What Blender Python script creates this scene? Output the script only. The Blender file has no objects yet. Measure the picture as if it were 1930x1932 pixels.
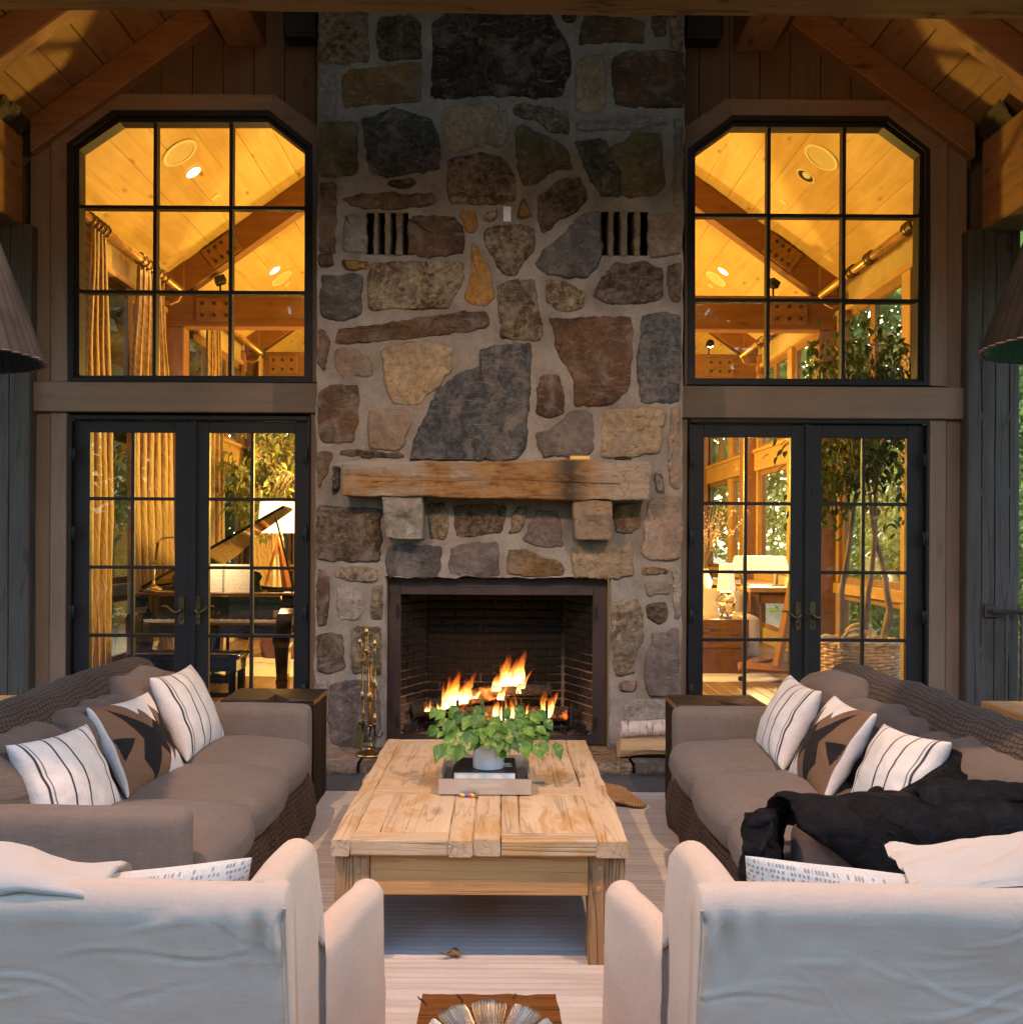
import bpy, bmesh, math, random
from mathutils import Vector, Matrix, noise
import numpy as np

random.seed(7)
S = bpy.context.scene
COL = S.collection
R = math.radians
# ------------------------------------------------------------------ camera
FPX, VX, VY, HC, ROLL = 1850.0, 944.0, 1020.0, 1.51, 0.0057
cd = bpy.data.cameras.new('camera'); cam = bpy.data.objects.new('camera', cd); COL.objects.link(cam)
cd.lens = 36.0 * FPX / 1932.0; cd.sensor_width = 36.0; cd.sensor_fit = 'AUTO'
cd.shift_x = (965 - VX) / 1932.0; cd.shift_y = (VY - 966) / 1932.0
cd.clip_start = 0.05; cd.clip_end = 900
cam.matrix_world = Matrix.Translation((0, 0, HC)) @ Matrix.Rotation(R(90), 4, 'X') @ Matrix.Rotation(ROLL, 4, 'Z')
S.camera = cam
# ------------------------------------------------------------------ sky, sun, exposure
w = bpy.data.worlds.new('World'); S.world = w; w.use_nodes = True
wn = w.node_tree.nodes; wl = w.node_tree.links
sky = wn.new('ShaderNodeTexSky'); sky.sky_type = 'NISHITA'; sky.sun_disc = False
SUN_EL, SUN_ROT = R(18), R(2)
sky.air_density = 1.0; sky.dust_density = 2.0; sky.ozone_density = 0.7; sky.sun_elevation = SUN_EL; sky.sun_rotation = SUN_ROT
wn['Background'].inputs['Strength'].default_value = 0.135
wl.new(sky.outputs[0], wn['Background'].inputs['Color'])
sl = bpy.data.lights.new('sun', 'SUN'); sl.energy = 1.2; sl.angle = R(12); sl.color = (1, .86, .68)
so = bpy.data.objects.new('sun', sl); COL.objects.link(so)
sd = Vector((math.sin(SUN_ROT) * math.cos(SUN_EL), math.cos(SUN_ROT) * math.cos(SUN_EL), math.sin(SUN_EL)))
so.rotation_euler = sd.to_track_quat('Z', 'Y').to_euler()
S.view_settings.view_transform = 'Standard'; S.view_settings.look = 'None'
S.view_settings.exposure = 2.97; S.view_settings.gamma = 1.0; S.view_settings.use_curve_mapping = False
S.render.engine = 'CYCLES'
cy = S.cycles
cy.use_denoising = True
cy.max_bounces = 7; cy.diffuse_bounces = 4; cy.glossy_bounces = 3; cy.transmission_bounces = 4; cy.transparent_max_bounces = 24
cy.sample_clamp_indirect = 4.0; cy.caustics_reflective = False; cy.caustics_refractive = False

WARM = (1.0, 0.56, 0.22)
def lamp(name, kind, loc, energy, color, radius=.05, to=None, spot=None, blend=.4):
    l = bpy.data.lights.new(name, kind); l.energy = energy; l.color = color
    if kind == 'AREA': l.size = radius
    else: l.shadow_soft_size = radius
    if kind == 'SPOT': l.spot_size = R(spot); l.spot_blend = blend
    o = bpy.data.objects.new(name, l); COL.objects.link(o); o.location = loc
    if to is not None: o.rotation_euler = (Vector(loc) - Vector(to)).to_track_quat('Z', 'Y').to_euler()
    return o
# warm lamps of the porch, up on the tie beams ahead of and over the camera: two down on the seats, two up at the rafters
lamp('porch_downlight', 'SPOT', (1.7, 2.3, 3.95), 70, (1, .62, .36), .03, (.35, 4.5, .45), 122, 1.0)
lamp('porch_downlight', 'SPOT', (-1.7, 2.3, 3.95), 68, (1, .56, .30), .03, (-.35, 4.5, .45), 122, 1.0)
lamp('porch_uplight', 'SPOT', (-1.5, 5.5, 4.50), 4.6, (1, .43, .09), .05, (-3.3, 6.2, 5.1), 150, .8)
lamp('porch_uplight', 'SPOT', (1.5, 5.5, 4.50), 4.6, (1, .43, .09), .05, (3.3, 6.2, 5.1), 150, .8)
# unseen fill lights added behind the chimney to brighten the room
lamp('room_fill', 'POINT', (-.2, 10.6, 2.3), 108, (1, .60, .10), .25)
lamp('room_fill', 'POINT', (.2, 14.6, 2.4), 124, (1, .62, .12), .25)
# ------------------------------------------------------------------ measuring: photograph -> world at a depth
K0 = 4028 / 1930.0
CROP = {'A': (0, 0, 1610 / 1300), 'B': (0, 1500, 1930 / 1300), 'C': (1200, 0, 1930 / 1540), 'D': (1200, 900, 1930 / 1540),
        'E': (1200, 1750, 1930 / 1540), 'F': (2640, 0, 1719 / 1388), 'G': (2640, 1500, 1930 / 1388), 'H': (0, 2550, 1930 / 1300),
        'I': (2550, 2550, 1930 / 1478), 'J': (1200, 2750, 1930 / 1400), 'K': (0, 3200, 1930 / 1550), 'L': (2350, 3200, 1930 / 1678),
        'M': (2720, 1680, 787 / 440), 'N': (780, 1680, 733 / 410), 'O': (1230, 2400, 938 / 330), 'Q': (1500, 2200, 1871 / 920)}
def px(c, x, y):
    if c == 'd': return x, y
    ox, oy, s = CROP[c]
    return (ox + x / s) / K0, (oy + y / s) / K0
def at(x, y, Y, c='d'):
    x, y = px(c, x, y)
    dx, dy = x - VX, y - VY
    return Vector(((dx + dy * ROLL) * Y / FPX, Y, HC - (dy - dx * ROLL) * Y / FPX))
def xz(x, y, Y, c='d'):
    p = at(x, y, Y, c); return (p.x, p.z)
# ------------------------------------------------------------------ mesh helpers
WM = {}
class G:
    def __init__(s): s.v = []; s.f = []; s.uv = []; s.col = None
    def add(s, v, f, uv=None):
        o = len(s.v); s.v += [tuple(p) for p in v]; s.f += [tuple(i + o for i in q) for q in f]
        s.uv += uv if uv else [(0, 0)] * len(v)
        return s
    def xf(s, m): s.v = [tuple(m @ Vector(p)) for p in s.v]; return s
    def box(s, x0, x1, y0, y1, z0, z1, b=.004):
        b = min(b, abs(x1 - x0) * .45, abs(y1 - y0) * .45, abs(z1 - z0) * .45)
        lo = (min(x0, x1), min(y0, y1), min(z0, z1)); hi = (max(x0, x1), max(y0, y1), max(z0, z1))
        V = []; ID = {}
        for c in [(i, j, k) for i in (0, 1) for j in (0, 1) for k in (0, 1)]:
            for a in range(3):
                p = []
                for t in range(3):
                    e = hi[t] if c[t] else lo[t]
                    if t != a: e += -b if c[t] else b
                    p.append(e)
                ID[c, a] = len(V); V.append(p)
        F = []
        for a in range(3):
            b1, b2 = (a + 1) % 3, (a + 2) % 3
            for sd_ in (0, 1):
                q = []
                for (m, n) in ((0, 0), (1, 0), (1, 1), (0, 1)):
                    c = [0, 0, 0]; c[a] = sd_; c[b1] = m; c[b2] = n; q.append(ID[tuple(c), a])
                F.append(q if sd_ else q[::-1])
        for a in range(3):
            b1, b2 = (a + 1) % 3, (a + 2) % 3
            for m in (0, 1):
                for n in (0, 1):
                    c0 = [0, 0, 0]; c0[b1] = m; c0[b2] = n; c1 = list(c0); c1[a] = 1; c0, c1 = tuple(c0), tuple(c1)
                    q = [ID[c0, b1], ID[c1, b1], ID[c1, b2], ID[c0, b2]]
                    F.append(q if (m ^ n) else q[::-1])
        for c in [(i, j, k) for i in (0, 1) for j in (0, 1) for k in (0, 1)]:
            q = [ID[c, 0], ID[c, 1], ID[c, 2]]
            F.append(q if (c[0] ^ c[1] ^ c[2]) else q[::-1])
        return s.add(V, F)
    def prism(s, poly, y0, y1):          # polygon in XZ, along Y
        n = len(poly); V = [(x, y0, z) for x, z in poly] + [(x, y1, z) for x, z in poly]
        F = [list(range(n)), list(range(2 * n - 1, n - 1, -1))] + [[i, n + i, n + (i + 1) % n, (i + 1) % n] for i in range(n)]
        return s.add(V, F)
    def ring(s, a, b, y0, y1):
        n = len(a); V = []
        for P, y in ((a, y0), (b, y0), (a, y1), (b, y1)): V += [(x, y, z) for x, z in P]
        F = []
        for i in range(n):
            j = (i + 1) % n
            F += [[i, j, n + j, n + i], [2 * n + j, 2 * n + i, 3 * n + i, 3 * n + j], [i, 2 * n + i, 2 * n + j, j], [n + j, 3 * n + j, 3 * n + i, n + i]]
        return s.add(V, F)
    def grid(s, P, cu=False, cv=False, uv=None):   # P[i][j] points
        n, m = len(P), len(P[0]); V = [p for r in P for p in r]; F = []
        for i in range(n if cu else n - 1):
            for j in range(m if cv else m - 1):
                F.append([i * m + j, ((i + 1) % n) * m + j, ((i + 1) % n) * m + (j + 1) % m, i * m + (j + 1) % m])
        return s.add(V, F, [q for r in uv for q in r] if uv else None)
    def tube(s, pts, r, n=8, cap=True):
        pts = [Vector(p) for p in pts]; rr = r if isinstance(r, (list, tuple)) else [r] * len(pts); P = []
        up = None
        for i, p in enumerate(pts):
            t = (pts[min(i + 1, len(pts) - 1)] - pts[max(i - 1, 0)]).normalized()
            if up is None:
                up = t.orthogonal().normalized()
            up = (up - t * up.dot(t))
            up = up.normalized() if up.length > 1e-6 else t.orthogonal().normalized()
            w_ = t.cross(up)
            P.append([p + rr[i] * (math.cos(2 * math.pi * k / n) * up + math.sin(2 * math.pi * k / n) * w_) for k in range(n)])
        o = len(s.v); s.grid(P, cv=True)
        if cap:
            s.f.append(tuple(o + k for k in range(n))[::-1]); e = o + (len(pts) - 1) * n; s.f.append(tuple(e + k for k in range(n)))
        return s
    def lathe(s, prof, c, n=24, cap=True, wob=None):  # prof [(r,z)]
        P = []
        for r, z in prof:
            P.append([(c[0] + (r * (wob(k / n) if wob else 1)) * math.cos(2 * math.pi * k / n), c[1] + (r * (wob(k / n) if wob else 1)) * math.sin(2 * math.pi * k / n), c[2] + z) for k in range(n)])
        o = len(s.v); s.grid(P, cv=True, uv=[[(k / n, i / max(1, len(prof) - 1)) for k in range(n)] for i in range(len(prof))])
        if cap:
            s.f.append(tuple(o + k for k in range(n))[::-1]); e = o + (len(prof) - 1) * n; s.f.append(tuple(e + k for k in range(n)))
        return s
    def rbox(s, x0, x1, y0, y1, z0, z1, r=.05, n=12, bulge=(0, 0, 0), ns=0, nf=3, seed=0, bn=None):
        h = Vector(((x1 - x0) / 2, (y1 - y0) / 2, (z1 - z0) / 2)); c = Vector(((x1 + x0) / 2, (y1 + y0) / 2, (z1 + z0) / 2))
        r = min(r, h.x, h.y, h.z)
        def line(L):
            m = bn or n; a = [-L + r * (1 - math.cos(math.pi / 2 * i / 3)) for i in range(3)]
            return a + [-(L - r) + 2 * (L - r) * i / m for i in range(m + 1)] + [-x for x in a[::-1]]
        L = [line(h[0]), line(h[1]), line(h[2])]; V = []; F = []; idx = {}
        def pt(a):
            if a in idx: return idx[a]
            p = Vector((L[0][a[0]], L[1][a[1]], L[2][a[2]]))
            q = Vector([max(-(h[t] - r), min(h[t] - r, p[t])) for t in range(3)])
            d = p - q
            if d.length > 1e-9: p = q + d.normalized() * r
            u = [p[t] / h[t] for t in range(3)]
            for t in range(3):
                if bulge[t]:
                    o1, o2 = (t + 1) % 3, (t + 2) % 3
                    p[t] += bulge[t] * u[t] * (1 - u[o1] ** 2) ** .7 * (1 - u[o2] ** 2) ** .7 if abs(u[o1]) < 1 and abs(u[o2]) < 1 else 0
            w_ = p + c
            if ns:
                nn = noise.noise(w_ * nf + Vector((seed * 7.3, seed, 0))) + .5 * noise.noise(w_ * nf * 2.3 + Vector((seed, 3, 1)))
                dn = (p.normalized() + (d.normalized() if d.length > 1e-9 else Vector((0, 0, 0)))).normalized()
                w_ += dn * nn * ns
            idx[a] = len(V); V.append(w_); return idx[a]
        for a in range(3):
            b1, b2 = (a + 1) % 3, (a + 2) % 3
            for sd_ in (0, len(L[a]) - 1):
                for i in range(len(L[b1]) - 1):
                    for j in range(len(L[b2]) - 1):
                        q = []
                        for (m, n_) in ((0, 0), (1, 0), (1, 1), (0, 1)):
                            k = [0, 0, 0]; k[a] = sd_; k[b1] = i + m; k[b2] = j + n_; q.append(pt(tuple(k)))
                        F.append(q if sd_ else q[::-1])
        return s.add(V, F)

def mesh_of(g, name, mat, smooth=False, fix=False):
    me = bpy.data.meshes.new(name); me.from_pydata(g.v, [], g.f)
    if any(u != (0, 0) for u in g.uv):
        uvl = me.uv_layers.new(name='UVMap'); li = np.empty(len(me.loops), dtype=np.int32); me.loops.foreach_get('vertex_index', li)
        uvl.data.foreach_set('uv', np.array(g.uv, dtype=np.float32)[li].ravel())
    if g.col is not None:
        ca = me.color_attributes.new('print', 'FLOAT_COLOR', 'POINT'); ca.data.foreach_set('color', np.array(g.col, dtype=np.float32).ravel())
    if fix:
        bm = bmesh.new(); bm.from_mesh(me); bmesh.ops.recalc_face_normals(bm, faces=bm.faces); bm.to_mesh(me); bm.free()
    if smooth: me.polygons.foreach_set('use_smooth', [True] * len(me.polygons))
    if mat: me.materials.append(mat)
    me.update(); return me
def link(o, parent=None, M=None):
    COL.objects.link(o); M = M if M is not None else Matrix.Identity(4)
    if parent is not None:
        o.parent = parent; o.matrix_parent_inverse = WM[parent.name].inverted()
    o.matrix_basis = M; WM[o.name] = M.copy(); return o
def mk(name, g, mat, parent=None, smooth=False, fix=False, kind=None, M=None, label=None):
    me = g if isinstance(g, bpy.types.Mesh) else mesh_of(g, name, mat, smooth, fix)
    o = bpy.data.objects.new(name, me); link(o, parent, M)
    if kind: o['kind'] = kind
    if label: o['label'] = label
    return o
def tag(o, label, cat, group=None):
    o['label'] = label; o['category'] = cat
    if 'kind' not in o: o['kind'] = 'thing'
    if group: o['group'] = group
    return o
def thing(name, label, cat, loc=(0, 0, 0), group=None):
    o = bpy.data.objects.new(name, None); o.empty_display_size = .1
    o['kind'] = 'thing'; link(o, None, Matrix.Translation(loc)); return tag(o, label, cat, group)
def dup(o, off, label, group=None, parent=None):
    """a copy of a thing with its parts and their sub-parts, moved by OFF"""
    def rec(a, par):
        c = a.copy(); COL.objects.link(c)
        if par is not None: c.parent = par
        else: c.location = a.location + Vector(off)
        for ch in list(KIDS.get(a.name, ())): rec(ch, c)
        return c
    KIDS = {}
    for x in bpy.data.objects:
        if x.parent: KIDS.setdefault(x.parent.name, []).append(x)
    r = rec(o, parent); r['label'] = label
    if group: r['group'] = group
    return r
def fbm(x, y, z=0, o=3): 
    t = 0; a = 1
    for i in range(o): t += a * noise.noise(Vector((x, y, z))); x *= 2.1; y *= 2.1; z *= 2.1; a *= .5
    return t
def sst(a, b, x):
    t = max(0, min(1, (x - a) / (b - a))); return t * t * (3 - 2 * t)
def lerp(a, b, t): return a + (b - a) * t

# ------------------------------------------------------------------ materials
class NT:
    def __init__(s, name):
        s.m = bpy.data.materials.new(name); s.m.use_nodes = True; s.t = s.m.node_tree; s.b = s.t.nodes['Principled BSDF']; s.out = s.t.nodes['Material Output']
    def n(s, ty, **kw):
        nd = s.t.nodes.new('ShaderNode' + ty)
        for k, v in kw.items():
            if k.startswith('_'): setattr(nd, k[1:], v)
        for k, v in kw.items():
            if not k.startswith('_'): s.set(nd, k, v)
        return nd
    def set(s, nd, k, v):
        i = nd.inputs[int(k[1:])] if k[0] == 'i' and k[1:].isdigit() else nd.inputs[k]
        if isinstance(v, bpy.types.NodeSocket): s.t.links.new(v, i)
        elif isinstance(v, bpy.types.Node): s.t.links.new(v.outputs[0], i)
        else:
            if hasattr(i.default_value, '__len__') and len(i.default_value) == 4 and len(v) == 3: v = (*v, 1)
            i.default_value = v
    def math(s, op, a, b=None, c=None, clamp=False):
        nd = s.n('Math', _operation=op, _use_clamp=clamp); s.set(nd, 'i0', a)
        if b is not None: s.set(nd, 'i1', b)
        if c is not None: s.set(nd, 'i2', c)
        return nd.outputs[0]
    def mix(s, f, a, b, mode='MIX'):
        nd = s.n('Mix', _data_type='RGBA', _blend_type=mode); s.set(nd, 'i0', f); s.set(nd, 'i6', a); s.set(nd, 'i7', b); return nd.outputs[2]
    def ramp(s, f, stops):
        nd = s.n('ValToRGB'); cr = nd.color_ramp
        while len(cr.elements) < len(stops): cr.elements.new(.5)
        for e, (p, c) in zip(cr.elements, stops): e.position = p; e.color = (*c, 1) if len(c) == 3 else c
        s.set(nd, 'i0', f); return nd.outputs[0]
    def rng(s, f, a, b, c=0.0, d=1.0):
        nd = s.n('MapRange', i0=f, i1=a, i2=b, i3=c, i4=d); return nd.outputs[0]
    def coords(s, scale=(1, 1, 1), rand=True, which='Object', rot=(0, 0, 0)):
        tc = s.n('TexCoord'); v = tc.outputs[which]
        if rand:
            oi = s.n('ObjectInfo'); k = s.n('VectorMath', _operation='SCALE', i0=(13.7, 7.9, 21.3)); s.set(k, 'Scale', oi.outputs['Random'])
            a = s.n('VectorMath', _operation='ADD', i0=v, i1=k); v = a.outputs[0]
        mp = s.n('Mapping', Vector=v, Scale=scale, Rotation=rot); return mp.outputs[0]
    def noise(s, vec, scale, detail=5, rough=.55, dist=0.0):
        nd = s.n('TexNoise', Vector=vec, Scale=scale, Detail=detail, Roughness=rough, Distortion=dist); return nd.outputs[0]
    def bump(s, h, strength=.3, dist=.01, normal=None):
        nd = s.n('Bump', Strength=strength, Distance=dist, Height=h)
        if normal is not None: s.set(nd, 'Normal', normal)
        return nd.outputs[0]
    def p(s, **kw):
        names = {'col': 'Base Color', 'rough': 'Roughness', 'metal': 'Metallic', 'nrm': 'Normal', 'spec': 'Specular IOR Level', 'sheen': 'Sheen Weight', 'srough': 'Sheen Roughness', 'stint': 'Sheen Tint', 'coat': 'Coat Weight', 'sss': 'Subsurface Weight', 'trans': 'Transmission Weight', 'emit': 'Emission Color', 'estr': 'Emission Strength', 'alpha': 'Alpha', 'ior': 'IOR', 'crough': 'Coat Roughness'}
        for k, v in kw.items(): s.set(s.b, names[k], v)
        return s.m

def wood(name, c1, c2, axis='z', rough=.65, knots=.5, grain=1.0, bump=.35, spec=.3, cracks=0.0, sc=1.0, patch=None, coat=0):
    t = NT(name)
    def sc3(al, ac):
        return tuple(al if a == axis else ac for a in 'xyz')
    v = t.coords(sc3(.55 * sc, 5.5 * sc)); n1 = t.noise(v, 1.6, 5, .6, .9)
    v2 = t.coords(sc3(1.6 * sc, 60 * sc)); n2 = t.noise(v2, 1.5, 4, .6, .3)
    v3 = t.coords(sc3(2.0 * sc, 5.0 * sc)); vo = t.n('TexVoronoi', Vector=v3, Scale=1.0, Randomness=1.0)
    kn = t.rng(vo.outputs['Distance'], .05, .16, 1, 0)
    v4 = t.coords((1.3, 1.3, 1.3)); n4 = t.noise(v4, 1.2, 4, .6)
    f = t.math('ADD', t.math('MULTIPLY', n1, .65), t.math('MULTIPLY', n2, .35 * grain))
    col = t.ramp(f, [(.28, c2), (.62, c1)])
    dark = tuple(x * .28 for x in c2)
    col = t.mix(t.math('MULTIPLY', kn, knots), col, dark)
    col = t.mix(t.rng(n4, .35, .7, .25, 0), col, tuple(x * .55 for x in c2))
    if patch:
        n5 = t.noise(t.coords(sc3(.9, 2.2)), 3.2, 9, .72, .7); col = t.mix(t.rng(n5, .49, .60, 0, patch[3]), col, patch[:3])
    h = t.math('ADD', t.math('MULTIPLY', n2, .6), n1)
    if cracks:
        v6 = t.coords(sc3(.35 * sc, 7 * sc)); n6 = t.noise(v6, 1.7, 3, .5, .8)
        ck = t.rng(t.math('ABSOLUTE', t.math('SUBTRACT', n6, .5)), 0, .018, 1, 0)
        col = t.mix(t.math('MULTIPLY', ck, cracks), col, (.006, .005, .004)); h = t.math('SUBTRACT', h, t.math('MULTIPLY', ck, 1.5 * cracks))
    return t.p(col=col, rough=rough, spec=spec, nrm=t.bump(h, bump, .012), coat=coat)
def plain(name, c, rough=.5, metal=0, var=.15, bump=.08, bs=60, spec=.5, coat=0, vs=6):
    t = NT(name); v = t.coords((1, 1, 1)); n = t.noise(v, vs, 6, .6); n2 = t.noise(v, bs, 4, .6)
    col = t.mix(t.rng(n, .3, .7, 0, 1), tuple(x * (1 - var) for x in c), tuple(min(1, x * (1 + var)) for x in c))
    rr = t.rng(n, .3, .7, max(0, rough - .06), min(1, rough + .08))
    return t.p(col=col, rough=rr, metal=metal, spec=spec, nrm=t.bump(n2, bump, .004), coat=coat)
def linen(name, c, var=.12, ws=420, bump=.35, sheen=.25, wr=0.0, slub=.2):
    t = NT(name); v = t.coords((1, 1, 1), rand=False)
    nx = t.noise(t.coords((ws, 30, ws), rand=False), 1, 2, .5); ny = t.noise(t.coords((30, ws, ws * .12), rand=False), 1, 2, .5)
    nz = t.noise(t.coords((ws * .1, ws * .1, ws), rand=False), 1, 2, .5)
    wv = t.math('ADD', t.math('ADD', nx, ny), nz); n = t.noise(v, 2.2, 5, .6)
    col = t.mix(t.rng(n, .3, .7), tuple(x * (1 - var) for x in c), tuple(min(1, x * (1 + var * .7)) for x in c))
    col = t.mix(t.rng(wv, 1.2, 1.8, slub, 0), col, tuple(x * .55 for x in c))
    b = t.bump(wv, bump, .0015)
    if wr:
        n3 = t.noise(t.coords((1.2, 1.2, 3.4), rand=False), 2.4, 4, .55, .7); b = t.bump(n3, wr, .03, b)
    return t.p(col=col, rough=.92, spec=.1, sheen=sheen * .3, srough=.5, nrm=b)
def knit(name, c, a=.02, b=.016, depth=.9):
    t = NT(name); uv = t.n('TexCoord').outputs['UV']; sp = t.n('SeparateXYZ', Vector=uv)
    nz = t.noise(uv, 9, 3, .5)
    V = t.math('ADD', t.math('DIVIDE', sp.outputs[1], b), t.math('MULTIPLY', nz, .8))
    U = t.math('ADD', t.math('DIVIDE', sp.outputs[0], a), t.math('MULTIPLY', t.math('FLOOR', V), .5))
    su = t.math('ABSOLUTE', t.math('SINE', t.math('MULTIPLY', U, math.pi))); sv = t.math('ABSOLUTE', t.math('SINE', t.math('MULTIPLY', V, math.pi)))
    h = t.math('POWER', t.math('MULTIPLY', su, sv), .5)
    fi = t.noise(uv, 900, 2, .5)
    n = t.noise(uv, 3, 4, .6)
    col = t.mix(t.rng(n, .3, .7), tuple(x * .8 for x in c), tuple(x * 1.15 for x in c))
    col = t.mix(t.rng(h, .1, .75, .9, 0), col, tuple(x * .15 for x in c))
    return t.p(col=col, rough=.95, spec=.08, sheen=.06, nrm=t.bump(t.math('ADD', h, t.math('MULTIPLY', fi, .12)), depth, .007))
def emis(name, c, s):
    t = NT(name); e = t.n('Emission', Color=(*c, 1), Strength=s); t.t.links.new(e.outputs[0], t.out.inputs[0]); return t.m
def printed(name, rough=.9, bump=.3, ws=500):
    t = NT(name); a = t.n('Attribute', _attribute_name='print'); v = t.coords((1, 1, 1), rand=False)
    n = t.noise(t.coords((ws, ws, ws * .2), rand=False), 1, 2, .5); n2 = t.noise(v, 6, 4, .6)
    col = t.mix(t.rng(n2, .3, .7, .18, 0), a.outputs['Color'], (0, 0, 0)); col = t.mix(t.rng(n, .35, .6, .18, 0), col, (.02, .02, .02))
    nw = t.noise(t.coords((1, 1, 1), rand=False), 11, 3, .5, .6)
    return t.p(col=col, rough=rough, spec=.1, sheen=.03, nrm=t.bump(nw, .25, .02, t.bump(n, bump, .0015)))
def leafmat(name, c1, c2, rough=.4, sss=.25):
    t = NT(name); oi = t.n('ObjectInfo'); ge = t.n('NewGeometry'); n = t.noise(t.coords((1, 1, 1)), 30, 3, .6)
    r = t.math('FRACT', t.math('ADD', oi.outputs['Random'], ge.outputs['Random Per Island']))
    col = t.mix(r, c1, c2); col = t.mix(t.rng(n, .4, .65, 0, .35), col, tuple(min(1, x * 1.6) for x in c2))
    t.p(col=col, rough=rough, spec=.4, nrm=t.bump(n, .15, .004))
    tr = t.n('BsdfTranslucent', Color=col); mx = t.n('MixShader', i0=sss, i1=t.b.outputs[0], i2=tr.outputs[0])
    t.t.links.new(mx.outputs[0], t.out.inputs[0]); return t.m
def glassmat(name, tint=(1, 1, 1), ior=1.5):
    t = NT(name); fr = t.n('Fresnel', IOR=ior); tr = t.n('BsdfTransparent', Color=(*tint, 1)); gl = t.n('BsdfGlossy', Color=(1, 1, 1, 1), Roughness=0.0)
    n = t.noise(t.coords((1, 1, 1), rand=True), 1.4, 2, .4); t.set(gl, 'Normal', t.bump(n, .05, .02))
    bf = t.n('NewGeometry').outputs['Backfacing']; fac = t.math('MULTIPLY', t.math('MULTIPLY', fr.outputs[0], 1.35), t.math('SUBTRACT', 1.0, bf), clamp=True); mx = t.n('MixShader', i0=fac, i1=tr.outputs[0], i2=gl.outputs[0]); t.t.links.new(mx.outputs[0], t.out.inputs[0]); return t.m

MAT = {}
MAT['beam_x'] = wood('beam wood along', (.30, .165, .075), (.16, .08, .035), 'x', knots=.7, cracks=.35)
MAT['beam_y'] = wood('beam wood deep', (.30, .165, .075), (.17, .085, .037), 'y', knots=.7, cracks=.2)
MAT['trim_x'] = wood('trim board along', (.26, .175, .118), (.185, .12, .08), 'x', knots=.35, bump=.2)
MAT['trim_z'] = wood('trim board upright', (.26, .175, .118), (.185, .12, .08), 'z', knots=.35, bump=.2)
MAT['plank_z'] = wood('wall plank', (.15, .095, .054), (.09, .055, .032), 'z', knots=.5, bump=.25)
MAT['roof_y'] = wood('roof board', (.32, .19, .09), (.19, .105, .045), 'y', knots=.6)
MAT['post'] = wood('weathered post', (.085, .076, .07), (.042, .037, .035), 'z', knots=.6, cracks=.55, bump=.4, grain=1.5)
MAT['pine_y'] = wood('pine ceiling board', (.60, .42, .17), (.44, .28, .10), 'y', knots=.75, bump=.12, rough=.55)
MAT['intbeam_x'] = wood('room beam', (.25, .11, .045), (.15, .06, .025), 'x', knots=.5)
MAT['intbeam_z'] = wood('room post', (.27, .12, .05), (.17, .07, .028), 'z', knots=.4)
MAT['intbeam_y'] = wood('room plate', (.36, .19, .08), (.24, .12, .05), 'y', knots=.4)
MAT['oak_y'] = wood('room floor board', (.22, .13, .06), (.14, .075, .033), 'y', rough=.35, knots=.25, bump=.1)
MAT['table_y'] = wood('bleached table plank', (.62, .48, .33), (.47, .335, .205), 'y', knots=.5, cracks=.32, bump=.4, patch=(.45, .265,   .10, .85))
MAT['table_x'] = wood('bleached table crosspiece', (.62, .48, .33), (.47, .335, .205), 'x', knots=.55, cracks=.32, bump=.4, patch=(.45, .265,  .10, .85))
MAT['apron_x'] = wood('table apron', (.60, .335, .135), (.48, .25, .095), 'x', knots=.35, cracks=.25)
MAT['apron_y'] = wood('table side apron', (.54, .335, .165), (.43, .25, .115), 'y', knots=.35, cracks=.25)
MAT['leg_z'] = wood('table leg', (.48, .29, .145), (.31, .17, .075), 'z', knots=.4, cracks=.55, bump=.6)
MAT['dark_z'] = wood('charred block', (.016, .011, .009), (.006, .005, .0045), 'z', rough=.75, knots=.3, cracks=.8, bump=.5, spec=.12)
MAT['dark_x'] = wood('charred block top', (.032, .020, .012), (.010, .007, .006), 'x', rough=.42, knots=.5, cracks=.8, bump=.35, spec=.3)
MAT['stump'] = wood('polished stump', (.23, .085, .018), (.11, .035, .008), 'x', rough=.16, knots=.3, cracks=.8, bump=.2, spec=.6, coat=.5)
MAT['console_y'] = wood('console top', (.50, .30, .13), (.38, .2, .075), 'y', knots=.4, cracks=.3)
MAT['frame'] = plain('black window paint', (.013, .0125, .0135), .45, bump=.05, spec=.25)
MAT['door'] = plain('black door paint', (.017, .0165, .019), .5, bump=.06, spec=.25)
MAT['glass'] = glassmat('window glass')
MAT['brass'] = plain('aged brass', (.40, .27, .10), .28, 1, .3, .1, 90)
MAT['bronze'] = plain('dark bronze', (.16, .115, .06), .36, 1, .35, .1, 60)
MAT['iron'] = plain('black iron', (.03, .027, .027), .55, .6, .3, .3, 120)
MAT['rail'] = plain('brown iron railing', (.075, .055, .055), .5, .5, .3, .3, 120)
MAT['steel'] = plain('brown fire frame', (.05, .034, .033), .55, .5, .35, .2, 40)
MAT['black'] = plain('black lacquer', (.008, .006, .006), .08, 0, .1, .01, 10, coat=.6)
MAT['gloss_wood'] = plain('glossy piano inside', (.16, .06, .02), .2, 0, .2, .02, 10)
MAT['slate'] = plain('slate floor', (.062, .064, .074), .6, 0, .2, .25, 18, vs=3)
MAT['navy'] = plain('dark speaker box', (.008, .009, .013), .6)
MAT['white'] = plain('glazed white', (.78, .78, .80), .25, 0, .03, .02)
MAT['paper'] = plain('paper', (.78, .75, .68), .8, 0, .05, .05)
MAT['blackbook'] = plain('black book cover', (.012, .012, .013), .3)
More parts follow.
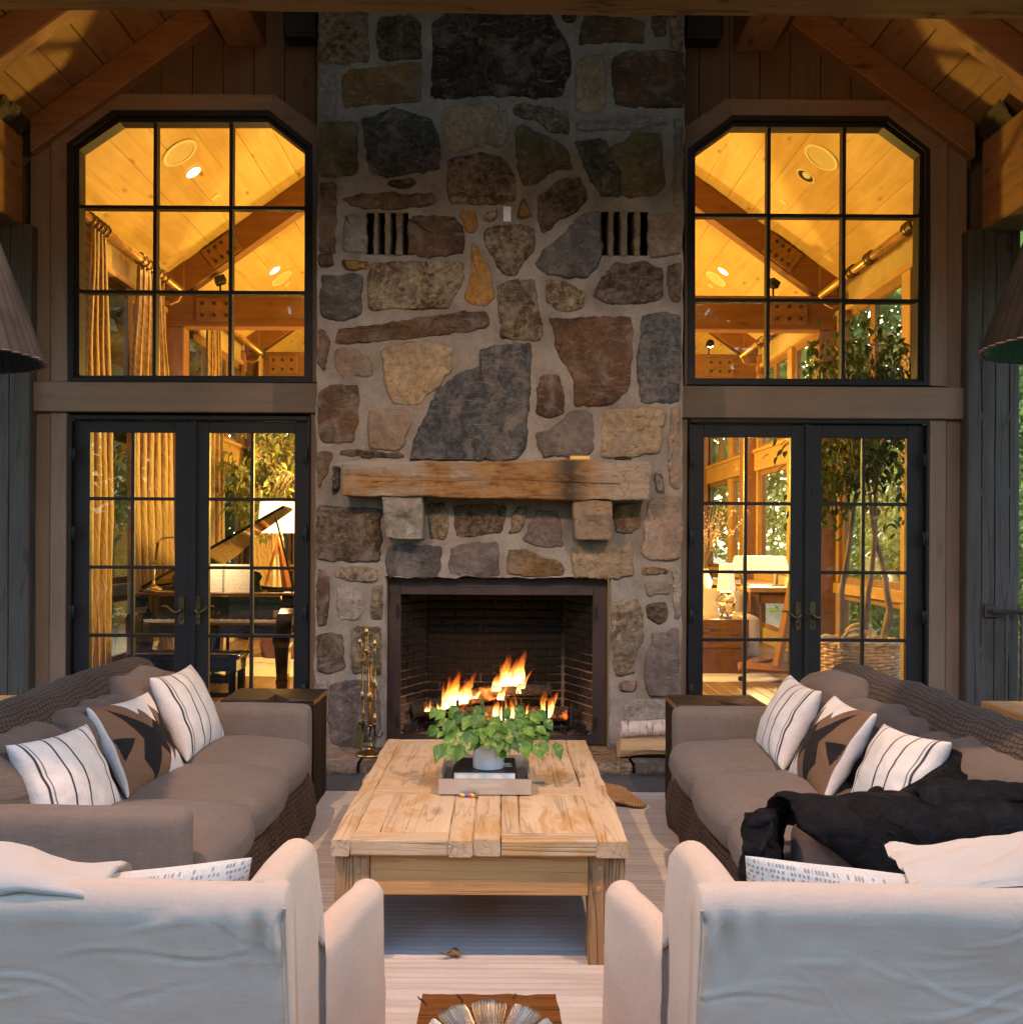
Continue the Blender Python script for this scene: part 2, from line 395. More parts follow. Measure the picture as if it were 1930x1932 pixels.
# ================================================================== SETTING
YW, YC = 7.60, 6.85
PI = math.pi
g = G(); g.grid([[(-300 + 600 * i / 30, -300 + 600 * j / 30, -.35 + (.6 * fbm(i * .7, j * .7) if max(abs(i - 15), abs(j - 15)) > 2 else 0)) for j in range(31)] for i in range(31)])
t = NT('meadow ground'); n = t.noise(t.coords((1, 1, 1), rand=False), 2.5, 6); t.p(col=t.mix(n, (.03, .05, .014), (.07, .085, .03)), rough=.95, nrm=t.bump(n, .5, .05))
o = mk('ground', g, t.m, smooth=True); o['kind'] = 'structure'
g = G(); g.box(-5.2, 5.2, -3.2, YW + .1, -.3, 0, .01)
o = mk('porch_floor', g, MAT['slate']); o['kind'] = 'structure'
g = G(); g.box(-4.05, 4.05, YW + .1, 19.2, -.3, -.02, .01)
fl = mk('room_floor', g, MAT['oak_y']); fl['kind'] = 'structure'
bme = G(); bme.box(-.068, .068, -2.85, 2.85, 0, .018, .003); bme = mesh_of(bme, 'floor_board', MAT['oak_y'])
for i in range(57):
    for j in range(2):
        mk('floor_board', bme, None, fl, M=Matrix.Translation((-3.95 + i * .141, YW + 2.98 + (i * 0.37 % 1) * .0 + j * 5.72, -.016)))
# ------------------------------------------------------------------ porch roof
ZR, SL = 7.066, .72                                                # underside of the rafters: z = ZR - SL|x|
roof = thing('porch_roof', 'pitched porch roof of orange lit rafters and boards above the gable wall', 'roof', (0, 3, 0))
def slope_beam(name, side, y0, y1, x0, x1, off, dep, mat, parent):
    """a beam following the pitch: lower face OFF above the rafter underside, DEP thick (vertical)"""
    g = G(); nx = 14
    P = []
    for i in range(nx + 1):
        x = lerp(x0, x1, i / nx); z = ZR - SL * x + off; wv = .006 * fbm(x * 1.5, y0 * 3)
        c = .012; X = side * x
        P.append([(X, y0 + c, z + wv), (X, y0, z + c + wv), (X, y0, z + dep - c), (X, y0 + c, z + dep), (X, y1 - c, z + dep), (X, y1, z + dep - c), (X, y1, z + c + wv), (X, y1 - c, z + wv)])
    g.grid(P, cv=True); m = len(P[0]); g.f.append(tuple(range(m))); g.f.append(tuple(nx * m + k for k in range(m))[::-1])
    return mk(name, g, mat, parent, fix=True)
rw = wood('rafter wood', (.30, .155, .075), (.19, .09, .04), 'x', knots=.8, cracks=.3, sc=.8)
for s in (-1, 1):
    for y in (7.5, 6.47, 4.1, 2.6, 1.1):
        slope_beam('rafter', s, y, y + (.14 if y < 7 else .125), .0, 3.61 if y > 7 else 4.3, 0, .27, rw, roof)
    bw = .234; k = 0; x = .02
    while x < 5.0:                                               # boards run along the ridge, each its own piece
        g = G(); x1 = x + bw - .014; yy = 1.0; z0 = ZR + .274; jz = .004 * math.sin(k * 5.1)
        P = [(s * x, z0 - SL * x + jz), (s * x1, z0 - SL * x1 + jz), (s * x1, z0 + .04 - SL * x1), (s * x, z0 + .04 - SL * x)]
        g.prism(P, yy, 7.72); mk('roof_board', g, MAT['roof_y'], roof, fix=True); x += bw; k += 1
    g = G(); g.prism([(s * 0, ZR + .345), (s * 5.3, ZR + .345 - SL * 5.3), (s * 5.3, ZR + .5 - SL * 5.3), (0, ZR + .5)], .9, 7.9)
    mk('roof_deck', g, MAT['navy'], roof, fix=True)
    a = xz(431, 91, YW) if s < 0 else xz(302, 262, YW, 'F'); b = xz(503, 91, YW) if s < 0 else xz(490, 262, YW, 'F')
    g = G(); g.box(a[0], b[0], 1.0, 7.58, a[1], a[1] + .34, .012); mk('purlin', g, MAT['beam_y'], roof)
    g = G(); g.box(s * 3.66, s * 4.05, 1.0, 7.5, 3.90, 4.58, .015); mk('eave_beam', g, MAT['beam_y'], roof)
g = G(); g.box(-.1, .1, 1.0, 6.8, ZR - .25, ZR + .2, .01); mk('ridge_beam', g, MAT['beam_y'], roof)
# tie beam across the top of the picture (undulating hewn edge)
a0 = at(0, 15.5, 5.27); a1 = at(1930, 34.5, 5.27); g = G(); P = []
for i in range(41):
    u = i / 40; x = lerp(-4.3, 4.3, u); z = lerp(a0.z, a1.z, (x - a0.x) / (a1.x - a0.x)) + .016 * fbm(x * 1.1, 2.0) - .004
    P.append([(x, 4.99, z + .03), (x, 5.02, z), (x, 5.27, z), (x, 5.30, z + .03), (x, 5.30, z + .36), (x, 4.99, z + .36)])
g.grid(P, cv=True); g.f.append((0, 1, 2, 3, 4, 5)); g.f.append(tuple(240 + k for k in range(6))[::-1])
mk('tie_beam', g, wood('hewn tie beam', (.33, .20, .085), (.21, .115, .045), 'x', knots=.7, cracks=.7, bump=.5), roof, fix=True)
g = G(); g.box(-4.3, 4.3, 1.2, 1.45, 4.30, 4.62, .012); mk('tie_beam', g, MAT['beam_x'], roof)
# dark wire mesh stuffed where the rafter feet meet the plates
for s in (-1, 1):
    g = G(); P = []
    for i in range(22):
        u = i / 21; P.append([(s * (3.58 + .08 * math.sin(PI * v / 9) + .04 * fbm(u * 3, v, s) + .10 * v / 9), 7.42 - .35 * u + .03 * fbm(u * 4, v * .6, 3 + s), lerp(4.66, 4.25, v / 9) + .05 * u) for v in range(10)])
    g.grid(P); t = NT('wire mesh'); nn = t.noise(t.coords((1, 1, 1)), 60, 2); t.p(col=(.02, .014, .01), rough=.7, nrm=t.bump(nn, .8, .01))
    mk('wire_mesh', g, t.m, roof, smooth=True)

# ------------------------------------------------------------------ gable wall with casings
wall = thing('gable_wall', 'brown plank gable wall of the house behind the chimney and doors', 'wall', (0, YW, 0))
WIN_OUT = {-1: [(133.5, 721), (133, 275), (217, 213), (511, 213), (591, 277), (591, 723)],
           1: [(1296, 727), (1296, 284), (1379, 222.5), (1669, 224), (1748.6, 286), (1748, 729)]}
WIN_IN = {-1: [(152, 709), (152, 284), (228, 232), (507, 232), (576, 286), (575, 710)],
          1: [(1310.6, 714), (1310.6, 291), (1381, 240.6), (1664, 242), (1733, 293), (1728, 716)]}
CAS = {-1: [(100, 722), (100.6, 260), (211, 180), (520, 182), (600, 240), (600, 722)],
       1: [(1290, 730), (1290, 243), (1368, 190), (1681, 193), (1783, 272), (1783, 731)]}
DOORX = {-1: (131, 586.5), 1: (1296, 1747.5)}
for s in (-1, 1):
    wo = [xz(*p, YW) for p in WIN_OUT[s]]; co = [xz(*p, YW) for p in CAS[s]]
    # structural backing with the openings left free
    x0, x1 = wo[0][0], wo[5][0]; zb, zt = wo[0][1], wo[2][1]; d0, d1 = xz(DOORX[s][0], 785, YW)[0], xz(DOORX[s][1], 785, YW)[0]; dz = xz(DOORX[s][0], 785, YW)[1]
    xo = -4.6 if s < 0 else 3.93; xi = -1.1 if s < 0 else 1.1
    L, Rr = (xo, xi) if s < 0 else (xi, xo)
    g = G(); Y0, Y1 = YW + .06, YW + .2
    g.box(L, x0 - .01, Y0, Y1, -.05, 7.0, .0); g.box(x1 + .01, Rr, Y0, Y1, -.05, 7.0, .0)
    g.box(x0 - .01, x1 + .01, Y0, Y1, zt + .005, 7.0, 0); g.box(x0 - .01, x1 + .01, Y0, Y1, dz - .012, zb - .005, 0)
    g.prism([wo[1], (x0 - .01, zt + .01), wo[2]], Y0 - .001, Y1 - .001); g.prism([wo[3], (x1 + .01, zt + .01), wo[4]], Y0 - .001, Y1 - .001)
    mk('wall_core', g, MAT['plank_z'], wall, fix=True)
    # vertical planks above the casing, one object each
    sp = 58.1; n = 16
    for k in range(-4, 12):
        xa = (130.5 + k * sp) if s < 0 else (1262 + k * 57.3)
        A, B = xz(xa, 150, YW)[0] + .004, xz(xa + (sp if s < 0 else 57.3), 150, YW)[0] - .004
        if (s < 0 and A > -1.2) or (s > 0 and (B < 1.2)): continue
        if abs((A + B) / 2) > 3.75: continue
        m_ = (A + B) / 2; top = ZR + .27 - SL * abs(m_)
        if top < co[2][1]: zlo = 3.6
        else: zlo = co[2][1] - .02
        def cas_z(x):
            if s < 0 and x < co[2][0]: return lerp(co[1][1], co[2][1], (x - co[1][0]) / (co[2][0] - co[1][0]))
            if x > co[3][0]: return lerp(co[3][1], co[4][1], (x - co[3][0]) / (co[4][0] - co[3][0]))
            if x < co[2][0]: return lerp(co[1][1], co[2][1], (x - co[1][0]) / (co[2][0] - co[1][0]))
            return co[2][1]
        g = G(); j = .003 * math.sin(k * 3.7)
        za, zc = cas_z(A) - .04, cas_z(B) - .04
        za = max(za, 3.0); zc = max(zc, 3.0)
        ta, tb = ZR + .25 - SL * abs(A), ZR + .25 - SL * abs(B)
        if ta < za or tb < zc: continue
        g.prism([(A, za), (B, zc), (B, tb), (A, ta)], YW + .012 + j, YW + .055)
        mk('plank', g, MAT['plank_z'], wall, fix=True)
    # casing: mitred boards, one per side
    ci = [xz(*p, YW) for p in WIN_OUT[s]]
    for i in range(5):
        g = G(); q = [co[i], co[i + 1], ci[i + 1], ci[i]]
        cx = sum(p[0] for p in q) / 4; cz = sum(p[1] for p in q) / 4
        q = [(cx + (p[0] - cx) * .997, cz + (p[1] - cz) * .997) for p in q]
        g.prism(q, YW - .03, YW + .055); mk('casing_board', g, MAT['trim_z' if i in (0, 4) else 'trim_x'], wall, fix=True)
    # outer boards beside the casings, transom board and the door casings
    if s < 0:
        a, b = xz(58, 500, YW)[0], co[1][0] - .004; tz = (xz(61, 722, YW)[1], xz(61, 778, YW)[1]); tx = (xz(61, 750, YW)[0], xz(606, 750, YW)[0])
        e0, e1, e2, e3 = xz(66, 900, YW)[0], xz(98.5, 900, YW)[0], xz(131, 900, YW)[0] - .003, None
        inner = (xz(586.5, 900, YW)[0] + .003, xz(612, 900, YW)[0])
    else:
        a, b = co[4][0] + .004, xz(1822, 500, YW)[0]; tz = (xz(1284, 730, YW)[1], xz(1284, 790, YW)[1]); tx = (xz(1278, 760, YW)[0], xz(1816.5, 760, YW)[0])
        e0, e1, e2 = xz(1810, 900, YW)[0], xz(1781.5, 900, YW)[0], xz(1748, 900, YW)[0] + .003
        inner = (xz(1275, 900, YW)[0], xz(1296, 900, YW)[0] - .003)
    g = G(); g.box(a, b, YW - .012, YW + .055, tz[0] + .003, 4.75, .006); mk('side_board', g, MAT['trim_z'], wall)
    g = G(); g.box(tx[0], tx[1], YW - .065, YW + .055, tz[1], tz[0], .008); mk('transom_board', g, MAT['trim_x'], wall)
    zt_ = tz[1] - .003
    g = G(); g.box(e1, e2, YW - .03, YW + .055, 0, zt_, .006); mk('door_casing', g, MAT['trim_z'], wall)
    g = G(); g.box(e0, e1 + (-.004 if s < 0 else .004), YW - .012, YW + .055, 0, zt_, .006); mk('side_board', g, MAT['trim_z'], wall)
    g = G(); g.box(inner[0], inner[1], YW - .03, YW + .055, 0, zt_, .006); mk('door_casing', g, MAT['trim_z'], wall)

# ------------------------------------------------------------------ gable windows and french doors
def clip(poly, x0, x1, z0, z1):
    for ax, lim, keep in ((0, x0, 1), (0, x1, -1), (1, z0, 1), (1, z1, -1)):
        out = []
        for i in range(len(poly)):
            p, q = poly[i], poly[(i + 1) % len(poly)]; a, b = (p[ax] - lim) * keep, (q[ax] - lim) * keep
            if a >= 0: out.append(p)
            if (a >= 0) != (b >= 0):
                u = a / (a - b); out.append((lerp(p[0], q[0], u), lerp(p[1], q[1], u)))
        poly = out
        if not poly: return []
    return poly
VM = {-1: (293, 436), 1: (478, 845)}
for s in (-1, 1):
    wo = [xz(*p, YW) for p in WIN_OUT[s]]; wi = [xz(*p, YW) for p in WIN_IN[s]]
    cx = (wo[0][0] + wo[5][0]) / 2
    win = thing('gable_window', 'black gable window with clipped corners above the piano doors' if s < 0 else 'black gable window with clipped corners and a leafy tree behind its lowest panes', 'window', (cx, YW, wo[0][1]))
    mid = [((p[0] * .45 + q[0] * .55), (p[1] * .45 + q[1] * .55)) for p, q in zip(wo, wi)]
    g = G(); g.ring(wo, mid, YW - .05, YW + .12); mk('outer_frame', g, MAT['frame'], win, fix=True)
    g = G(); g.ring(mid, wi, YW - .015, YW + .10); mk('sash', g, MAT['frame'], win, fix=True)
    xs = [wi[0][0]] + ([xz(v, 400, YW)[0] for v in VM[-1]] if s < 0 else [xz(v, 1000, YW, 'F')[0] for v in VM[1]]) + [wi[5][0]]
    zs = [wi[0][1]] + [xz(cx, y, YW)[1] for y in ((549, 389) if s < 0 else (558, 398))] + [wi[2][1]]
    hb = .0135
    for x in xs[1:3]:
        g = G(); g.box(x - hb, x + hb, YW - .005, YW + .075, zs[0] - .005, zs[3] + .005, .004); mk('muntin', g, MAT['frame'], win)
    for k, z in enumerate(zs[1:3]):
        for i in range(3):
            a = xs[i] + (hb if i else -.01); b = xs[i + 1] - (hb if i < 2 else -.01)
            g = G(); g.box(a + .0005, b - .0005, YW - .003, YW + .073, z - hb, z + hb, .004); mk('muntin', g, MAT['frame'], win)
    big = [(p[0] + .004 * (1 if p[0] > cx else -1), p[1] + .004 * (1 if p[1] > zs[1] else -1)) for p in wi]
    for i in range(3):
        for j in range(3):
            q = clip(wi, xs[i], xs[i + 1], zs[j], zs[j + 1]); g = G(); g.prism(q, YW + .03, YW + .036); mk('pane', g, MAT['glass'], win, fix=True)
# doors
HG = G(); HG.lathe([(.011, -.055), (.013, -.05), (.013, .05), (.011, .055)], (0, 0, 0), 8); HG.lathe([(.004, .055), (.008, .062), (.003, .075)], (0, 0, 0), 8); HG.lathe([(.003, -.075), (.008, -.062), (.004, -.055)], (0, 0, 0), 8); HG.box(-.001, .03, -.003, .003, -.05, .05, .001)
hinge_me = mesh_of(HG, 'hinge', MAT['frame'], True)
def handle(parent, x, z, y, dirn):
    g = G(); pl = []
    for k in range(9): pl.append((x - .021 + .042 * k / 8, z + .105 + .012 * math.sin(PI * k / 8)))
    pl = [(x + .021, z - .095)] + pl[::-1] + [(x - .021, z - .095)]
    pl += [(x - .021 + .042 * k / 6, z - .095 - .010 * math.sin(PI * k / 6)) for k in range(1, 6)]
    g.prism(pl, y - .012, y); h = mk('handle', g, MAT['bronze'], parent, fix=True)
    g = G(); pts = []
    for k in range(13):
        u = k / 12; pts.append((x + dirn * (-.012 + .15 * u), y - .05 - .012 * math.sin(PI * u), z + .012 - .022 * math.sin(2 * PI * u * .9) + .012 * u))
    g.tube([(x, y - .005, z + .01), (x, y - .052, z + .01)], .011, 8); g.tube(pts, [.013 - .006 * (k / 12) for k in range(13)], 8)
    mk('lever', g, MAT['bronze'], h, smooth=True)
    g = G(); g.tube([(x, y - .016, z - .06), (x, y - .011, z - .06)], .011, 12); mk('keyhole', g, MAT['iron'], h)
DR = {-1: dict(top=785, L=(140, 363), Rr=(368, 580), GL=(169.4, 330), GR=(394.4, 555), gt=816, mr=(941.4, 1071, 1199.8), mv=(249.6, 474.5), gb=1329),
      1: dict(top=791.5, L=(1300, 1519), Rr=(1524, 1741), GL=(1327, 1490.5), GR=(1549, 1709.5), gt=825.5, mr=(950.5, 1080, 1208), mv=(1406.5, 1628.5), gb=1338)}
for s in (-1, 1):
    d = DR[s]; X = lambda p, y=1050: xz(p, y, YW)[0]
    cx = X(sum(DOORX[s]) / 2); zt = xz(cx, d['top'], YW)[1]
    Z = lambda y, x_=None: xz(X(sum(DOORX[s]) / 2) * 0 + sum(DOORX[s]) / 2, y, YW)[1]
    zt = Z(d['top'])
    fd = thing('french_doors', 'pair of black french doors with the grand piano behind' if s < 0 else 'pair of black french doors with the basket tree behind', 'door', (cx, YW, 0))
    xl, xr = X(DOORX[s][0]), X(DOORX[s][1])
    g = G(); il, ir = X(d['L'][0]) - .004, X(d['Rr'][1]) + .004
    g.box(xl, il, YW - .045, YW + .12, 0, zt, .004); mk('door_frame', g, MAT['frame'], fd)
    g = G(); g.box(ir, xr, YW - .045, YW + .12, 0, zt, .004); mk('door_frame', g, MAT['frame'], fd)
    g = G(); g.box(il + .001, ir - .001, YW - .045, YW + .12, zt - .035, zt - .001, .004); mk('door_frame', g, MAT['frame'], fd)
    g = G(); g.box(il, ir, YW - .08, YW + .12, -.01, .022, .004); mk('threshold', g, MAT['bronze'], fd)
    for leaf, (lx, gx, mv) in enumerate(((d['L'], d['GL'], d['mv'][0]), (d['Rr'], d['GR'], d['mv'][1]))):
        x0, x1 = X(lx[0]), X(lx[1]); g0, g1 = X(gx[0]), X(gx[1]); z1 = zt - .038; gt, gb = Z(d['gt']), Z(d['gb'])
        dr = G(); dr.box(x0, g0, YW, YW + .05, .025, z1, .004); dr.box(g1, x1, YW, YW + .05, .025, z1, .004)
        dr.box(g0 + .0005, g1 - .0005, YW + .002, YW + .048, gt, z1 - .001, .003); dr.box(g0 + .0005, g1 - .0005, YW + .002, YW + .048, .026, gb, .003)
        leafo = mk('door', dr, MAT['door'], fd)
        zr = [gt] + [Z(y) for y in d['mr']] + [gb]; xm = X(mv); hb = .0125
        g = G(); g.box(xm - hb, xm + hb, YW + .006, YW + .044, gb, gt, .004); mk('muntin', g, MAT['door'], leafo)
        for z in zr[1:4]:
            for (a, b) in ((g0, xm - hb), (xm + hb, g1)):
                g = G(); g.box(a, b, YW + .008, YW + .042, z - hb, z + hb, .004); mk('muntin', g, MAT['door'], leafo)
        for k in range(4):
            for (a, b) in ((g0, xm), (xm, g1)):
                g = G(); g.box(a, b, YW + .023, YW + .028, zr[k + 1], zr[k], 0); mk('pane', g, MAT['glass'], leafo)
        hx = X(344.5 if leaf == 0 else 375.5) if s < 0 else X(1505 if leaf == 0 else 1532.5)
        handle(leafo, hx, Z(1153 if s < 0 else 1163), YW - .0005, -1 if leaf == 0 else 1)
        hs = x0 - .004 if leaf == 0 else x1 + .004
        for zz in ((860, 1007, 1155, 1300) if s < 0 else (868, 1015, 1163, 1303)):
            mk('hinge', hinge_me, None, leafo, M=Matrix.Translation((hs, YW - .052, Z(zz))) @ Matrix.Scale(-1 if leaf else 1, 4, (1, 0, 0)))
    g = G(); xa = X(d['L'][1]) - .012; g.box(xa, X(d['Rr'][0]) + .014, YW - .018, YW - .001, .03, zt - .04, .004); mk('astragal', g, MAT['door'], fd)

# ------------------------------------------------------------------ posts
def peg(): 
    g = G(); g.lathe([(.036, -.01), (.036, .008), (.03, .012)], (0, 0, 0), 14); return mesh_of(g, 'peg', MAT['post'], False)
pegm = peg()
for s in (-1, 1):
    xa = xz(57, 900, 7.48)[0] if s < 0 else xz(1823, 900, 7.48)[0]; xb = xa + s * .405
    po = thing('timber_post', 'weathered grey timber post behind the corrugated lamp shade that hangs by the knit sofa back' if s < 0 else 'weathered grey timber post with pegs and the iron railing fixed to it', 'post', ((xa + xb) / 2, 7.6, 0))
    g = G(); x0, x1 = min(xa, xb), max(xa, xb); P = []
    ck = [(.27, .012), (.52, .02), (.80, .035)] if s > 0 else [(.33, .01), (.62, .016)]
    for i in range(50):
        z = 3.9 * i / 49; row = []
        xs_ = sorted([0, .02, .98, 1] + [c + e for c, w_ in ck for e in (-.03, -.012, 0, .012, .03)] + [.1, .4, .66, .9])
        for u in xs_:
            x = lerp(x0, x1, u); dy = .012 * (1 - 4 * (u - .5) ** 2) * -1 + .006 * fbm(u * 6, z * 2, s)
            for c, w_ in ck:
                on = sst(.0, .4, fbm(z * .5, c * 9, 4) + .35)
                if abs(u - c) < .002: dy += .035 * w_ / .02 * on
            wob = .007 * fbm(z * .9, u * 2 + s * 4, 7)
            row.append((x + wob, 7.48 + dy + (.012 if u in (0, 1) else 0), z))
        P.append([(x0 + .004, 7.85, z)] + row + [(x1 - .004, 7.85, z)])
    g.grid(P); mk('shaft', g, MAT['post'], po, smooth=False, fix=True)
    if s > 0:
        for (u, y) in ((186 / 341, 130), (186, 825), (0, 0)): pass
        for (qx, qy) in ((190, 286), (295, 288), (193, 553), (191, 825), (291, 825), (189, 1091), (287, 1091), (187, 1362), (289, 1362), (186, 1631), (286, 1631)):
            p = at((3640 + qx * 388 / 341) / K0, (700 + qy * 2200 / 1932) / K0, 7.48)
            mk('peg', pegm, None, po, M=Matrix.Translation((p.x, 7.487, p.z)) @ Matrix.Rotation(R(90), 4, 'X'))
    else:
        for (qx, qy) in ((62, 1668), (64, 1806), (62, 1975), (55, 2360), (52, 2590)):
            p = at(qx * .6 / 1.0 * .75, qy / K0 * 1.0, 7.48); mk('peg', pegm, None, po, M=Matrix.Translation((p.x, 7.487, p.z)) @ Matrix.Rotation(R(90), 4, 'X'))
# iron railing on the porch edge
rl = thing('iron_railing', 'twisted brown iron railing fixed to the pegged timber post', 'railing', (3.7, 6.0, 0))
pa = at(1870, 1153, 7.44); g = G(); g.box(pa.x - .05, pa.x + .05, 7.44, 7.485, pa.z - .05, pa.z + .05, .006); g.lathe([(.03, 0), (.02, .02), (.006, .03)], (0, 0, 0), 10, True); mk('wall_plate', g, MAT['rail'], rl)
dirv = Vector((.95, -.31, 0)); g = G(); p0 = Vector((pa.x, 7.42, pa.z)); g.tube([p0 + dirv * (.1 * k) for k in range(17)], .02, 6); mk('handrail', g, MAT['rail'], rl)
for k in range(10):
    q = p0 + dirv * (.09 + .105 * k); g = G(); P = []
    for i in range(60):
        a = i * .30; z = .1 + (p0.z - .12) * i / 59; P.append([(q.x + .011 * math.cos(a + m * PI / 2), q.y + .011 * math.sin(a + m * PI / 2), z) for m in range(4)])
    g.grid(P, cv=True); mk('baluster', g, MAT['rail'], rl)
g = G(); g.tube([Vector((p0.x, p0.y, .1)) + dirv * (.1 * k) for k in range(17)], .016, 6); mk('bottom_rail', g, MAT['rail'], rl)
# speakers in the dark beside the chimney top
for s, q in ((-1, ((534, 22), (600, 67))), (1, ((1292, 26), (1364, 70)))):
    a, b = xz(*q[0], 7.42), xz(*q[1], 7.42)
    sp = thing('wall_speaker', 'dark box speaker high beside the chimney over the piano door side' if s < 0 else 'dark box speaker high beside the chimney over the basket tree side', 'speaker', ((a[0] + b[0]) / 2, 7.4, b[1]), 'speakers beside the chimney top')
    g = G(); g.box(a[0], b[0], 7.42, 7.6, b[1], b[1] + .32, .015); mk('cabinet', g, MAT['navy'], sp)
    g = G(); g.box(a[0] + .015, b[0] - .015, 7.405, 7.419, b[1] + .02, b[1] + .30, .004); mk('grille', g, MAT['navy'], sp)
# ================================================================== STONE CHIMNEY
ch = thing('stone_chimney', 'wide rubble stone chimney with mantel, corbels and lit open fireplace', 'fireplace', (0, YC, 0))
CW = YC / FPX
xL, xR = xz(597.5, 900, YC)[0], xz(1285.5, 900, YC)[0]
OX0, OX1 = xz(400, 900, YC, 'E')[0], xz(1508, 900, YC, 'E')[0]; OZ1 = xz(900, 655, YC, 'E')[1]
VS = {-1: (xz(306, 1050, YC, 'C'), xz(512, 1258, YC, 'C')), 1: (xz(1462, 1045, YC, 'C'), xz(1692, 1262, YC, 'C'))}
holes = [(OX0, OX1, -1, OZ1)] + [(a[0], b[0], b[1], a[1]) for a, b in VS.values()]
def lines(a, b, step, ks):
    L = sorted(set([a, b] + ks)); out = []
    for p, q in zip(L, L[1:]):
        n = max(1, int(round((q - p) / step))); out += [lerp(p, q, i / n) for i in range(n)]
    return out + [b]
xs = lines(xL, xR, .028, [h[i] for h in holes for i in (0, 1)]); zs = lines(.0, 6.9, .03, [OZ1] + [h[i] for h in holes[1:] for i in (2, 3)])
inh = lambda x, z: any(h[0] < x < h[1] and h[2] < z < h[3] for h in holes)
g = G(); idx = {}
def cpt(i, j):
    if (i, j) not in idx:
        x, z = xs[i], zs[j]; dy = .007 * fbm(x * 5, z * 5, 0, 3) + .003 * fbm(x * 22, z * 22, 5, 2)
        if i in (0, len(xs) - 1): x += .012 * fbm(z * 4, i, 2) ; dy += .02
        if abs(z - OZ1) < 1e-6 and OX0 - .01 < x < OX1 + .01: z += .018 * fbm(x * 7, 3) + .006 * fbm(x * 25, 1); dy += .012
        if min(abs(x - OX0), abs(x - OX1)) < 1e-6 and z < OZ1 + .01: x += .012 * fbm(z * 6, x); dy += .012
        idx[i, j] = len(g.v); g.v.append((x, YC - dy, z)); g.uv.append((0, 0))
    return idx[i, j]
for i in range(len(xs) - 1):
    for j in range(len(zs) - 1):
        if not inh((xs[i] + xs[i + 1]) / 2, (zs[j] + zs[j + 1]) / 2): g.f.append((cpt(i, j), cpt(i + 1, j), cpt(i + 1, j + 1), cpt(i, j + 1)))
# flanks, reveals of the opening
for i in (0, len(xs) - 1):
    o = len(g.v); n = len(zs)
    for j in range(n):
        v = g.v[idx[i, j]]; g.v += [v, (v[0], 7.78, v[2])]; g.uv += [(0, 0)] * 2
    for j in range(n - 1): g.f.append((o + 2 * j, o + 2 * j + 1, o + 2 * j + 3, o + 2 * j + 2))
t = NT('mortar'); v = t.coords((1, 1, 1), rand=False); n1 = t.noise(v, 3.5, 6, .6); n2 = t.noise(v, 70, 5, .7); n3 = t.noise(t.coords((3, 3, .6), rand=False), 2, 4)
ps = t.n('SeparateXYZ', Vector=t.n('NewGeometry').outputs['Position'])
col = t.ramp(n1, [(.3, (.18, .15, .127)), (.5, (.28, .243, .21)), (.7, (.36, .32, .28))])
col = t.mix(t.rng(n3, .5, .75, 0, .35), col, (.15, .115, .085))
col = t.mix(t.rng(n2, .3, .6, .35, 0), col, (.1, .09, .08))
t.p(col=col, rough=.95, spec=.2, nrm=t.bump(n2, .55, .012)); MAT['mortar'] = t.m
mk('mortar_face', g, MAT['mortar'], ch, smooth=True, fix=False)
# reveal of the opening as its own masonry
g = G()
g.prism([(OX0 - .14, 0), (OX0 + .002, 0), (OX0 + .002, OZ1 + .1), (OX0 - .14, OZ1 + .1)], YC + .016, 7.76)
g.prism([(OX1 - .002, 0), (OX1 + .14, 0), (OX1 + .14, OZ1 + .1), (OX1 - .002, OZ1 + .1)], YC + .016, 7.76)
g.prism([(OX0, OZ1 + .004), (OX1, OZ1 + .004), (OX1, OZ1 + .2), (OX0, OZ1 + .2)], YC + .02, 7.0)
g.prism([(-1.0, 1.7), (1.0, 1.7), (1.0, 6.8), (-1.0, 6.8)], YC + .3, 7.76)
mk('reveal_masonry', g, MAT['mortar'], ch, fix=True)
# stone material: two colours given per stone
t = NT('rubble stone'); a1 = t.n('Attribute', _attribute_type='OBJECT', _attribute_name='c1'); a2 = t.n('Attribute', _attribute_type='OBJECT', _attribute_name='c2')
v = t.coords((1, 1, 1)); n1 = t.noise(v, 4.2, 8, .68, .5); n2 = t.noise(v, 24, 7, .72, .3); n3 = t.noise(v, 110, 4, .7); vst = t.coords((1, 1, 4)); n4 = t.noise(vst, 7, 6, .7, 1.2)
f = t.rng(t.math('ADD', t.math('MULTIPLY', n1, .6), t.math('MULTIPLY', n2, .4)), .44, .56)
col = t.mix(f, a1.outputs['Color'], a2.outputs['Color'])
lum = t.mix(t.rng(n2, .3, .7), (.35, .35, .35), (1.6, 1.6, 1.6)); col = t.mix(1, col, lum, 'MULTIPLY')
col = t.mix(t.rng(n4, .57, .68, 0, .6), col, (.30, .255, .21))
col = t.mix(t.rng(n4, .28, .40, .65, 0), col, (.018, .014, .011))
sm = t.noise(t.coords((1, 1, 1)), 5.5, 7, .7, .6); col = t.mix(t.rng(sm, .50, .66, 0, .72), col, (.225, .19, .16))
h = t.math('ADD', t.math('MULTIPLY', n1, 1.0), t.math('ADD', t.math('MULTIPLY', n2, .55), t.math('MULTIPLY', n4, .5)))
h = t.math('ADD', h, t.math('MULTIPLY', n3, .15))
t.p(col=col, rough=.88, spec=.25, nrm=t.bump(h, .85, .03)); MAT['stone'] = t.m
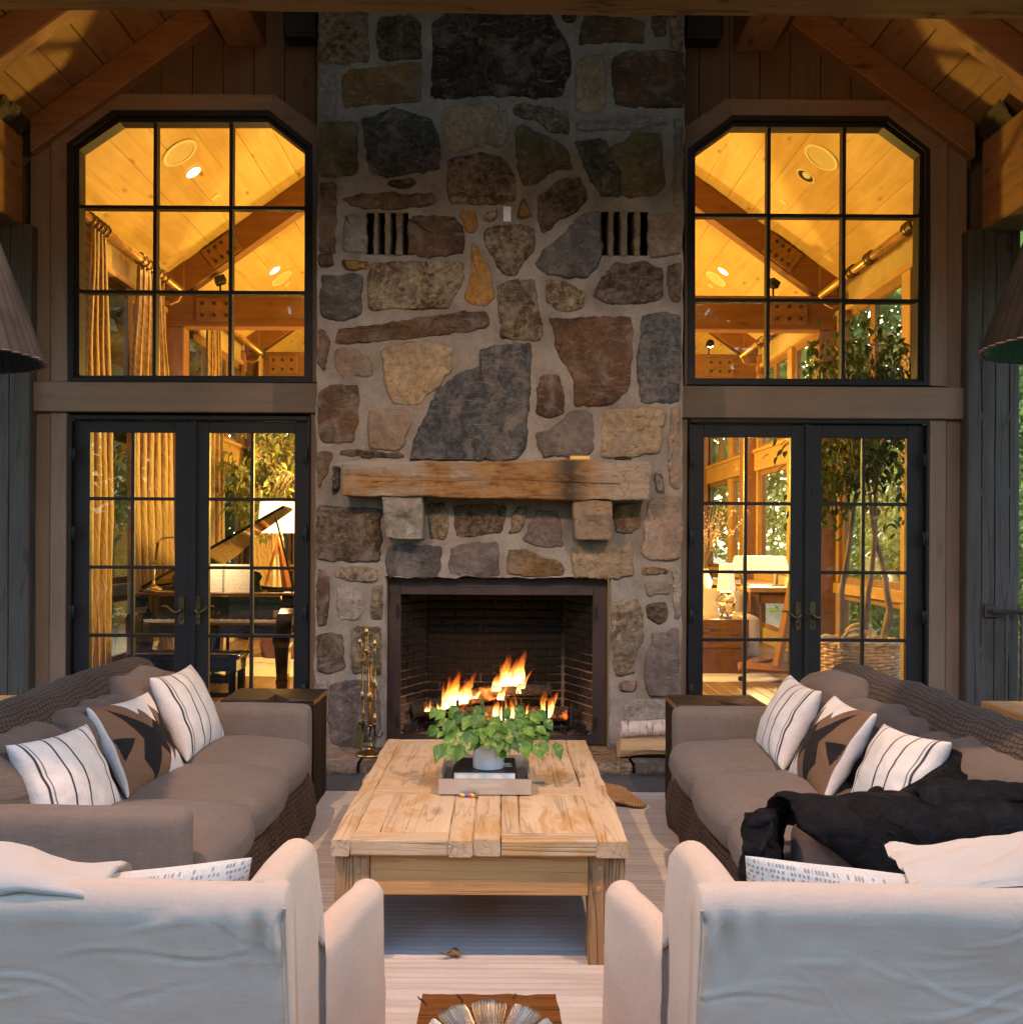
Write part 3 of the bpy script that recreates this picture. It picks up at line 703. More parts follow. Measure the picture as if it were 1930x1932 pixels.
CLS = {'blk': ((.028, .022, .018), (.06, .042, .03)), 'dbr': ((.06, .038, .025), (.12, .085, .055)), 'och': ((.25, .14, .05), (.13, .075, .03)),
       'rust': ((.155, .082, .042), (.07, .044, .03)), 'tan': ((.36, .27, .17), (.27, .19, .115)), 'blu': ((.062, .065, .074), (.10, .10, .105)),
       'olv': ((.17, .135, .06), (.09, .075, .045)), 'mot': ((.10, .066, .04), (.24, .185, .12)), 'pur': ((.18, .14, .125), (.11, .085, .08)),
       'org': ((.42, .21, .055), (.28, .14, .04)), 'pnk': ((.34, .25, .18), (.21, .145, .10)), 'gry': ((.11, .103, .10), (.065, .06, .058)),
       'dgr': ((.05, .048, .048), (.085, .08, .075)), 'lt': ((.30, .26, .21), (.24, .205, .17)), 'lgr': ((.27, .25, .22), (.21, .19, .165))}
def stone(poly, cls, proud=.016, name='stone', y=None, parent=None, seed=[0]):
    seed[0] += 1; sd_ = seed[0] * 3.17; y = YC if y is None else y
    ar = 0; cx = cz = 0; n = len(poly)
    for i in range(n):
        p, q = poly[i], poly[(i + 1) % n]; k = p[0] * q[1] - q[0] * p[1]; ar += k; cx += (p[0] + q[0]) * k; cz += (p[1] + q[1]) * k
    cx /= 3 * ar; cz /= 3 * ar
    out = []
    for i in range(n):
        p, q = poly[i], poly[(i + 1) % n]; L = math.hypot(q[0] - p[0], q[1] - p[1]); m = max(1, int(L / .018))
        for k in range(m): out.append((lerp(p[0], q[0], k / m), lerp(p[1], q[1], k / m)))
    for it in range(1):       # soften the corners of the measured outline
        out = [((out[i - 1][0] + 2 * out[i][0] + out[(i + 1) % len(out)][0]) / 4, (out[i - 1][1] + 2 * out[i][1] + out[(i + 1) % len(out)][1]) / 4) for i in range(len(out))]
    out = [(x + .014 * fbm(x * 14, z * 14, sd_) + .007 * fbm(x * 55, z * 55, sd_), z + .014 * fbm(x * 14, z * 14, sd_ + 9) + .007 * fbm(x * 55, z * 55, sd_ + 5)) for x, z in out]
    cxm, czm = cx, cz; out = [(cx + (x - cx) * 1.0 + .010 * (x - cx) / (math.hypot(x - cx, z - cz) + 1e-6), cz + (z - cz) + .010 * (z - cz) / (math.hypot(x - cx, z - cz) + 1e-6)) for x, z in out]
    rad = math.sqrt(abs(ar) / 2 / PI) + .01
    def sc(p, k): return (cx + (p[0] - cx) * k, cz + (p[1] - cz) * k)
    rings = [(1.02, -.02), (1.0, .35), (1 - .005 / rad, .9), (1 - .014 / rad, 1.0), (.8, 1), (.6, 1), (.4, 1), (.2, 1)]
    g = G(); P = []
    for k, hgt in rings:
        row = []
        for p in out:
            x, z = sc(p, k); hh = hgt * proud
            if hgt > .5: hh += proud * .75 * fbm(x * 7, z * 7, sd_) + .004 * fbm(x * 25, z * 25, sd_)
            row.append((x, y - hh, z))
        P.append(row)
    g.grid(P, cv=True); o = len(g.v); g.v.append((cx, y - proud, cz)); g.uv.append((0, 0)); m = len(out); e = (len(rings) - 1) * m
    g.f += [(e + k, e + (k + 1) % m, o) for k in range(m)]
    ob = mk(name, g, MAT['stone'], parent or ch, smooth=True, fix=True)
    c1, c2 = CLS[cls]; k = .85 + .3 * random.random(); ob['c1'] = [x * k for x in c1]; ob['c2'] = [x * k for x in c2]
    return ob
ST = {'C': [
 ('mot', '75,60 305,58 315,300 200,310 75,312'), ('dbr', '362,110 400,88 520,85 565,120 572,285 480,292 372,290 362,220'),
 ('blk', '640,120 700,72 900,68 1000,90 1080,70 1210,80 1230,140 1290,210 1300,340 1265,470 1120,475 900,465 700,485 630,470 640,300'),
 ('och', '190,385 230,350 350,345 440,330 520,312 565,315 568,500 400,505 210,535'), ('lgr', '76,355 155,355 158,565 76,570'),
 ('blk', '1275,70 1338,70 1330,105 1290,115'), ('rust', '1385,80 1480,75 1500,100 1600,95 1665,115 1665,210 1500,205 1430,220 1355,215 1360,160'),
 ('dbr', '1715,75 1780,75 1775,175 1720,185'), ('mot', '1800,70 1862,70 1862,245 1810,235'),
 ('tan', '1340,320 1400,290 1465,262 1480,400 1478,540 1420,560 1340,545'), ('rust', '1520,290 1560,265 1700,258 1864,262 1864,525 1700,525 1540,515 1530,420'),
 ('olv', '76,612 255,608 258,850 200,865 76,870'), ('dgr', '290,590 400,560 440,535 520,565 620,595 660,690 662,835 520,855 400,870 330,855 305,720'),
 ('tan', '675,535 900,515 955,520 940,575 905,610 897,700 870,725 750,740 700,720'), ('pnk', '908,615 960,562 996,560 1000,690 960,720 905,705'),
 ('mot', '1035,530 1080,515 1180,540 1290,560 1305,650 1270,660 1200,640 1140,585 1040,570'), ('olv', '1040,660 1060,618 1150,660 1230,700 1290,740 1318,830 1220,845 1150,900 1080,915 1060,840 1050,750'),
 ('lt', '1350,605 1500,590 1640,575 1780,580 1780,620 1600,635 1350,650'), ('dgr', '1330,705 1480,695 1500,740 1450,760 1550,830 1556,965 1470,970 1400,850 1360,760'),
 ('olv', '1505,735 1600,690 1620,655 1755,665 1765,900 1740,955 1600,965 1562,960 1554,828 1462,758'), ('mot', '710,790 800,780 870,760 980,790 1025,850 1040,960 1020,995 860,1005 720,1000 705,900'),
 ('dbr', '410,900 540,885 545,915 430,925'), ('rust', '195,975 300,960 400,955 520,965 635,955 632,1010 480,1030 290,1025 210,1000'),
 ('rust', '76,910 155,920 150,1240 76,1240'), ('dbr', '1150,980 1250,900 1350,880 1370,930 1390,980 1340,1040 1250,1080 1180,1150 1160,1100'),
 ('lt', '1822,600 1860,600 1860,1010 1822,1010'), ('och', '1080,985 1125,1070 1055,1075'), ('org', '770,1052 840,1050 850,1145 800,1150 795,1100 770,1085'), ('mot', '890,1060 950,1040 935,1085 890,1085'),
 ('rust', '516,1085 560,1070 740,1075 775,1120 778,1250 600,1262 518,1255'), ('lgr', '200,1065 302,1065 302,1245 205,1240'), ('pnk', '1698,1065 1855,1065 1855,1250 1725,1265 1698,1265')],
 'D': [
 ('mot', '890,20 960,-8 1060,-13 1125,12 1125,110 1080,160 1040,225 965,215 940,150 900,80'), ('gry', '1145,180 1180,110 1300,20 1350,-60 1455,-80 1458,100 1440,170 1400,235 1300,240 1190,220'),
 ('rust', '70,130 145,135 140,185 70,185'), ('och', '190,155 315,165 310,200 215,205 190,185'), ('mot', '330,210 350,172 560,170 770,170 780,200 755,300 700,385 500,395 320,400 320,300'),
 ('gry', '85,235 278,235 282,300 275,430 150,450 90,430'), ('org', '820,80 860,100 890,180 920,250 925,340 890,380 820,365 790,330 825,240'),
 ('rust', '165,510 250,490 400,470 600,440 780,410 890,412 905,480 850,500 700,520 500,540 200,568 165,560'), ('mot', '955,290 1000,270 1135,258 1140,380 1165,470 1160,550 970,535 965,420'),
 ('mot', '1200,260 1260,262 1380,320 1370,390 1280,405 1200,360'), ('dbr', '1475,240 1520,180 1680,168 1755,200 1755,350 1620,370 1500,372 1430,330'), ('dbr', '1790,200 1852,165 1852,360 1805,350'),
 ('rust', '1215,455 1300,450 1600,440 1612,520 1590,780 1520,865 1340,870 1330,740 1250,600'), ('blu', '1665,440 1750,420 1848,430 1848,850 1660,855 1645,640'), ('rust', '68,500 95,505 120,560 100,700 70,680'),
 ('pnk', '158,600 240,595 320,640 330,720 190,725 155,690'), ('tan', '380,600 550,560 720,590 725,700 640,790 560,870 430,860 400,740'),
 ('blu', '870,600 930,585 1110,575 1105,820 1090,960 1090,1060 1040,1138 530,1138 540,1060 600,930 660,800 750,730 870,690'), ('rust', '1160,740 1200,720 1255,725 1270,820 1268,910 1200,935 1150,910'),
 ('rust', '70,820 130,780 262,778 260,950 230,1055 90,1050 70,1010'), ('pnk', '320,905 420,895 505,905 520,960 470,1090 330,1085'), ('dbr', '178,1095 320,1100 480,1115 480,1135 320,1130 178,1118'),
 ('pur', '1140,1010 1200,1005 1320,905 1415,915 1420,1090 1360,1120 1180,1125'), ('tan', '1480,900 1650,885 1775,900 1770,950 1740,1100 1600,1125 1465,1120'), ('pnk', '1802,880 1850,880 1850,1280 1795,1260'), ('rust', '67,1105 130,1110 110,1200 67,1290')],
 'E': [
 ('dbr', '62,310 250,320 370,325 372,480 360,570 200,572 70,560'), ('mot', '155,620 250,608 350,620 355,665 290,675 160,660'), ('rust', '62,620 100,625 122,690 110,880 62,895'), ('lt', '165,720 270,710 290,770 270,860 170,865'),
 ('mot', '330,720 385,695 382,860 335,860'), ('rust', '62,940 185,940 195,1100 100,1130 62,1110'), ('mot', '235,910 370,905 372,1130 240,1120'), ('pur', '130,1200 200,1170 350,1180 370,1400 330,1490 140,1480 120,1350'),
 ('mot', '610,300 680,300 705,400 690,470 620,460'), ('dbr', '740,305 880,300 990,310 970,430 860,445 755,455'), ('mot', '1045,310 1100,315 1060,420 1010,440'), ('pur', '1150,330 1250,340 1268,500 1150,495 1085,480 1105,430'),
 ('och', '1525,300 1650,295 1650,400 1600,440 1535,430'), ('pnk', '1700,280 1850,262 1850,560 1700,575 1665,530'), ('gry', '415,510 520,500 670,510 665,600 650,648 480,655 405,648'), ('pur', '720,515 860,485 950,480 945,560 955,648 720,648'),
 ('och', '1010,520 1100,520 1170,560 1255,580 1270,645 1100,650 1005,630'), ('tan', '1320,510 1500,490 1610,490 1615,640 1540,655 1330,648'), ('och', '1665,615 1780,612 1780,640 1665,640'), ('pnk', '1690,680 1790,675 1795,735 1690,740'),
 ('dbr', '1690,790 1780,780 1785,860 1760,880 1700,850'), ('mot', '1525,780 1640,770 1665,850 1660,970 1620,1050 1625,1125 1530,1135 1515,950'), ('pur', '1720,940 1842,920 1842,1235 1700,1240 1675,1100'), ('pnk', '1550,1170 1640,1165 1630,1215 1555,1215'),
 ('lt', '1580,1290 1650,1260 1760,1270 1780,1350 1740,1380 1580,1380'), ('lt', '62,1160 110,1170 100,1500 62,1510'), ('pnk', '1722,150 1760,140 1770,240 1735,240'), ('dbr', '140,105 178,115 172,220 142,245'), ('lt', '1815,610 1848,606 1848,860 1822,850')]}
for c, L in ST.items():
    for cls, s_ in L:
        stone([xz(*map(float, p.split(',')), YC, c) for p in s_.split()], cls, .013 + .015 * random.random())
# vents: upright stones in a dark slot box
for s, bars in ((-1, ((336, 369), (391, 430), (446, 489))), (1, ((1491, 1529), (1552, 1597), (1620, 1661)))):
    a, b = VS[s]; g = G(); x0, x1, z0, z1 = a[0], b[0], b[1], a[1]
    y0, y1 = YC + .012, YC + .28
    g.box(x0 - .03, x0, y0, y1, z0 - .03, z1 + .03, 0); g.box(x1, x1 + .03, y0, y1, z0 - .03, z1 + .03, 0); g.box(x0, x1, y0, y1, z1, z1 + .03, 0); g.box(x0, x1, y0, y1, z0 - .03, z0, 0); g.box(x0, x1, y1, y1 + .03, z0 - .03, z1 + .03, 0)
    vb = mk('vent', g, MAT['navy'], ch)
    for m0, m1 in bars:
        xa, xb = xz(m0, 1100, YC, 'C')[0], xz(m1, 1100, YC, 'C')[0]; g = G(); P = []
        for i in range(13):
            u = i / 12; z = lerp(z0 - .004, z1 + .004, u); w0 = .009 * fbm(z * 14, m0 * .1); w1 = .009 * fbm(z * 14, m1 * .1)
            P.append([(xa + w0 + .006, YC + .01, z), (xa + w0 + .012, YC - .012 + .01 * fbm(z * 9, m0), z), (xb + w1 - .012, YC - .010 + .01 * fbm(z * 9, m1), z), (xb + w1 - .006, YC + .01, z), (xb + w1 - .006, YC + .2, z), (xa + w0 + .006, YC + .2, z)])
        g.grid(P, cv=True); bo = mk('stone_bar', g, MAT['stone'], vb, fix=True); bo['c1'] = (.26, .20, .14); bo['c2'] = (.17, .12, .08)
# mantel and corbels
def hewn(poly, y0, y1, name, c1, c2, seed, parent=ch, taper=0):
    """a hewn block: measured outline in the front plane, rough front and edges"""
    g = G(); n = len(poly); out = []
    for i in range(n):
        p, q = poly[i], poly[(i + 1) % n]; L = math.hypot(q[0] - p[0], q[1] - p[1]); m = max(1, int(L / .025))
        out += [(lerp(p[0], q[0], k / m), lerp(p[1], q[1], k / m)) for k in range(m)]
    zmin, zmax = min(p[1] for p in out), max(p[1] for p in out)
    out = [(x + .010 * fbm(x * 9, z * 9, seed) + .004 * fbm(x * 40, z * 40, seed), z + .011 * fbm(x * 7, z * 9, seed + 4) + .004 * fbm(x * 40, z * 40, seed + 2)) for x, z in out]
    cx = sum(p[0] for p in out) / len(out); cz = sum(p[1] for p in out) / len(out)
    P = []
    zr = [(y1, 1, 0), (lerp(y0, y1, .5), 1, 0), (y0 + .012, 1, .3), (y0 + .003, .985, 1), (y0, .95, 1), (y0, .85, 1), (y0, .72, 1), (y0, .58, 1), (y0, .44, 1), (y0, .3, 1), (y0, .15, 1)]
    wx = max(abs(p[0] - cx) for p in out); wz = max(abs(p[1] - cz) for p in out)
    for y, k, am in zr:
        kx = 1 - (1 - k) * min(1, wz / wx * 1.0)
        P.append([(cx + (x - cx) * kx, y + am * (.018 * fbm((cx + (x - cx) * kx) * 4, (cz + (z - cz) * k) * 11, seed) + .006 * fbm((cx + (x - cx) * kx) * 18, (cz + (z - cz) * k) * 34, seed)) - taper * (z - zmin) / (zmax - zmin) * (1 if y < y1 - .01 else 0), cz + (z - cz) * k) for x, z in out])
    g.grid(P, cv=True); o = len(g.v); g.v.append((cx, y0, cz)); g.uv.append((0, 0)); m = len(out); e = (len(zr) - 1) * m
    g.f += [(e + k, e + (k + 1) % m, o) for k in range(m)]; g.f.append(tuple(range(m)))
    ob = mk(name, g, MAT['stone'], parent, smooth=True, fix=True); ob['c1'] = c1; ob['c2'] = c2; return ob
YM = 6.60
q = [xz(x, y, YM, 'E') for x, y in ((182, 82), (400, 80), (900, 82), (1300, 80), (1705, 84), (1712, 110), (1696, 272), (1300, 274), (1000, 266), (600, 258), (184, 250))]
mt = NT('mantel stone'); v = mt.coords((1, 1, 1), rand=False); n1 = mt.noise(v, 3.2, 7, .65, .8); n2 = mt.noise(mt.coords((6, 6, 45), rand=False), 1, 5, .6, .6); n3 = mt.noise(v, 60, 4, .7)
sx = mt.n('SeparateXYZ', Vector=v)
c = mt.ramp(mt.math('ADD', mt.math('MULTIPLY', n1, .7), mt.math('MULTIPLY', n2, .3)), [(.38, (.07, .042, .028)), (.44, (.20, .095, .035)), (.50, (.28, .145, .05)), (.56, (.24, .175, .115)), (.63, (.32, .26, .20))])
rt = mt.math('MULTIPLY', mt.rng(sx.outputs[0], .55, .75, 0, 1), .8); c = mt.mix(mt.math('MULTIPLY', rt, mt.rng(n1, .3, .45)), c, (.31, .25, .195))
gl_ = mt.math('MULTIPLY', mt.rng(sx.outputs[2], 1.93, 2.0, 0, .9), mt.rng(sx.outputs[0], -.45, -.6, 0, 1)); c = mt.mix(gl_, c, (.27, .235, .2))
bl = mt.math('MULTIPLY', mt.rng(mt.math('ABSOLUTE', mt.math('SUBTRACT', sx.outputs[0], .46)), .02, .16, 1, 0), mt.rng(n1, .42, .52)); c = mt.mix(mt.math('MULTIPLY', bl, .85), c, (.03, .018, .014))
c = mt.mix(mt.rng(n2, .3, .45, .4, 0), c, (.09, .05, .025))
wv_ = mt.n('VectorMath', _operation='ADD', i0=mt.coords((1, 1, 1), rand=False), i1=mt.n('TexNoise', Vector=v, Scale=6, Detail=4).outputs['Color']); vo = mt.n('TexVoronoi', Vector=wv_, Scale=3.2, _feature='DISTANCE_TO_EDGE'); ck = mt.math('MULTIPLY', mt.rng(vo.outputs[0], .002, .016, 1, 0), mt.rng(sx.outputs[0], .7, .8, 0, .6)); c = mt.mix(ck, c, (.12, .05, .025))
hh = mt.math('ADD', mt.math('ADD', n1, mt.math('MULTIPLY', n2, .7)), mt.math('MULTIPLY', n3, .3)); mt.p(col=c, rough=.85, spec=.25, nrm=mt.bump(mt.math('SUBTRACT', hh, ck), .7, .02))
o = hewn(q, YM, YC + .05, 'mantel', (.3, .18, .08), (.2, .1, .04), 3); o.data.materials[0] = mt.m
for c, cl in (('380,256 584,256 584,330 580,465 400,465 392,400', ((.27, .25, .21), (.22, .19, .155))), ('1322,272 1522,276 1524,330 1515,468 1335,466 1326,360', ((.30, .19, .09), (.24, .17, .11)))):
    q = [xz(*map(float, p.split(',')), YM + .03, 'E') for p in c.split()]
    cb = hewn(q, YM + .05, YC + .05, 'corbel', cl[0], cl[1], 8 + q[0][0], taper=.03)
# hearth: flat stones along the foot
hz = .062
hs = [(-1.5, -.92, 'pnk'), (-.90, -.35, 'dbr'), (-.33, .28, 'pur'), (.30, .86, 'mot'), (.88, 1.6, 'gry')]
for i, (a, b, cl) in enumerate(hs):
    g = G(); P = []; n = 16
    for k in range(n + 1):
        x = lerp(a, b, k / n); fy = 6.32 + .035 * fbm(x * 4, i) + (.03 if k in (0, n) else 0); row = []
        for (yy, zz, am) in ((fy + .012, -.02, 1), (fy - .01, .02, 1), (fy + .004, hz - .01, 1), (fy + .03, hz, .4), (6.5, hz, .4), (6.7, hz, .4), (7.0, hz, 0), (7.62, hz, 0)):
            row.append((x + .01 * fbm(yy * 5, x, 3), yy + am * .02 * fbm(x * 9, zz * 30, i), zz + am * .01 * fbm(x * 7, yy * 7, i)))
        P.append(row)
    g.grid(P); ob = mk('hearth_stone', g, MAT['stone'], ch, smooth=True, fix=True); ob['c1'], ob['c2'] = CLS[cl]
# ------------------------------------------------------------------ firebox: bricks, metal frame
t = NT('fire brick'); pos = t.n('NewGeometry').outputs['Position']; sp = t.n('SeparateXYZ', Vector=pos); n1 = t.noise(pos, 3.0, 5, .6); n2 = t.noise(pos, 45, 5, .65); oi = t.n('ObjectInfo')
base = t.mix(oi.outputs['Random'], (.25, .185, .145), (.33, .25, .19)); base = t.mix(t.rng(n2, .35, .65, .5, 0), base, (.12, .085, .065))
soot = t.math('ADD', sp.outputs[2], t.math('MULTIPLY', t.math('SUBTRACT', n1, .5), 1.1))
ax = t.math('ABSOLUTE', t.math('ADD', sp.outputs[0], .03)); soot = t.math('SUBTRACT', soot, t.math('MULTIPLY', t.rng(ax, .40, .74), .30))
k = t.rng(soot, -.14, .20, .45, .996)
t.p(col=t.mix(k, base, (.008, .007, .0065)), rough=.92, spec=.2, nrm=t.bump(n2, .6, .01)); MAT['brick'] = t.m
t = NT('fire mortar'); pos = t.n('NewGeometry').outputs['Position']; sp = t.n('SeparateXYZ', Vector=pos); n1 = t.noise(pos, 3.0, 5, .6); ax = t.math('ABSOLUTE', t.math('ADD', sp.outputs[0], .03))
soot = t.math('SUBTRACT', t.math('ADD', sp.outputs[2], t.math('MULTIPLY', t.math('SUBTRACT', n1, .5), .9)), t.math('MULTIPLY', t.rng(ax, .40, .74), .35))
t.p(col=t.mix(t.rng(soot, .02, .48, .25, .985), (.33, .26, .21), (.012, .01, .009)), rough=.95); MAT['firemortar'] = t.m
pts = [(-.775, 6.99), (-.555, 7.48), (.505, 7.48), (.715, 6.99)]; H1 = 1.5
g = G()
g.grid([[(x, y, .055) , (x, y, H1)] for x, y in pts]); 
V = [(x, y, .066) for x, y in pts] + [(x, y, H1) for x, y in pts]; g.add(V, [(0, 1, 2, 3), (4, 5, 6, 7)])
fb = mk('firebox', g, MAT['firemortar'], ch)
bm_ = G(); bm_.rbox(-.098, .098, -.03, .03, -.025, .025, .012, 2, ns=.004, nf=20, bn=2); brick_me = mesh_of(bm_, 'brick', MAT['brick'], True)
bh_ = G(); bh_.rbox(-.046, .046, -.03, .03, -.025, .025, .012, 2, ns=.004, nf=20, seed=4, bn=1); half_me = mesh_of(bh_, 'brick', MAT['brick'], True)
rng_ = random.Random(4)
for (p, q) in zip(pts, pts[1:]):
    d = Vector((q[0] - p[0], q[1] - p[1], 0)); L = d.length; d.normalize(); ang = math.atan2(d.y, d.x); nrm = Vector((d.y, -d.x, 0))
    for r_ in range(21):
        z = .062 + .031 + r_ * .062; u = .004
        if r_ % 2: seq = [half_me]; 
        else: seq = []
        x = 0.0; first = (r_ % 2 == 1)
        while x < L - .03:
            use_half = first or (L - x < .17); first = False; ln = .102 if use_half else .206
            if L - x < .09: break
            c = Vector((p[0], p[1], z)) + d * (x + ln / 2) + nrm * (-.012 + .006 * rng_.random())
            mk('brick', half_me if use_half else brick_me, None, fb, M=Matrix.Translation(c) @ Matrix.Rotation(ang + .02 * (rng_.random() - .5), 4, 'Z') @ Matrix.Rotation(.015 * (rng_.random() - .5), 4, 'Y'))
            x += ln
YF = 6.94
fo = [(OX0 + .005, .07), (OX0 + .005, OZ1 - .012), (OX1 - .012, OZ1 - .012), (OX1 - .012, .07)]
a, b = xz(474, 738, YF, 'E'), xz(1419, 1440, YF, 'E'); fi_ = [(a[0], b[1]), (a[0], a[1]), (b[0], a[1]), (b[0], b[1])]
g = G(); g.ring(fo, fi_, YF, YF + .05); fr = mk('metal_frame', g, MAT['steel'], ch, fix=True)
g = G(); g.box(a[0], b[0], YF - .012, YF, a[1] - .002, a[1] + .05, .003); mk('top_bar', g, MAT['steel'], fr)
for (x, y) in ((461, 822), (1433, 832), (458, 1365), (1430, 1375)):
    c = xz(x, y, YF, 'E'); g = G(); n = 12; P = [(c[0] + .010 * math.cos(2 * PI * k / n), YF - .012, c[1] + .045 * math.sin(2 * PI * k / n)) for k in range(n + 1)]; g.tube(P, .005, 6); g.tube([(c[0], YF + .001, c[1] - .05), (c[0], YF - .012, c[1] - .05)], .008, 8); mk('latch', g, MAT['iron'], fr)
# small vents low in the side walls of the firebox
for x, y, Y in ((515, 1415, 7.15), (1372, 1410, 7.15)):
    c = at(x, y, Y, 'E'); s = -1 if x < 900 else 1; g = G(); g.box(-.075, .075, -.012, .012, -.045, .03, .003)
    mk('air_vent', g, MAT['navy'], fb, M=Matrix.Translation((lerp(pts[0][0], pts[1][0], .42) + .02 if s < 0 else lerp(pts[3][0], pts[2][0], .42) - .02, 7.2, .14)) @ Matrix.Rotation(R(66) if s < 0 else R(-66.8), 4, 'Z'))
# ------------------------------------------------------------------ the fire
fg = thing('fire_grate', 'black iron grate holding the burning logs in the fireplace', 'grate', (0, 7.2, .07))
for k, x in enumerate((-.46, -.3, -.13, .03, .18, .34, .52)):
    g = G(); g.tube([(x, 7.36, .17), (x, 7.1, .17), (x, 7.06, .18), (x, 7.05, .34 + .02 * (k % 2))], .011, 6); mk('bar', g, MAT['iron'], fg)
for y in (7.12, 7.3):
    g = G(); g.tube([(-.5, y, .155), (.56, y, .155)], .012, 6); mk('crossbar', g, MAT['iron'], fg)
for x in (-.42, .48):
    for y in (7.12, 7.3):
        g = G(); g.tube([(x, y, .155), (x, y, .068)], .012, 6); mk('foot', g, MAT['iron'], fg)
t = NT('charred log'); v = t.coords((1, 1, 1)); n1 = t.noise(v, 9, 6, .65); vo = t.n('TexVoronoi', Vector=v, Scale=60, _feature='DISTANCE_TO_EDGE'); n2 = t.noise(v, 5, 4)
gl = t.math('MULTIPLY', t.rng(n1, .52, .66), t.rng(n2, .50, .66)); t.p(col=t.mix(n1, (.012, .010, .009), (.06, .045, .035)), rough=.95, nrm=t.bump(t.math('ADD', n1, vo.outputs[0]), .9, .02), emit=(1, .16, .02), estr=t.math('MULTIPLY', gl, .5)); MAT['char'] = t.m
def log(name, a, b, r, mat, seed, label, cat='log', n=18, flat=0, group=None):
    a, b = Vector(a), Vector(b); g = G(); P = []; d = (b - a).normalized(); up = d.cross(Vector((0, 1, 0))).normalized(); w_ = d.cross(up)
    for i in range(19):
        u = i / 18; c = a.lerp(b, u); e = 1 if 0 < i < 18 else .96
        P.append([c + (up * math.cos(2 * PI * k / n) * (1 - flat) + w_ * math.sin(2 * PI * k / n)) * r * e * (1 + .12 * fbm(u * 4, math.cos(2 * PI * k / n) * 1.5, seed + math.sin(2 * PI * k / n))) for k in range(n)])
    g.grid(P, cv=True); g.f.append(tuple(range(n))[::-1]); g.f.append(tuple(18 * n + k for k in range(n)))
    o = mk(name, g, mat, smooth=True); return tag(o, label, cat, group)
log('burning_log', (-.64, 7.22, .25), (.12, 7.26, .43), .055, MAT['char'], 1, 'long charred log tilted up across the back of the fire grate')
log('burning_log', (-.05, 7.19, .415), (.38, 7.17, .42), .04, MAT['char'], 2, 'short charred stick glowing under the tallest flame')
log('burning_log', (-.35, 7.24, .23), (.50, 7.24, .235), .055, MAT['char'], 3, 'charred log lying flat on the bars of the fire grate')
t = NT('flame'); uv = t.n('TexCoord').outputs['UV']; sp = t.n('SeparateXYZ', Vector=uv); n1 = t.noise(t.coords((15, 15, 3.6)), 1.6, 5, .62, 1.4); lw = t.n('LayerWeight', Blend=.42)
hgt = t.math('ADD', sp.outputs[1], t.math('MULTIPLY', t.math('SUBTRACT', n1, .5), .7))
c = t.ramp(hgt, [(.0, (1, .72, .32)), (.22, (1, .60, .18)), (.5, (1, .30, .035)), (.8, (.9, .12, .008)), (1, (.5, .035, .002))])
st = t.ramp(hgt, [(.0, (1, 1, 1)), (.3, (.8, .8, .8)), (.62, (.26, .26, .26)), (1, (.07, .07, .07))])
e = t.n('Emission', Color=c, Strength=t.math('MULTIPLY', st, 1.15)); tr = t.n('BsdfTransparent')
core = t.math('POWER', t.math('SUBTRACT', 1.0, lw.outputs['Facing']), 1.3)
al = t.math('MULTIPLY', core, t.rng(hgt, .25, 1.05, .95, .0), clamp=True); al = t.math('MULTIPLY', al, t.rng(n1, .40, .62, .0, .85))
mx = t.n('MixShader', i0=al, i1=tr.outputs[0], i2=e.outputs[0]); t.t.links.new(mx.outputs[0], t.out.inputs[0]); MAT['flame'] = t.m
fire = thing('fire', 'orange wood fire burning on the fireplace grate', 'fire', (0, 7.2, .2))
def flame(c, y, h, w0, seed, lean=0):
    """c = (x,z) of the foot"""
    g = G(); P = []; U = []; nr, ns = 18, 12
    for i in range(nr):
        u = i / (nr - 1); prof = (.55 + .6 * u ** .5) * (1 - u) ** .85 * 1.35 + .004
        cx = c[0] + lean * u ** 1.5 * h + .22 * w0 * math.sin(u * 5.2 + seed) * (u + .1) + .30 * w0 * fbm(u * 2.4, seed) * u
        row = []; ur = []
        for k in range(ns):
            a = 2 * PI * k / ns; rr = w0 * prof * (1 + .35 * fbm(u * 3 + seed, math.cos(a) * 1.2, math.sin(a) + seed))
            row.append((cx + rr * math.cos(a), y + .45 * rr * math.sin(a), c[1] + h * u)); ur.append((k / ns, u + .001))
        P.append(row); U.append(ur)
    g.grid(P, cv=True, uv=U); mk('flame', g, MAT['flame'], fire, smooth=True)
fl_ = [((945, 1000), 1050, 7.15, .050, .0), ((1000, 1035), 760, 7.18, .050, .10), ((1080, 1000), 790, 7.22, .06, .05), ((1050, 1020), 860, 7.16, .045, .25), ((985, 1040), 830, 7.17, .028, -.12), ((925, 1060), 900, 7.15, .042, .22), ((1100, 1080), 930, 7.14, .022, .42), ((1130, 1040), 990, 7.14, .018, .9),
       ((560, 1175), 960, 7.17, .050, .05), ((600, 1170), 900, 7.19, .045, .03), ((640, 1160), 960, 7.16, .06, .25), ((690, 1130), 1010, 7.17, .038, .3), ((520, 1200), 980, 7.15, .03, -.1), ((450, 1215), 1150, 7.14, .026, -.12), ((370, 1225), 1160, 7.14, .018, 0), ((500, 1210), 1120, 7.13, .03, .3),
       ((950, 1130), 1020, 7.12, .022, .3), ((990, 1290), 1080, 7.10, .034, -.1), ((1010, 1300), 1180, 7.09, .045, 0), ((1090, 1290), 1190, 7.09, .042, .1), ((1060, 1260), 1110, 7.10, .016, -.2), ((920, 1260), 1120, 7.11, .028, .1), ((1130, 1285), 1210, 7.08, .03, .15),
       ((1310, 1280), 1050, 7.10, .040, .02), ((1330, 1270), 1090, 7.09, .03, .22), ((1300, 1290), 1150, 7.08, .035, .0), ((740, 1120), 1075, 7.16, .02, .6)]
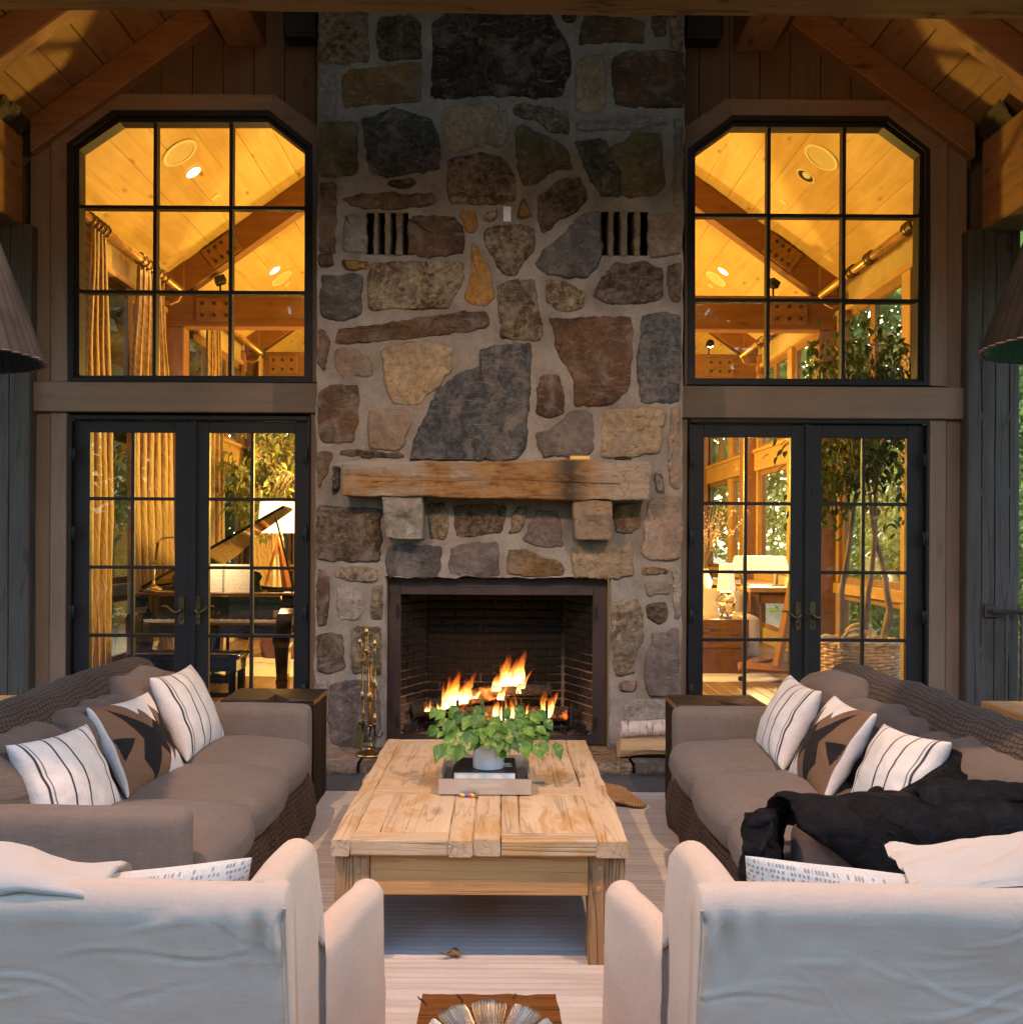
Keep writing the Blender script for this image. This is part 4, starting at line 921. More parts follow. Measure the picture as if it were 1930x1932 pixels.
for i, ((x, y0), y1, Y, w0, ln) in enumerate(fl_ + [((a_[0][0] + 22, a_[0][1]), a_[1] - 60, a_[2] + .03, a_[3] * .7, a_[4] + .12) for a_ in fl_[::2]]):
    a = xz(x, y0, Y, 'Q'); b = xz(x, y1, Y, 'Q'); flame(a, Y, (b[1] - a[1]) * 1.08, w0, i * 1.7 + .3, ln)
lamp('firelight', 'POINT', (-.02, 7.12, .42), 2.2, (1, .38, .1), .12)
# embers and ash under the grate
g = G(); g.grid([[(lerp(-.5, .55, i / 20), lerp(7.05, 7.42, j / 8), .072 + .03 * max(0, math.sin(PI * i / 20) * math.sin(PI * j / 8)) + .012 * fbm(i * .8, j * .8)) for j in range(9)] for i in range(21)])
o = mk('ash', g, plain('ash', (.13, .11, .1), .95, 0, .4, .6, 90), kind='stuff', smooth=True)
# ================================================================== RUG
g = G(); P = []; nx, y0, y1 = 64, 1.0, 5.86; ys = []; y = y0
while y < y1: ys.append(y); y += .0085
for j, y in enumerate(ys):
    row = []
    for i in range(nx + 1):
        x = lerp(-1.95, 1.95, i / nx); wob = .010 * fbm(x * 1.1, y * .6, 1) + .012 * fbm(x * .35, y * .9, 7)
        ph = ((y + wob) / .041); f = ph - math.floor(ph); k = math.floor(ph)
        h = .012 * min(1, 4.2 * min(f, 1 - f)) * (.75 + .25 * math.sin(k * 12.9)) + .0015 * fbm(x * 30, y * 30)
        row.append((x, y, .004 + h))
    P.append(row)
g.grid(P)
t = NT('ribbed rug'); v = t.coords((1, 1, 1), rand=False); n1 = t.noise(v, 300, 3, .6); n2 = t.noise(t.coords((1, 14, 1), rand=False), 1.1, 5, .6); n3 = t.noise(v, 2.2, 4)
c = t.mix(t.rng(n2, .35, .65), (.42, .385, .365), (.56, .525, .51)); c = t.mix(t.rng(n1, .3, .6, .25, 0), c, (.25, .22, .2)); c = t.mix(t.rng(n3, .5, .7, 0, .12), c, (.38, .32, .27))
rug = mk('area_rug', g, t.p(col=c, rough=.95, spec=.1, sheen=.2, nrm=t.bump(n1, .5, .004)), smooth=True)
tag(rug, 'pale ribbed rug lying on the dark porch floor under the seating', 'rug')
# ================================================================== COFFEE TABLE
TY0, TY1, TH = 3.43, 5.17, .46
def tp(jx, jy): # a point of the table top from the photograph
    x, y = px('J', jx, jy); dx, dy = x - VX, y - VY; v = dy - dx * ROLL; Y = (HC - TH) * FPX / v
    return Vector(((dx + dy * ROLL) * Y / FPX, Y, TH))
tl, tr_ = tp(138, 768).x, tp(1763, 783).x
ct = thing('coffee_table', 'big bleached plank coffee table on square legs in front of the fire', 'table', (0, 4.3, 0))
def plank(x0, x1, y0, y1, ax, j=0, wob=.004, nm='plank', z0=TH - .058, z1=TH):
    """one board, worn edges; ax = direction of its grain"""
    g = G(); n = 24; P = []
    for i in range(n + 1):
        u = i / n; row = []
        if ax == 'y': pts = [(x0, lerp(y0, y1, u)), (x1, lerp(y0, y1, u))]
        else: pts = [(lerp(x0, x1, u), y0), (lerp(x0, x1, u), y1)]
        prof = [(0, z0, .006), (0, z0 + .006, 0), (0, z1 - .005, 0), (0, z1, .005), (.5, z1, 0), (1, z1, .005), (1, z1 - .005, 0), (1, z0 + .006, 0), (1, z0, .006)]
        for q, z, ins in prof:
            a, b = pts; d = Vector((b[0] - a[0], b[1] - a[1])); L = d.length; d.normalize()
            qq = q * L + (ins if q == 0 else -ins if q == 1 else 0)
            p = Vector(a) + d * qq; e = wob * fbm(p.x * 5, p.y * 5, z * 20 + j) * (1 if q != .5 else 0)
            p += d * e
            row.append((p.x, p.y, z + (.0022 * fbm(p.x * 4 + j, p.y * 4, 3) if z > z0 + .02 else 0) + j * .0004))
        P.append(row)
    g.grid(P, cv=True); m = 9; g.f.append(tuple(range(m))[::-1]); g.f.append(tuple(n * m + k for k in range(m)))
    mk(nm, g, MAT['table_' + ax], ct, fix=True)
e = .0013; W_ = tr_ - tl; X_ = lambda u: tl + W_ * u
yc = tp(600, 728).y; ym0 = tp(600, 520).y; ym1 = tp(600, 476).y
plank(X_(0), X_(.068) - e, TY0, TY1, 'y', 1, .012); plank(X_(.893) + e, X_(1), TY0, TY1, 'y', -2, .012)
plank(X_(.068), X_(.395) - e, TY0 + .003, yc - e, 'x', 2, .005); plank(X_(.572) + e, X_(.893), TY0 + .002, yc - e, 'x', 3, .005)
plank(X_(.395), X_(.478) - e, TY0 - .002, ym0 - e, 'y', 0); plank(X_(.478), X_(.572) - e, TY0 + .005, ym0 - e, 'y', 4)
plank(X_(.068), X_(.155) - e, yc, ym0 - e, 'y', 1); plank(X_(.155), X_(.395) - e, yc, ym0 - e, 'y', -1)
plank(X_(.572) + e, X_(.640) - e, yc, ym0 - e, 'y', 2); plank(X_(.640), X_(.893), yc, ym0 - e, 'y', 0)
plank(X_(.068), X_(.893), ym0, ym1 - e, 'x', 3)
for a, b, j in ((.068, .33, 1), (.33, .40, 3), (.40, .62, 0), (.62, .893, 2)): plank(X_(a), X_(b) - e, ym1, TY1 - .13, 'y', j)
plank(X_(.068), X_(.893), TY1 - .128, TY1 - .003, 'x', 1)
def legpost(x0, x1, y0, y1, sd_):
    g = G(); P = []
    for i in range(26):
        z = lerp(.006, TH - .059, i / 25); row = []
        for (a, b) in ((0, 0), (.18, 0), (.48, 0), (.5, .03), (.52, 0), (.8, 0), (1, 0), (1, .5), (1, 1), (.5, 1), (0, 1), (0, .5)):
            row.append((lerp(x0, x1, a) + .004 * fbm(z * 5, a * 3, sd_), lerp(y0, y1, b) + .004 * fbm(z * 5, b * 3 + a, sd_ + 2), z))
        P.append(row)
    g.grid(P, cv=True); g.f.append(tuple(range(12))); g.f.append(tuple(25 * 12 + k for k in range(12))); return mk('leg', g, MAT['leg_z'], ct, fix=True)
lx0, lx1 = xz(165, 950, TY0 + .03, 'J')[0], xz(352, 950, TY0 + .03, 'J')[0]; rx0, rx1 = xz(1543, 950, TY0 + .03, 'J')[0], xz(1738, 950, TY0 + .03, 'J')[0]
l1 = legpost(lx0, lx1, TY0 + .03, TY0 + .155, 1); l2 = legpost(rx0, rx1, TY0 + .03, TY0 + .155, 2); legpost(lx0, lx1, TY1 - .155, TY1 - .03, 3); legpost(rx0, rx1, TY1 - .155, TY1 - .03, 4)
za = xz(900, 1070, TY0 + .035, 'J')[1]
pgm = G(); pgm.lathe([(.009, 0), (.009, .003)], (0, 0, 0), 10); pgm = mesh_of(pgm, 'peg', MAT['apron_x'])
for lg, pts in ((l1, ((293, 935), (307, 1030))), (l2, ((1602, 920), (1594, 1033)))):
    for p in pts: q = xz(*p, TY0 + .03, 'J'); mk('peg', pgm, None, lg, M=Matrix.Translation((q[0], TY0 + .031, q[1])) @ Matrix.Rotation(R(90), 4, 'X'))
for (ya, yb) in ((TY0 + .036, TY0 + .07), (TY1 - .07, TY1 - .036)):
    g = G(); g.box(lx1 + .001, rx0 - .001, ya, yb, za, TH - .059, .003); mk('apron', g, MAT['apron_x'], ct)
for (xa, xb) in ((lx0 + .01, lx0 + .045), (rx1 - .045, rx1 - .01)):
    g = G(); g.box(xa, xb, TY0 + .156, TY1 - .156, za, TH - .059, .003); mk('apron', g, MAT['apron_y'], ct)
# ================================================================== SOFAS
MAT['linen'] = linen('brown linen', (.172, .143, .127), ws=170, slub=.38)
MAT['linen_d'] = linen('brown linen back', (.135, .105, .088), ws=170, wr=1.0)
MAT['knit'] = knit('chunky brown knit', (.085, .060, .048), .030, .024)
def sofa(s, xf, ya, yb, yc_, yd, name, label):
    """xf: |x| of the arm fronts; near arm ya..yb, far arm yc_..yd"""
    t0 = thing('sofa', label, 'sofa', (s * (xf + .5), (ya + yd) / 2, 0))
    Xd = lambda d: s * (xf + d)
    def rb(nm, d0, d1, y0, y1, z0, z1, mat, **k):
        g = G(); a, b = Xd(d0), Xd(d1); g.rbox(min(a, b), max(a, b), y0, y1, z0, z1, **k); return mk(nm, g, mat, t0, smooth=True)
    rb('base', .06, .98, ya + .02, yd - .02, .05, .30, MAT['linen'], r=.03, n=6)
    for (p, q) in ((ya, yb), (yc_, yd)): rb('arm', 0, .93, p, q, .10, .62, MAT['linen'], r=.042, n=14, bulge=(.0, .008, .006), ns=.004, nf=5, seed=p)
    L = (yc_ - yb) / 3
    for k in range(3):
        rb('seat_cushion', -.035 + .01 * math.sin(k * 4), .70, yb + k * L + .008, yb + (k + 1) * L - .008, .275, .452, MAT['linen'], r=.062, n=18, bulge=(.03, .004, .058), ns=.014, nf=3, seed=k + s)
    lens = [.0, .34, .67, 1.0] if s < 0 else [0, .36, .70, 1.0]
    for k in range(3):
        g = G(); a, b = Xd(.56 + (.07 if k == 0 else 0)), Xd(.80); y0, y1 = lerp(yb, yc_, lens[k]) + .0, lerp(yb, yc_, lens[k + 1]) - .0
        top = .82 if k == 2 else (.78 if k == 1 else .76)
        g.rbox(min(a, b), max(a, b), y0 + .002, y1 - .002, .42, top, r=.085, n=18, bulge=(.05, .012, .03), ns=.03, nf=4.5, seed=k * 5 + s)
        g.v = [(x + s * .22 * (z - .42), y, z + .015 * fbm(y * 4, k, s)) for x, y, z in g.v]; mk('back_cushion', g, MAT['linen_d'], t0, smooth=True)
    # knitted cover over the back and round the foot
    prof = [(.74, .50), (.76, .68), (.80, .79), (.86, .855), (.93, .875), (1.0, .86), (1.045, .80), (1.06, .60), (1.06, .3), (1.05, .03)]
    def path(prof, m):
        pts = [Vector((a, b, 0)) for a, b in prof]; out = []; ds = [0]
        for p, q in zip(pts, pts[1:]): ds.append(ds[-1] + (q - p).length)
        for i in range(m + 1):
            d = ds[-1] * i / m
            for j in range(len(pts) - 1):
                if d <= ds[j + 1] + 1e-9: u = (d - ds[j]) / (ds[j + 1] - ds[j]); out.append((pts[j].lerp(pts[j + 1], u), d)); break
        return out
    pp = path(prof, 40); P = []; U = []; n = 90
    for i in range(n + 1):
        y = lerp(ya + .0, yd - .02, i / n); ed = min(1, min(i, n - i) / 4); sh = math.sqrt(max(0, 1 - (1 - ed) ** 2))
        row = []; ur = []
        for q, d in pp:
            e = .016 * fbm(y * 2.5, d * 3, s) + .006 * fbm(y * 9, d * 9, s); dd = .92 + (q.x - .92) * (.35 + .65 * sh); zz = q.y - (.06 * (1 - sh) if q.y > .5 else 0)
            row.append((Xd(dd + e * .6), y, max(.012, zz + e * (1 if zz > .4 else .2)))); ur.append((y + .001, d + .001))
        P.append(row); U.append(ur)
    g = G(); g.grid(P, uv=U); g.f.append(tuple(range(41))); g.f.append(tuple(n * 41 + k for k in range(41))[::-1]); mk('knit_back_cover', g, MAT['knit'], t0, smooth=True)
    pp = path([(.10, .30), (.02, .30), (-.012, .25), (-.035, .16), (-.045, .08), (-.03, .015)], 16); P = []; U = []; n = 110
    for i in range(n + 1):
        y = lerp(ya + .03, yd + .02, i / n); row = []; ur = []; ed = sst(0, .10, (n - i) / n)
        for q, d in pp:
            e = .030 * fbm(y * 3.2, d * 2, s * 3) + .010 * fbm(y * 12, d * 6, s); row.append((Xd(q.x + e * sst(.0, .1, d) - .012 + .05 * (1 - ed)), y, q.y + .004)); ur.append((y + .001, d + .001))
        P.append(row); U.append(ur)
    g = G(); g.grid(P, uv=U); mk('knit_skirt', g, MAT['knit'], t0, smooth=True)
    return t0
sofa(-1, 1.015, 3.16, 3.30, 5.20, 5.36, 'sofa', 'three seat brown linen sofa in the knit cover with bare arms, before the piano doors')
sofa(1, .93, 3.02, 3.16, 5.20, 5.33, 'sofa', 'three seat brown linen sofa with knit cover and black fur throw over its arm')
# ------------------------------------------------------------------ scatter cushions
def inpoly(p, poly):
    c = False; n = len(poly)
    for i in range(n):
        a, b = poly[i], poly[i - 1]
        if (a[1] > p[1]) != (b[1] > p[1]) and p[0] < (b[0] - a[0]) * (p[1] - a[1]) / (b[1] - a[1]) + a[0]: c = not c
    return c
WHT, NAV, BRN, BLK = (.70, .665, .65, 1), (.03, .03, .045, 1), (.185, .108, .066, 1), (.018, .016, .018, 1)
def stripes(u, v, side):
    for x, w_, db in ((.07, .006, .016), (.115, .006, .0), (.30, .004, .012), (.48, .004, .012), (.65, .004, .012), (.82, .004, .012), (.94, .004, 0)):
        if abs(u - x) < w_ or (db and abs(u - x - db) < w_): return NAV
    return WHT
AZB = [[(.12, .06), (.36, .26), (.56, .42), (.72, .16), (.70, .42), (.95, .05), (.86, .50), (.96, .93), (.70, .60), (.76, .86), (.58, .64), (.40, 1.0), (.25, .72), (.35, .50)], [(.02, .40), (.25, .47), (.05, .66)]]
AZW = [[(.28, .0), (.99, .0), (.84, .28), (.74, .12), (.67, .36), (.52, .14), (.46, .22)], [(.60, 1.0), (.74, .70), (.76, .86), (.84, .72), (.99, .90), (.99, 1.0)]]
def aztec(u, v, side):
    if u < .02: return WHT
    for p in AZW:
        if inpoly((u, v), p): return WHT
    for p in AZB:
        if inpoly((u, v), p): return BLK
    return BRN
def dashes(u, v, side):
    r = math.floor(v * 42); rr = random.Random(r * 131 + 7); ph = rr.random(); L = .010 + .006 * rr.random()
    k = math.floor(u / L + ph * 9); fk = (u / L + ph * 9) % 1; on = random.Random(r * 977 + k * 31).random()
    q = v * 42 - r; dens = .30 + .35 * (noise.noise(Vector((u * 2.5, v * 3, 5))) > .0)
    return (.30, .285, .27, 1) if (on < dens + .15 and .2 < q < .75 and fk < .55) else (.66, .64, .60, 1)
def pillow(name, bl, br, tl_, thick, pat, label, group, mat, n=96, flip=False, sag=.02, mirror=False, seed=0, pinch=.085):
    bl, br, tl_ = Vector(bl), Vector(br), Vector(tl_); ux, uy = br - bl, tl_ - bl; nr = ux.cross(uy).normalized()
    if flip: nr = -nr
    g = G(); g.col = []
    idx = {}
    for side in (1, -1):
        for i in range(n + 1):
            for j in range(n + 1):
                edge = i in (0, n) or j in (0, n)
                if side < 0 and edge: continue
                u, v = i / n, j / n; a, b = 2 * u - 1, 2 * v - 1
                A = a * (1 - pinch * (1 - b * b)); B = b * (1 - pinch * (1 - a * a))
                th = thick * ((1 - a ** 2) * (1 - b ** 2)) ** .42
                p = bl + ux * ((A + 1) / 2) + uy * ((B + 1) / 2); wr = .006 * fbm(u * 3, v * 3, seed) * (1 - max(abs(a), abs(b)) ** 6)
                rid = .007 * math.sin(10 * math.atan2(b, a) + seed) * max(abs(a), abs(b)) ** 4 * (1 - max(abs(a), abs(b)) ** 10)
                p = p + nr * side * (th + wr + rid) - Vector((0, 0, sag * (1 - b * b) * .0))
                idx[side, i, j] = len(g.v); g.v.append(tuple(p)); g.uv.append((0, 0))
                uu = 1 - u if mirror else u
                g.col.append(pat(uu, 1 - v, side) if (side > 0) else WHT)
    def ID(sd_, i, j): return idx[(sd_, i, j)] if (sd_, i, j) in idx else idx[(1, i, j)]
    for side in (1, -1):
        for i in range(n):
            for j in range(n):
                q = [ID(side, i, j), ID(side, i + 1, j), ID(side, i + 1, j + 1), ID(side, i, j + 1)]; g.f.append(q if (side > 0) != flip else q[::-1])
    o = mk(name, g, mat, smooth=True); return tag(o, label, 'cushion', group)
MAT['cushion'] = printed('printed cushion cotton')
SG = 'scatter cushions on the sofas'
pillow('scatter_cushion', (-1.55, 3.37, .46), (-1.44, 3.77, .46), (-1.71, 3.40, .79), .085, stripes, 'pin striped white cushion by the bare near arm of the knit sofa', SG, MAT['cushion'], seed=1)
pillow('scatter_cushion', (-1.50, 3.96, .46), (-1.40, 4.38, .46), (-1.68, 3.99, .82), .08, aztec, 'brown and black zigzag cushion on the sofa with bare arms', SG, MAT['cushion'], n=150, seed=2)
pillow('scatter_cushion', (-1.45, 4.56, .47), (-1.42, 5.06, .47), (-1.63, 4.58, .86), .085, stripes, 'pin striped white cushion at the far end before the piano bench', SG, MAT['cushion'], seed=3)
pillow('scatter_cushion', (1.30, 4.98, .47), (1.30, 4.50, .46), (1.47, 4.96, .84), .085, stripes, 'pin striped white cushion at the far end beside the charred block with firewood', SG, MAT['cushion'], mirror=True, seed=4)
pillow('scatter_cushion', (1.29, 4.38, .46), (1.30, 3.92, .46), (1.49, 4.36, .83), .08, aztec, 'brown and black zigzag cushion on the sofa with the fur throw', SG, MAT['cushion'], n=150, mirror=True, seed=5)
pillow('scatter_cushion', (1.35, 3.82, .46), (1.43, 3.42, .47), (1.51, 3.85, .80), .09, stripes, 'pin striped white cushion tucked against the black fur throw', SG, MAT['cushion'], mirror=True, seed=6)
# ------------------------------------------------------------------ black fur throw
t = NT('black fur'); v = t.coords((1, 1, 1), rand=False); n1 = t.noise(v, 380, 3, .7); n2 = t.noise(v, 16, 5, .65, .8)
c = t.mix(t.rng(n2, .45, .68), (.0016, .0016, .0024), (.008, .008, .012)); 
t.p(col=c, rough=.6, spec=.14, sheen=.018, srough=.35, stint=(.35, .36, .5, 1), nrm=t.bump(n1, .5, .006, t.bump(n2, .6, .03))); MAT['fur'] = t.m
fur = thing('fur_throw', 'black fur throw flung over the near arm of the knit covered sofa', 'throw blanket', (1.5, 3.0, .62))
def sheet(name, fn, nu, nv, mat, parent, thick=.02):
    P = [[Vector(fn(i / nu, j / nv)) for j in range(nv + 1)] for i in range(nu + 1)]; N = [[None] * (nv + 1) for _ in range(nu + 1)]
    for i in range(nu + 1):
        for j in range(nv + 1):
            a = P[min(i + 1, nu)][j] - P[max(i - 1, 0)][j]; b = P[i][min(j + 1, nv)] - P[i][max(j - 1, 0)]; q = a.cross(b); N[i][j] = q.normalized() if q.length > 1e-9 else Vector((0, 0, 1))
    g = G(); f = lambda i, j: thick * math.sqrt(max(0, 1 - max(abs(2 * i / nu - 1), abs(2 * j / nv - 1)) ** 14))
    m = nv + 1
    V = [P[i][j] + N[i][j] * f(i, j) for i in range(nu + 1) for j in range(m)] + [P[i][j] - N[i][j] * f(i, j) for i in range(nu + 1) for j in range(m)]
    o = (nu + 1) * m; F = []
    for i in range(nu):
        for j in range(nv):
            F.append((i * m + j, (i + 1) * m + j, (i + 1) * m + j + 1, i * m + j + 1)); F.append((o + i * m + j, o + i * m + j + 1, o + (i + 1) * m + j + 1, o + (i + 1) * m + j))
    bd = [(i, 0) for i in range(nu + 1)] + [(nu, j) for j in range(1, nv + 1)] + [(i, nv) for i in range(nu - 1, -1, -1)] + [(0, j) for j in range(nv - 1, 0, -1)]
    for a, b in zip(bd, bd[1:] + bd[:1]): F.append((a[0] * m + a[1], o + a[0] * m + a[1], o + b[0] * m + b[1], b[0] * m + b[1]))
    g.add(V, F); return mk(name, g, mat, parent, smooth=True, fix=True)
def fur_arm(u, v):
    # u along the arm away from the table, v from the seat over the arm and down its outer face
    x = .90 + 1.25 * u; fold = .011 * fbm(u * 6, v * 2.5, 3) + .007 * math.sin(u * 26 + 3 * v) * (.4 + v) + .008 * abs(math.sin(u * 34 + 1.2 * v + .8 * fbm(u * 3, v * 3, 5))) ** .6
    hang = .02 + .34 * min(1, u * 2.6) + .1 * u
    s_in, s_top = .20, .20; L = s_in + s_top + hang; d = v * L
    if d < s_in: y, z = 3.36 - .18 * (d / s_in) ** .8, .52 + .145 * math.sin(d / s_in * PI / 2)
    elif d < s_in + s_top: q = (d - s_in) / s_top; y, z = 3.18 - .19 * q, .665 + .012 * math.sin(PI * q)
    else:
        q = d - s_in - s_top; y, z = 2.985 - .015 * math.sin(min(1, q / .05) * PI / 2), .655 - q
    if u > .45: z += .05 * sst(.45, 1, u) * (1 if d < s_in + s_top else .5)
    return (x + .03 * fbm(v * 3, u * 3, 8), y - abs(fold) * (.9 if d > s_in + s_top else .2), z + fold * (1 if d < s_in + s_top else .2) + .012)
sheet('arm_fold', fur_arm, 150, 60, MAT['fur'], fur, .013)
def fur_front(u, v):
    # the bunch that falls over the front corner of the arm
    a = u * 1.9 - .35; r = .075 + .035 * math.sin(u * 13 + v * 2) + .03 * fbm(u * 5, v * 4, 2)
    x = .915 - r * math.cos(a * 1.5) - .03 - .06 * v + .02 * fbm(u * 4, v * 3, 12); y = 3.07 + .34 * (u - .45) + .03 * fbm(u * 4, v * 5, 4)
    z = .70 - .44 * v ** 1.25 - .07 * u - .25 * max(0, v - .6) * (u - .3); return (x, y, z)
sheet('front_fold', fur_front, 44, 40, MAT['fur'], fur, .026)
def fur_back(u, v):
    # climbs from the seat up the face of the near back cushion and down onto the arm
    y = 3.66 - .60 * v + .02 * fbm(u * 5, v * 4, 1); x = 1.375 + (.215 + .30 * v) * u - .03 * v + .015 * fbm(v * 5, u * 3, 9)
    z = .50 + .255 * u ** .75 * (1 - .30 * v); z = max(z, .70 * sst(.45, .85, v) + .02 * u)
    f = .020 * math.sin(v * 16 + u * 4) + .024 * fbm(u * 4, v * 6, 6)
    return (x - .03 + f * .6, y - .01, z + f * .7 + .012)
sheet('back_fold', fur_back, 50, 44, MAT['fur'], fur, .026)
a = at(1895, 952, 3.0, 'I'); g = G(); g.grid([[(a.x + .035 * (i / 4 - .5) + .012 * j / 5, a.y - .12 + .008 * math.sin(i * 1.2), a.z + .03 * (.5 - j / 5) + .006 * i / 4) for j in range(6)] for i in range(5)])
tg = mk('care_label', g, MAT['white'], fur)
mo = tg.modifiers.new('thickness', 'SOLIDIFY'); mo.thickness = .001
# ================================================================== SLIPCOVERED ARMCHAIRS
MAT['slip'] = linen('pale slipcover linen', (.55, .445, .37), var=.06, ws=150, slub=.16, sheen=.2, wr=.0, bump=.3)
MAT['cream'] = linen('cream wool throw', (.50, .45, .41), var=.06, ws=200, slub=.08, sheen=.5, bump=.5)
MAT['dash'] = printed('dashed cotton', bump=.6, ws=260)
CREASE = {}
def wrk(x, z, sd_):
    b = fbm(x * 2.4, z * 4 - 1.2 * x, sd_ + 5, 2)
    if sd_ not in CREASE:
        rq = random.Random(sd_); CREASE[sd_] = [(rq.uniform(-1.6, 1.6), rq.uniform(.15, .78), rq.gauss(.12 if rq.random() < .5 else -.2, .25), rq.uniform(.08, .26), rq.uniform(.0035, .009), rq.uniform(.0015, .0042) * (1 if rq.random() < .75 else -1)) for _ in range(120)]
    h = .007 * b + .004 * fbm(x * 5, z * 9, sd_ + 3, 2)
    for cx, cz, an, L, w_, A in CREASE[sd_]:
        dx, dz = x - cx, z - cz; p = dx * math.cos(an) + dz * math.sin(an)
        if abs(p) > L: continue
        q = -dx * math.sin(an) + dz * math.cos(an) + .02 * math.sin(p * 14 + cx * 9)
        if abs(q) < w_ * 3: h += A * (math.exp(-(q / w_) ** 2) - .6 * math.exp(-((q - 1.4 * w_) / w_) ** 2)) * math.cos(p / L * PI / 2)
    return h
def armchair(s, xi, label):
    """s=-1: the chair left of the view; xi: x of the inner back corner"""
    c = thing('armchair', label, 'armchair', (s * (abs(xi) + .5), 2.3, 0), 'slipcovered armchairs facing the fire')
    Wd = 1.04; X = lambda d: xi + s * d                     # d: from the inner flank outward
    prof = []
    for i in range(110): u = i / 109; prof.append((2.115 - .135 * u ** 1.1, .02 + .718 * u, 1))
    yt = 1.98
    for i in range(1, 10): a = PI * i / 10; prof.append((yt + .055 - .055 * math.cos(a), .738 + .063 * math.sin(a), .5))
    for i in range(12): u = i / 11; prof.append((yt + .115 + .05 * u, .76 - .36 * u, .2))
    g = G(); P = []; n = 180
    for i in range(n + 1):
        d = Wd * i / n; ed = min(d, Wd - d); row = []
        rd = .03 * (1 - math.sqrt(max(0, 1 - (1 - min(1, ed / .03)) ** 2)))
        for y, z, k in prof:
            wv = wrk(X(d), z, 3 if s < 0 else 17) * k; pull = .016 * math.exp(-((z - .70) / .05) ** 2) * math.exp(-(ed / .10) ** 2) * math.sin(ed * 90) * k
            row.append((X(d), y - wv * 1.25 - pull + (rd if k == 1 else 0), z - .006 * fbm(d * 4, 1, s) * (k == .5) - rd * .3))
        P.append(row)
    g.grid(P); m_ = len(P[0]); g.f.append(tuple(range(m_))); g.f.append(tuple(n * m_ + k for k in range(m_))[::-1]); mk('back', g, MAT['slip'], c, smooth=True)
    def flank(d0, sg):
        """side panel: wing at the back, low arm bowing outward in front. sg: outward direction in x"""
        st = []                                            # (y, outward offset, top height)
        for i in range(8): u = i / 7; st.append((1.985 + .33 * u, .004 + .012 * u, .800 + .006 * math.sin(PI * u)))
        for i in range(1, 9): u = i / 8; a = u * PI / 2; st.append((2.315 + .062 * math.sin(a), .016, .800 - .032 * (1 - math.cos(a))))
        for i in range(1, 10): u = i / 9; st.append((2.377 + .018 * math.sin(PI * u) - .006 * u, .016 + .014 * u, .768 - .215 * u))
        for i in range(1, 5): u = i / 4; st.append((2.372 + .03 * u, .03 + .012 * u, .553 - .018 * math.sin(u * PI / 2)))
        for i in range(1, 15): u = i / 14; st.append((2.40 + .29 * u, .042 + .093 * sst(0, 1, u), .535 + .045 * sst(0, .8, u)))
        for i in range(1, 9): a = i / 8 * PI / 2; st.append((2.69 + .035 * math.sin(a), .135 - .004 * i / 8, .58 - .05 * (1 - math.cos(a))))
        st.append((2.735, .13, .38)); st.append((2.74, .128, .02))
        g = G(); P = []; T = .085
        for k, (y, o_, h) in enumerate(st):
            row = []; rr = .034; hh = max(h, .03)
            for i in range(26):
                u = i / 25; z = .015 + (hh - rr - .015) * u; wv = wrk(y * 2.2, z, 31 + s * 4) * .9
                cr = .010 * math.exp(-((y - 2.38) / .04) ** 2) * (1 - u); lean = .02 * (1 - z / .8) * (1 if y < 2.4 else .6) - .02
                row.append((sg * (o_ + lean + wv - cr), y + (2.115 - .135 * max(0, (z - .02) / .745) ** 1.1 - 1.935) * (1 - sst(1.985, 2.34, y)), z))
            for i in range(1, 9): a = PI * i / 9; row.append((sg * (o_ - .02 - rr + rr * math.cos(a)) - sg * (T - 2 * rr) * i / 9, y + .045 * (1 - sst(1.985, 2.34, y)), hh - rr + rr * math.sin(a)))
            for i in range(8): u = i / 7; zz = (hh - rr) * (1 - u) + .2 * u if hh > .25 else (hh - rr); row.append((sg * (o_ - .02 - T), y + (2.115 - .135 * max(0, (zz - .02) / .745) ** 1.1 - 1.935) * (1 - sst(1.985, 2.34, y)), zz))
            P.append([(X(d0) + p[0], p[1], p[2]) for p in row])
        g.grid(P); m_ = len(P[0]); g.f.append(tuple(range(m_))); g.f.append(tuple((len(P) - 1) * m_ + k for k in range(m_))); return mk('arm', g, MAT['slip'], c, smooth=True, fix=True)
    flank(0, -s); flank(Wd, s)
    for k, dd in enumerate((0, Wd)):
        g = G(); sg = -s if k == 0 else s
        g.tube([(X(dd) + sg * (.002), 2.116 - .135 * (i / 24) ** 1.1, .03 + .735 * i / 24) for i in range(25)], .0035, 5); mk('seam', g, MAT['slip'], c, smooth=True)
    g = G(); a, b = X(.10), X(Wd - .10); g.rbox(min(a, b), max(a, b), 2.14, 2.72, .22, .46, r=.06, n=12, bulge=(0, 0, .03)); mk('seat_cushion', g, MAT['slip'], c, smooth=True)
    g = G(); a, b = X(.02), X(Wd - .02); g.box(a, b, 2.12, 2.70, .02, .3, .02); mk('base', g, MAT['slip'], c)
    return c
armchair(-1, xz(535, 1690, 1.98)[0], 'pale slipcovered armchair seen from behind, before the sofa with bare arms')
armchair(1, xz(1326, 1700, 1.98)[0], 'pale slipcovered armchair seen from behind, before the sofa with the fur throw')
PG = 'dashed cushions on the armchairs'
pillow('dashed_cushion', (-1.26, 2.20, .33), (-.55, 2.20, .41), (-1.24, 2.11, .745), .085, dashes, 'white dashed cushion in the armchair before the sofa with bare arms', PG, MAT['dash'], n=300, seed=7, pinch=.05)
pillow('dashed_cushion', (.52, 2.20, .41), (1.22, 2.20, .34), (.53, 2.11, .835), .085, dashes, 'white dashed cushion in the armchair before the sofa with the fur throw', PG, MAT['dash'], n=300, seed=8, pinch=.05)
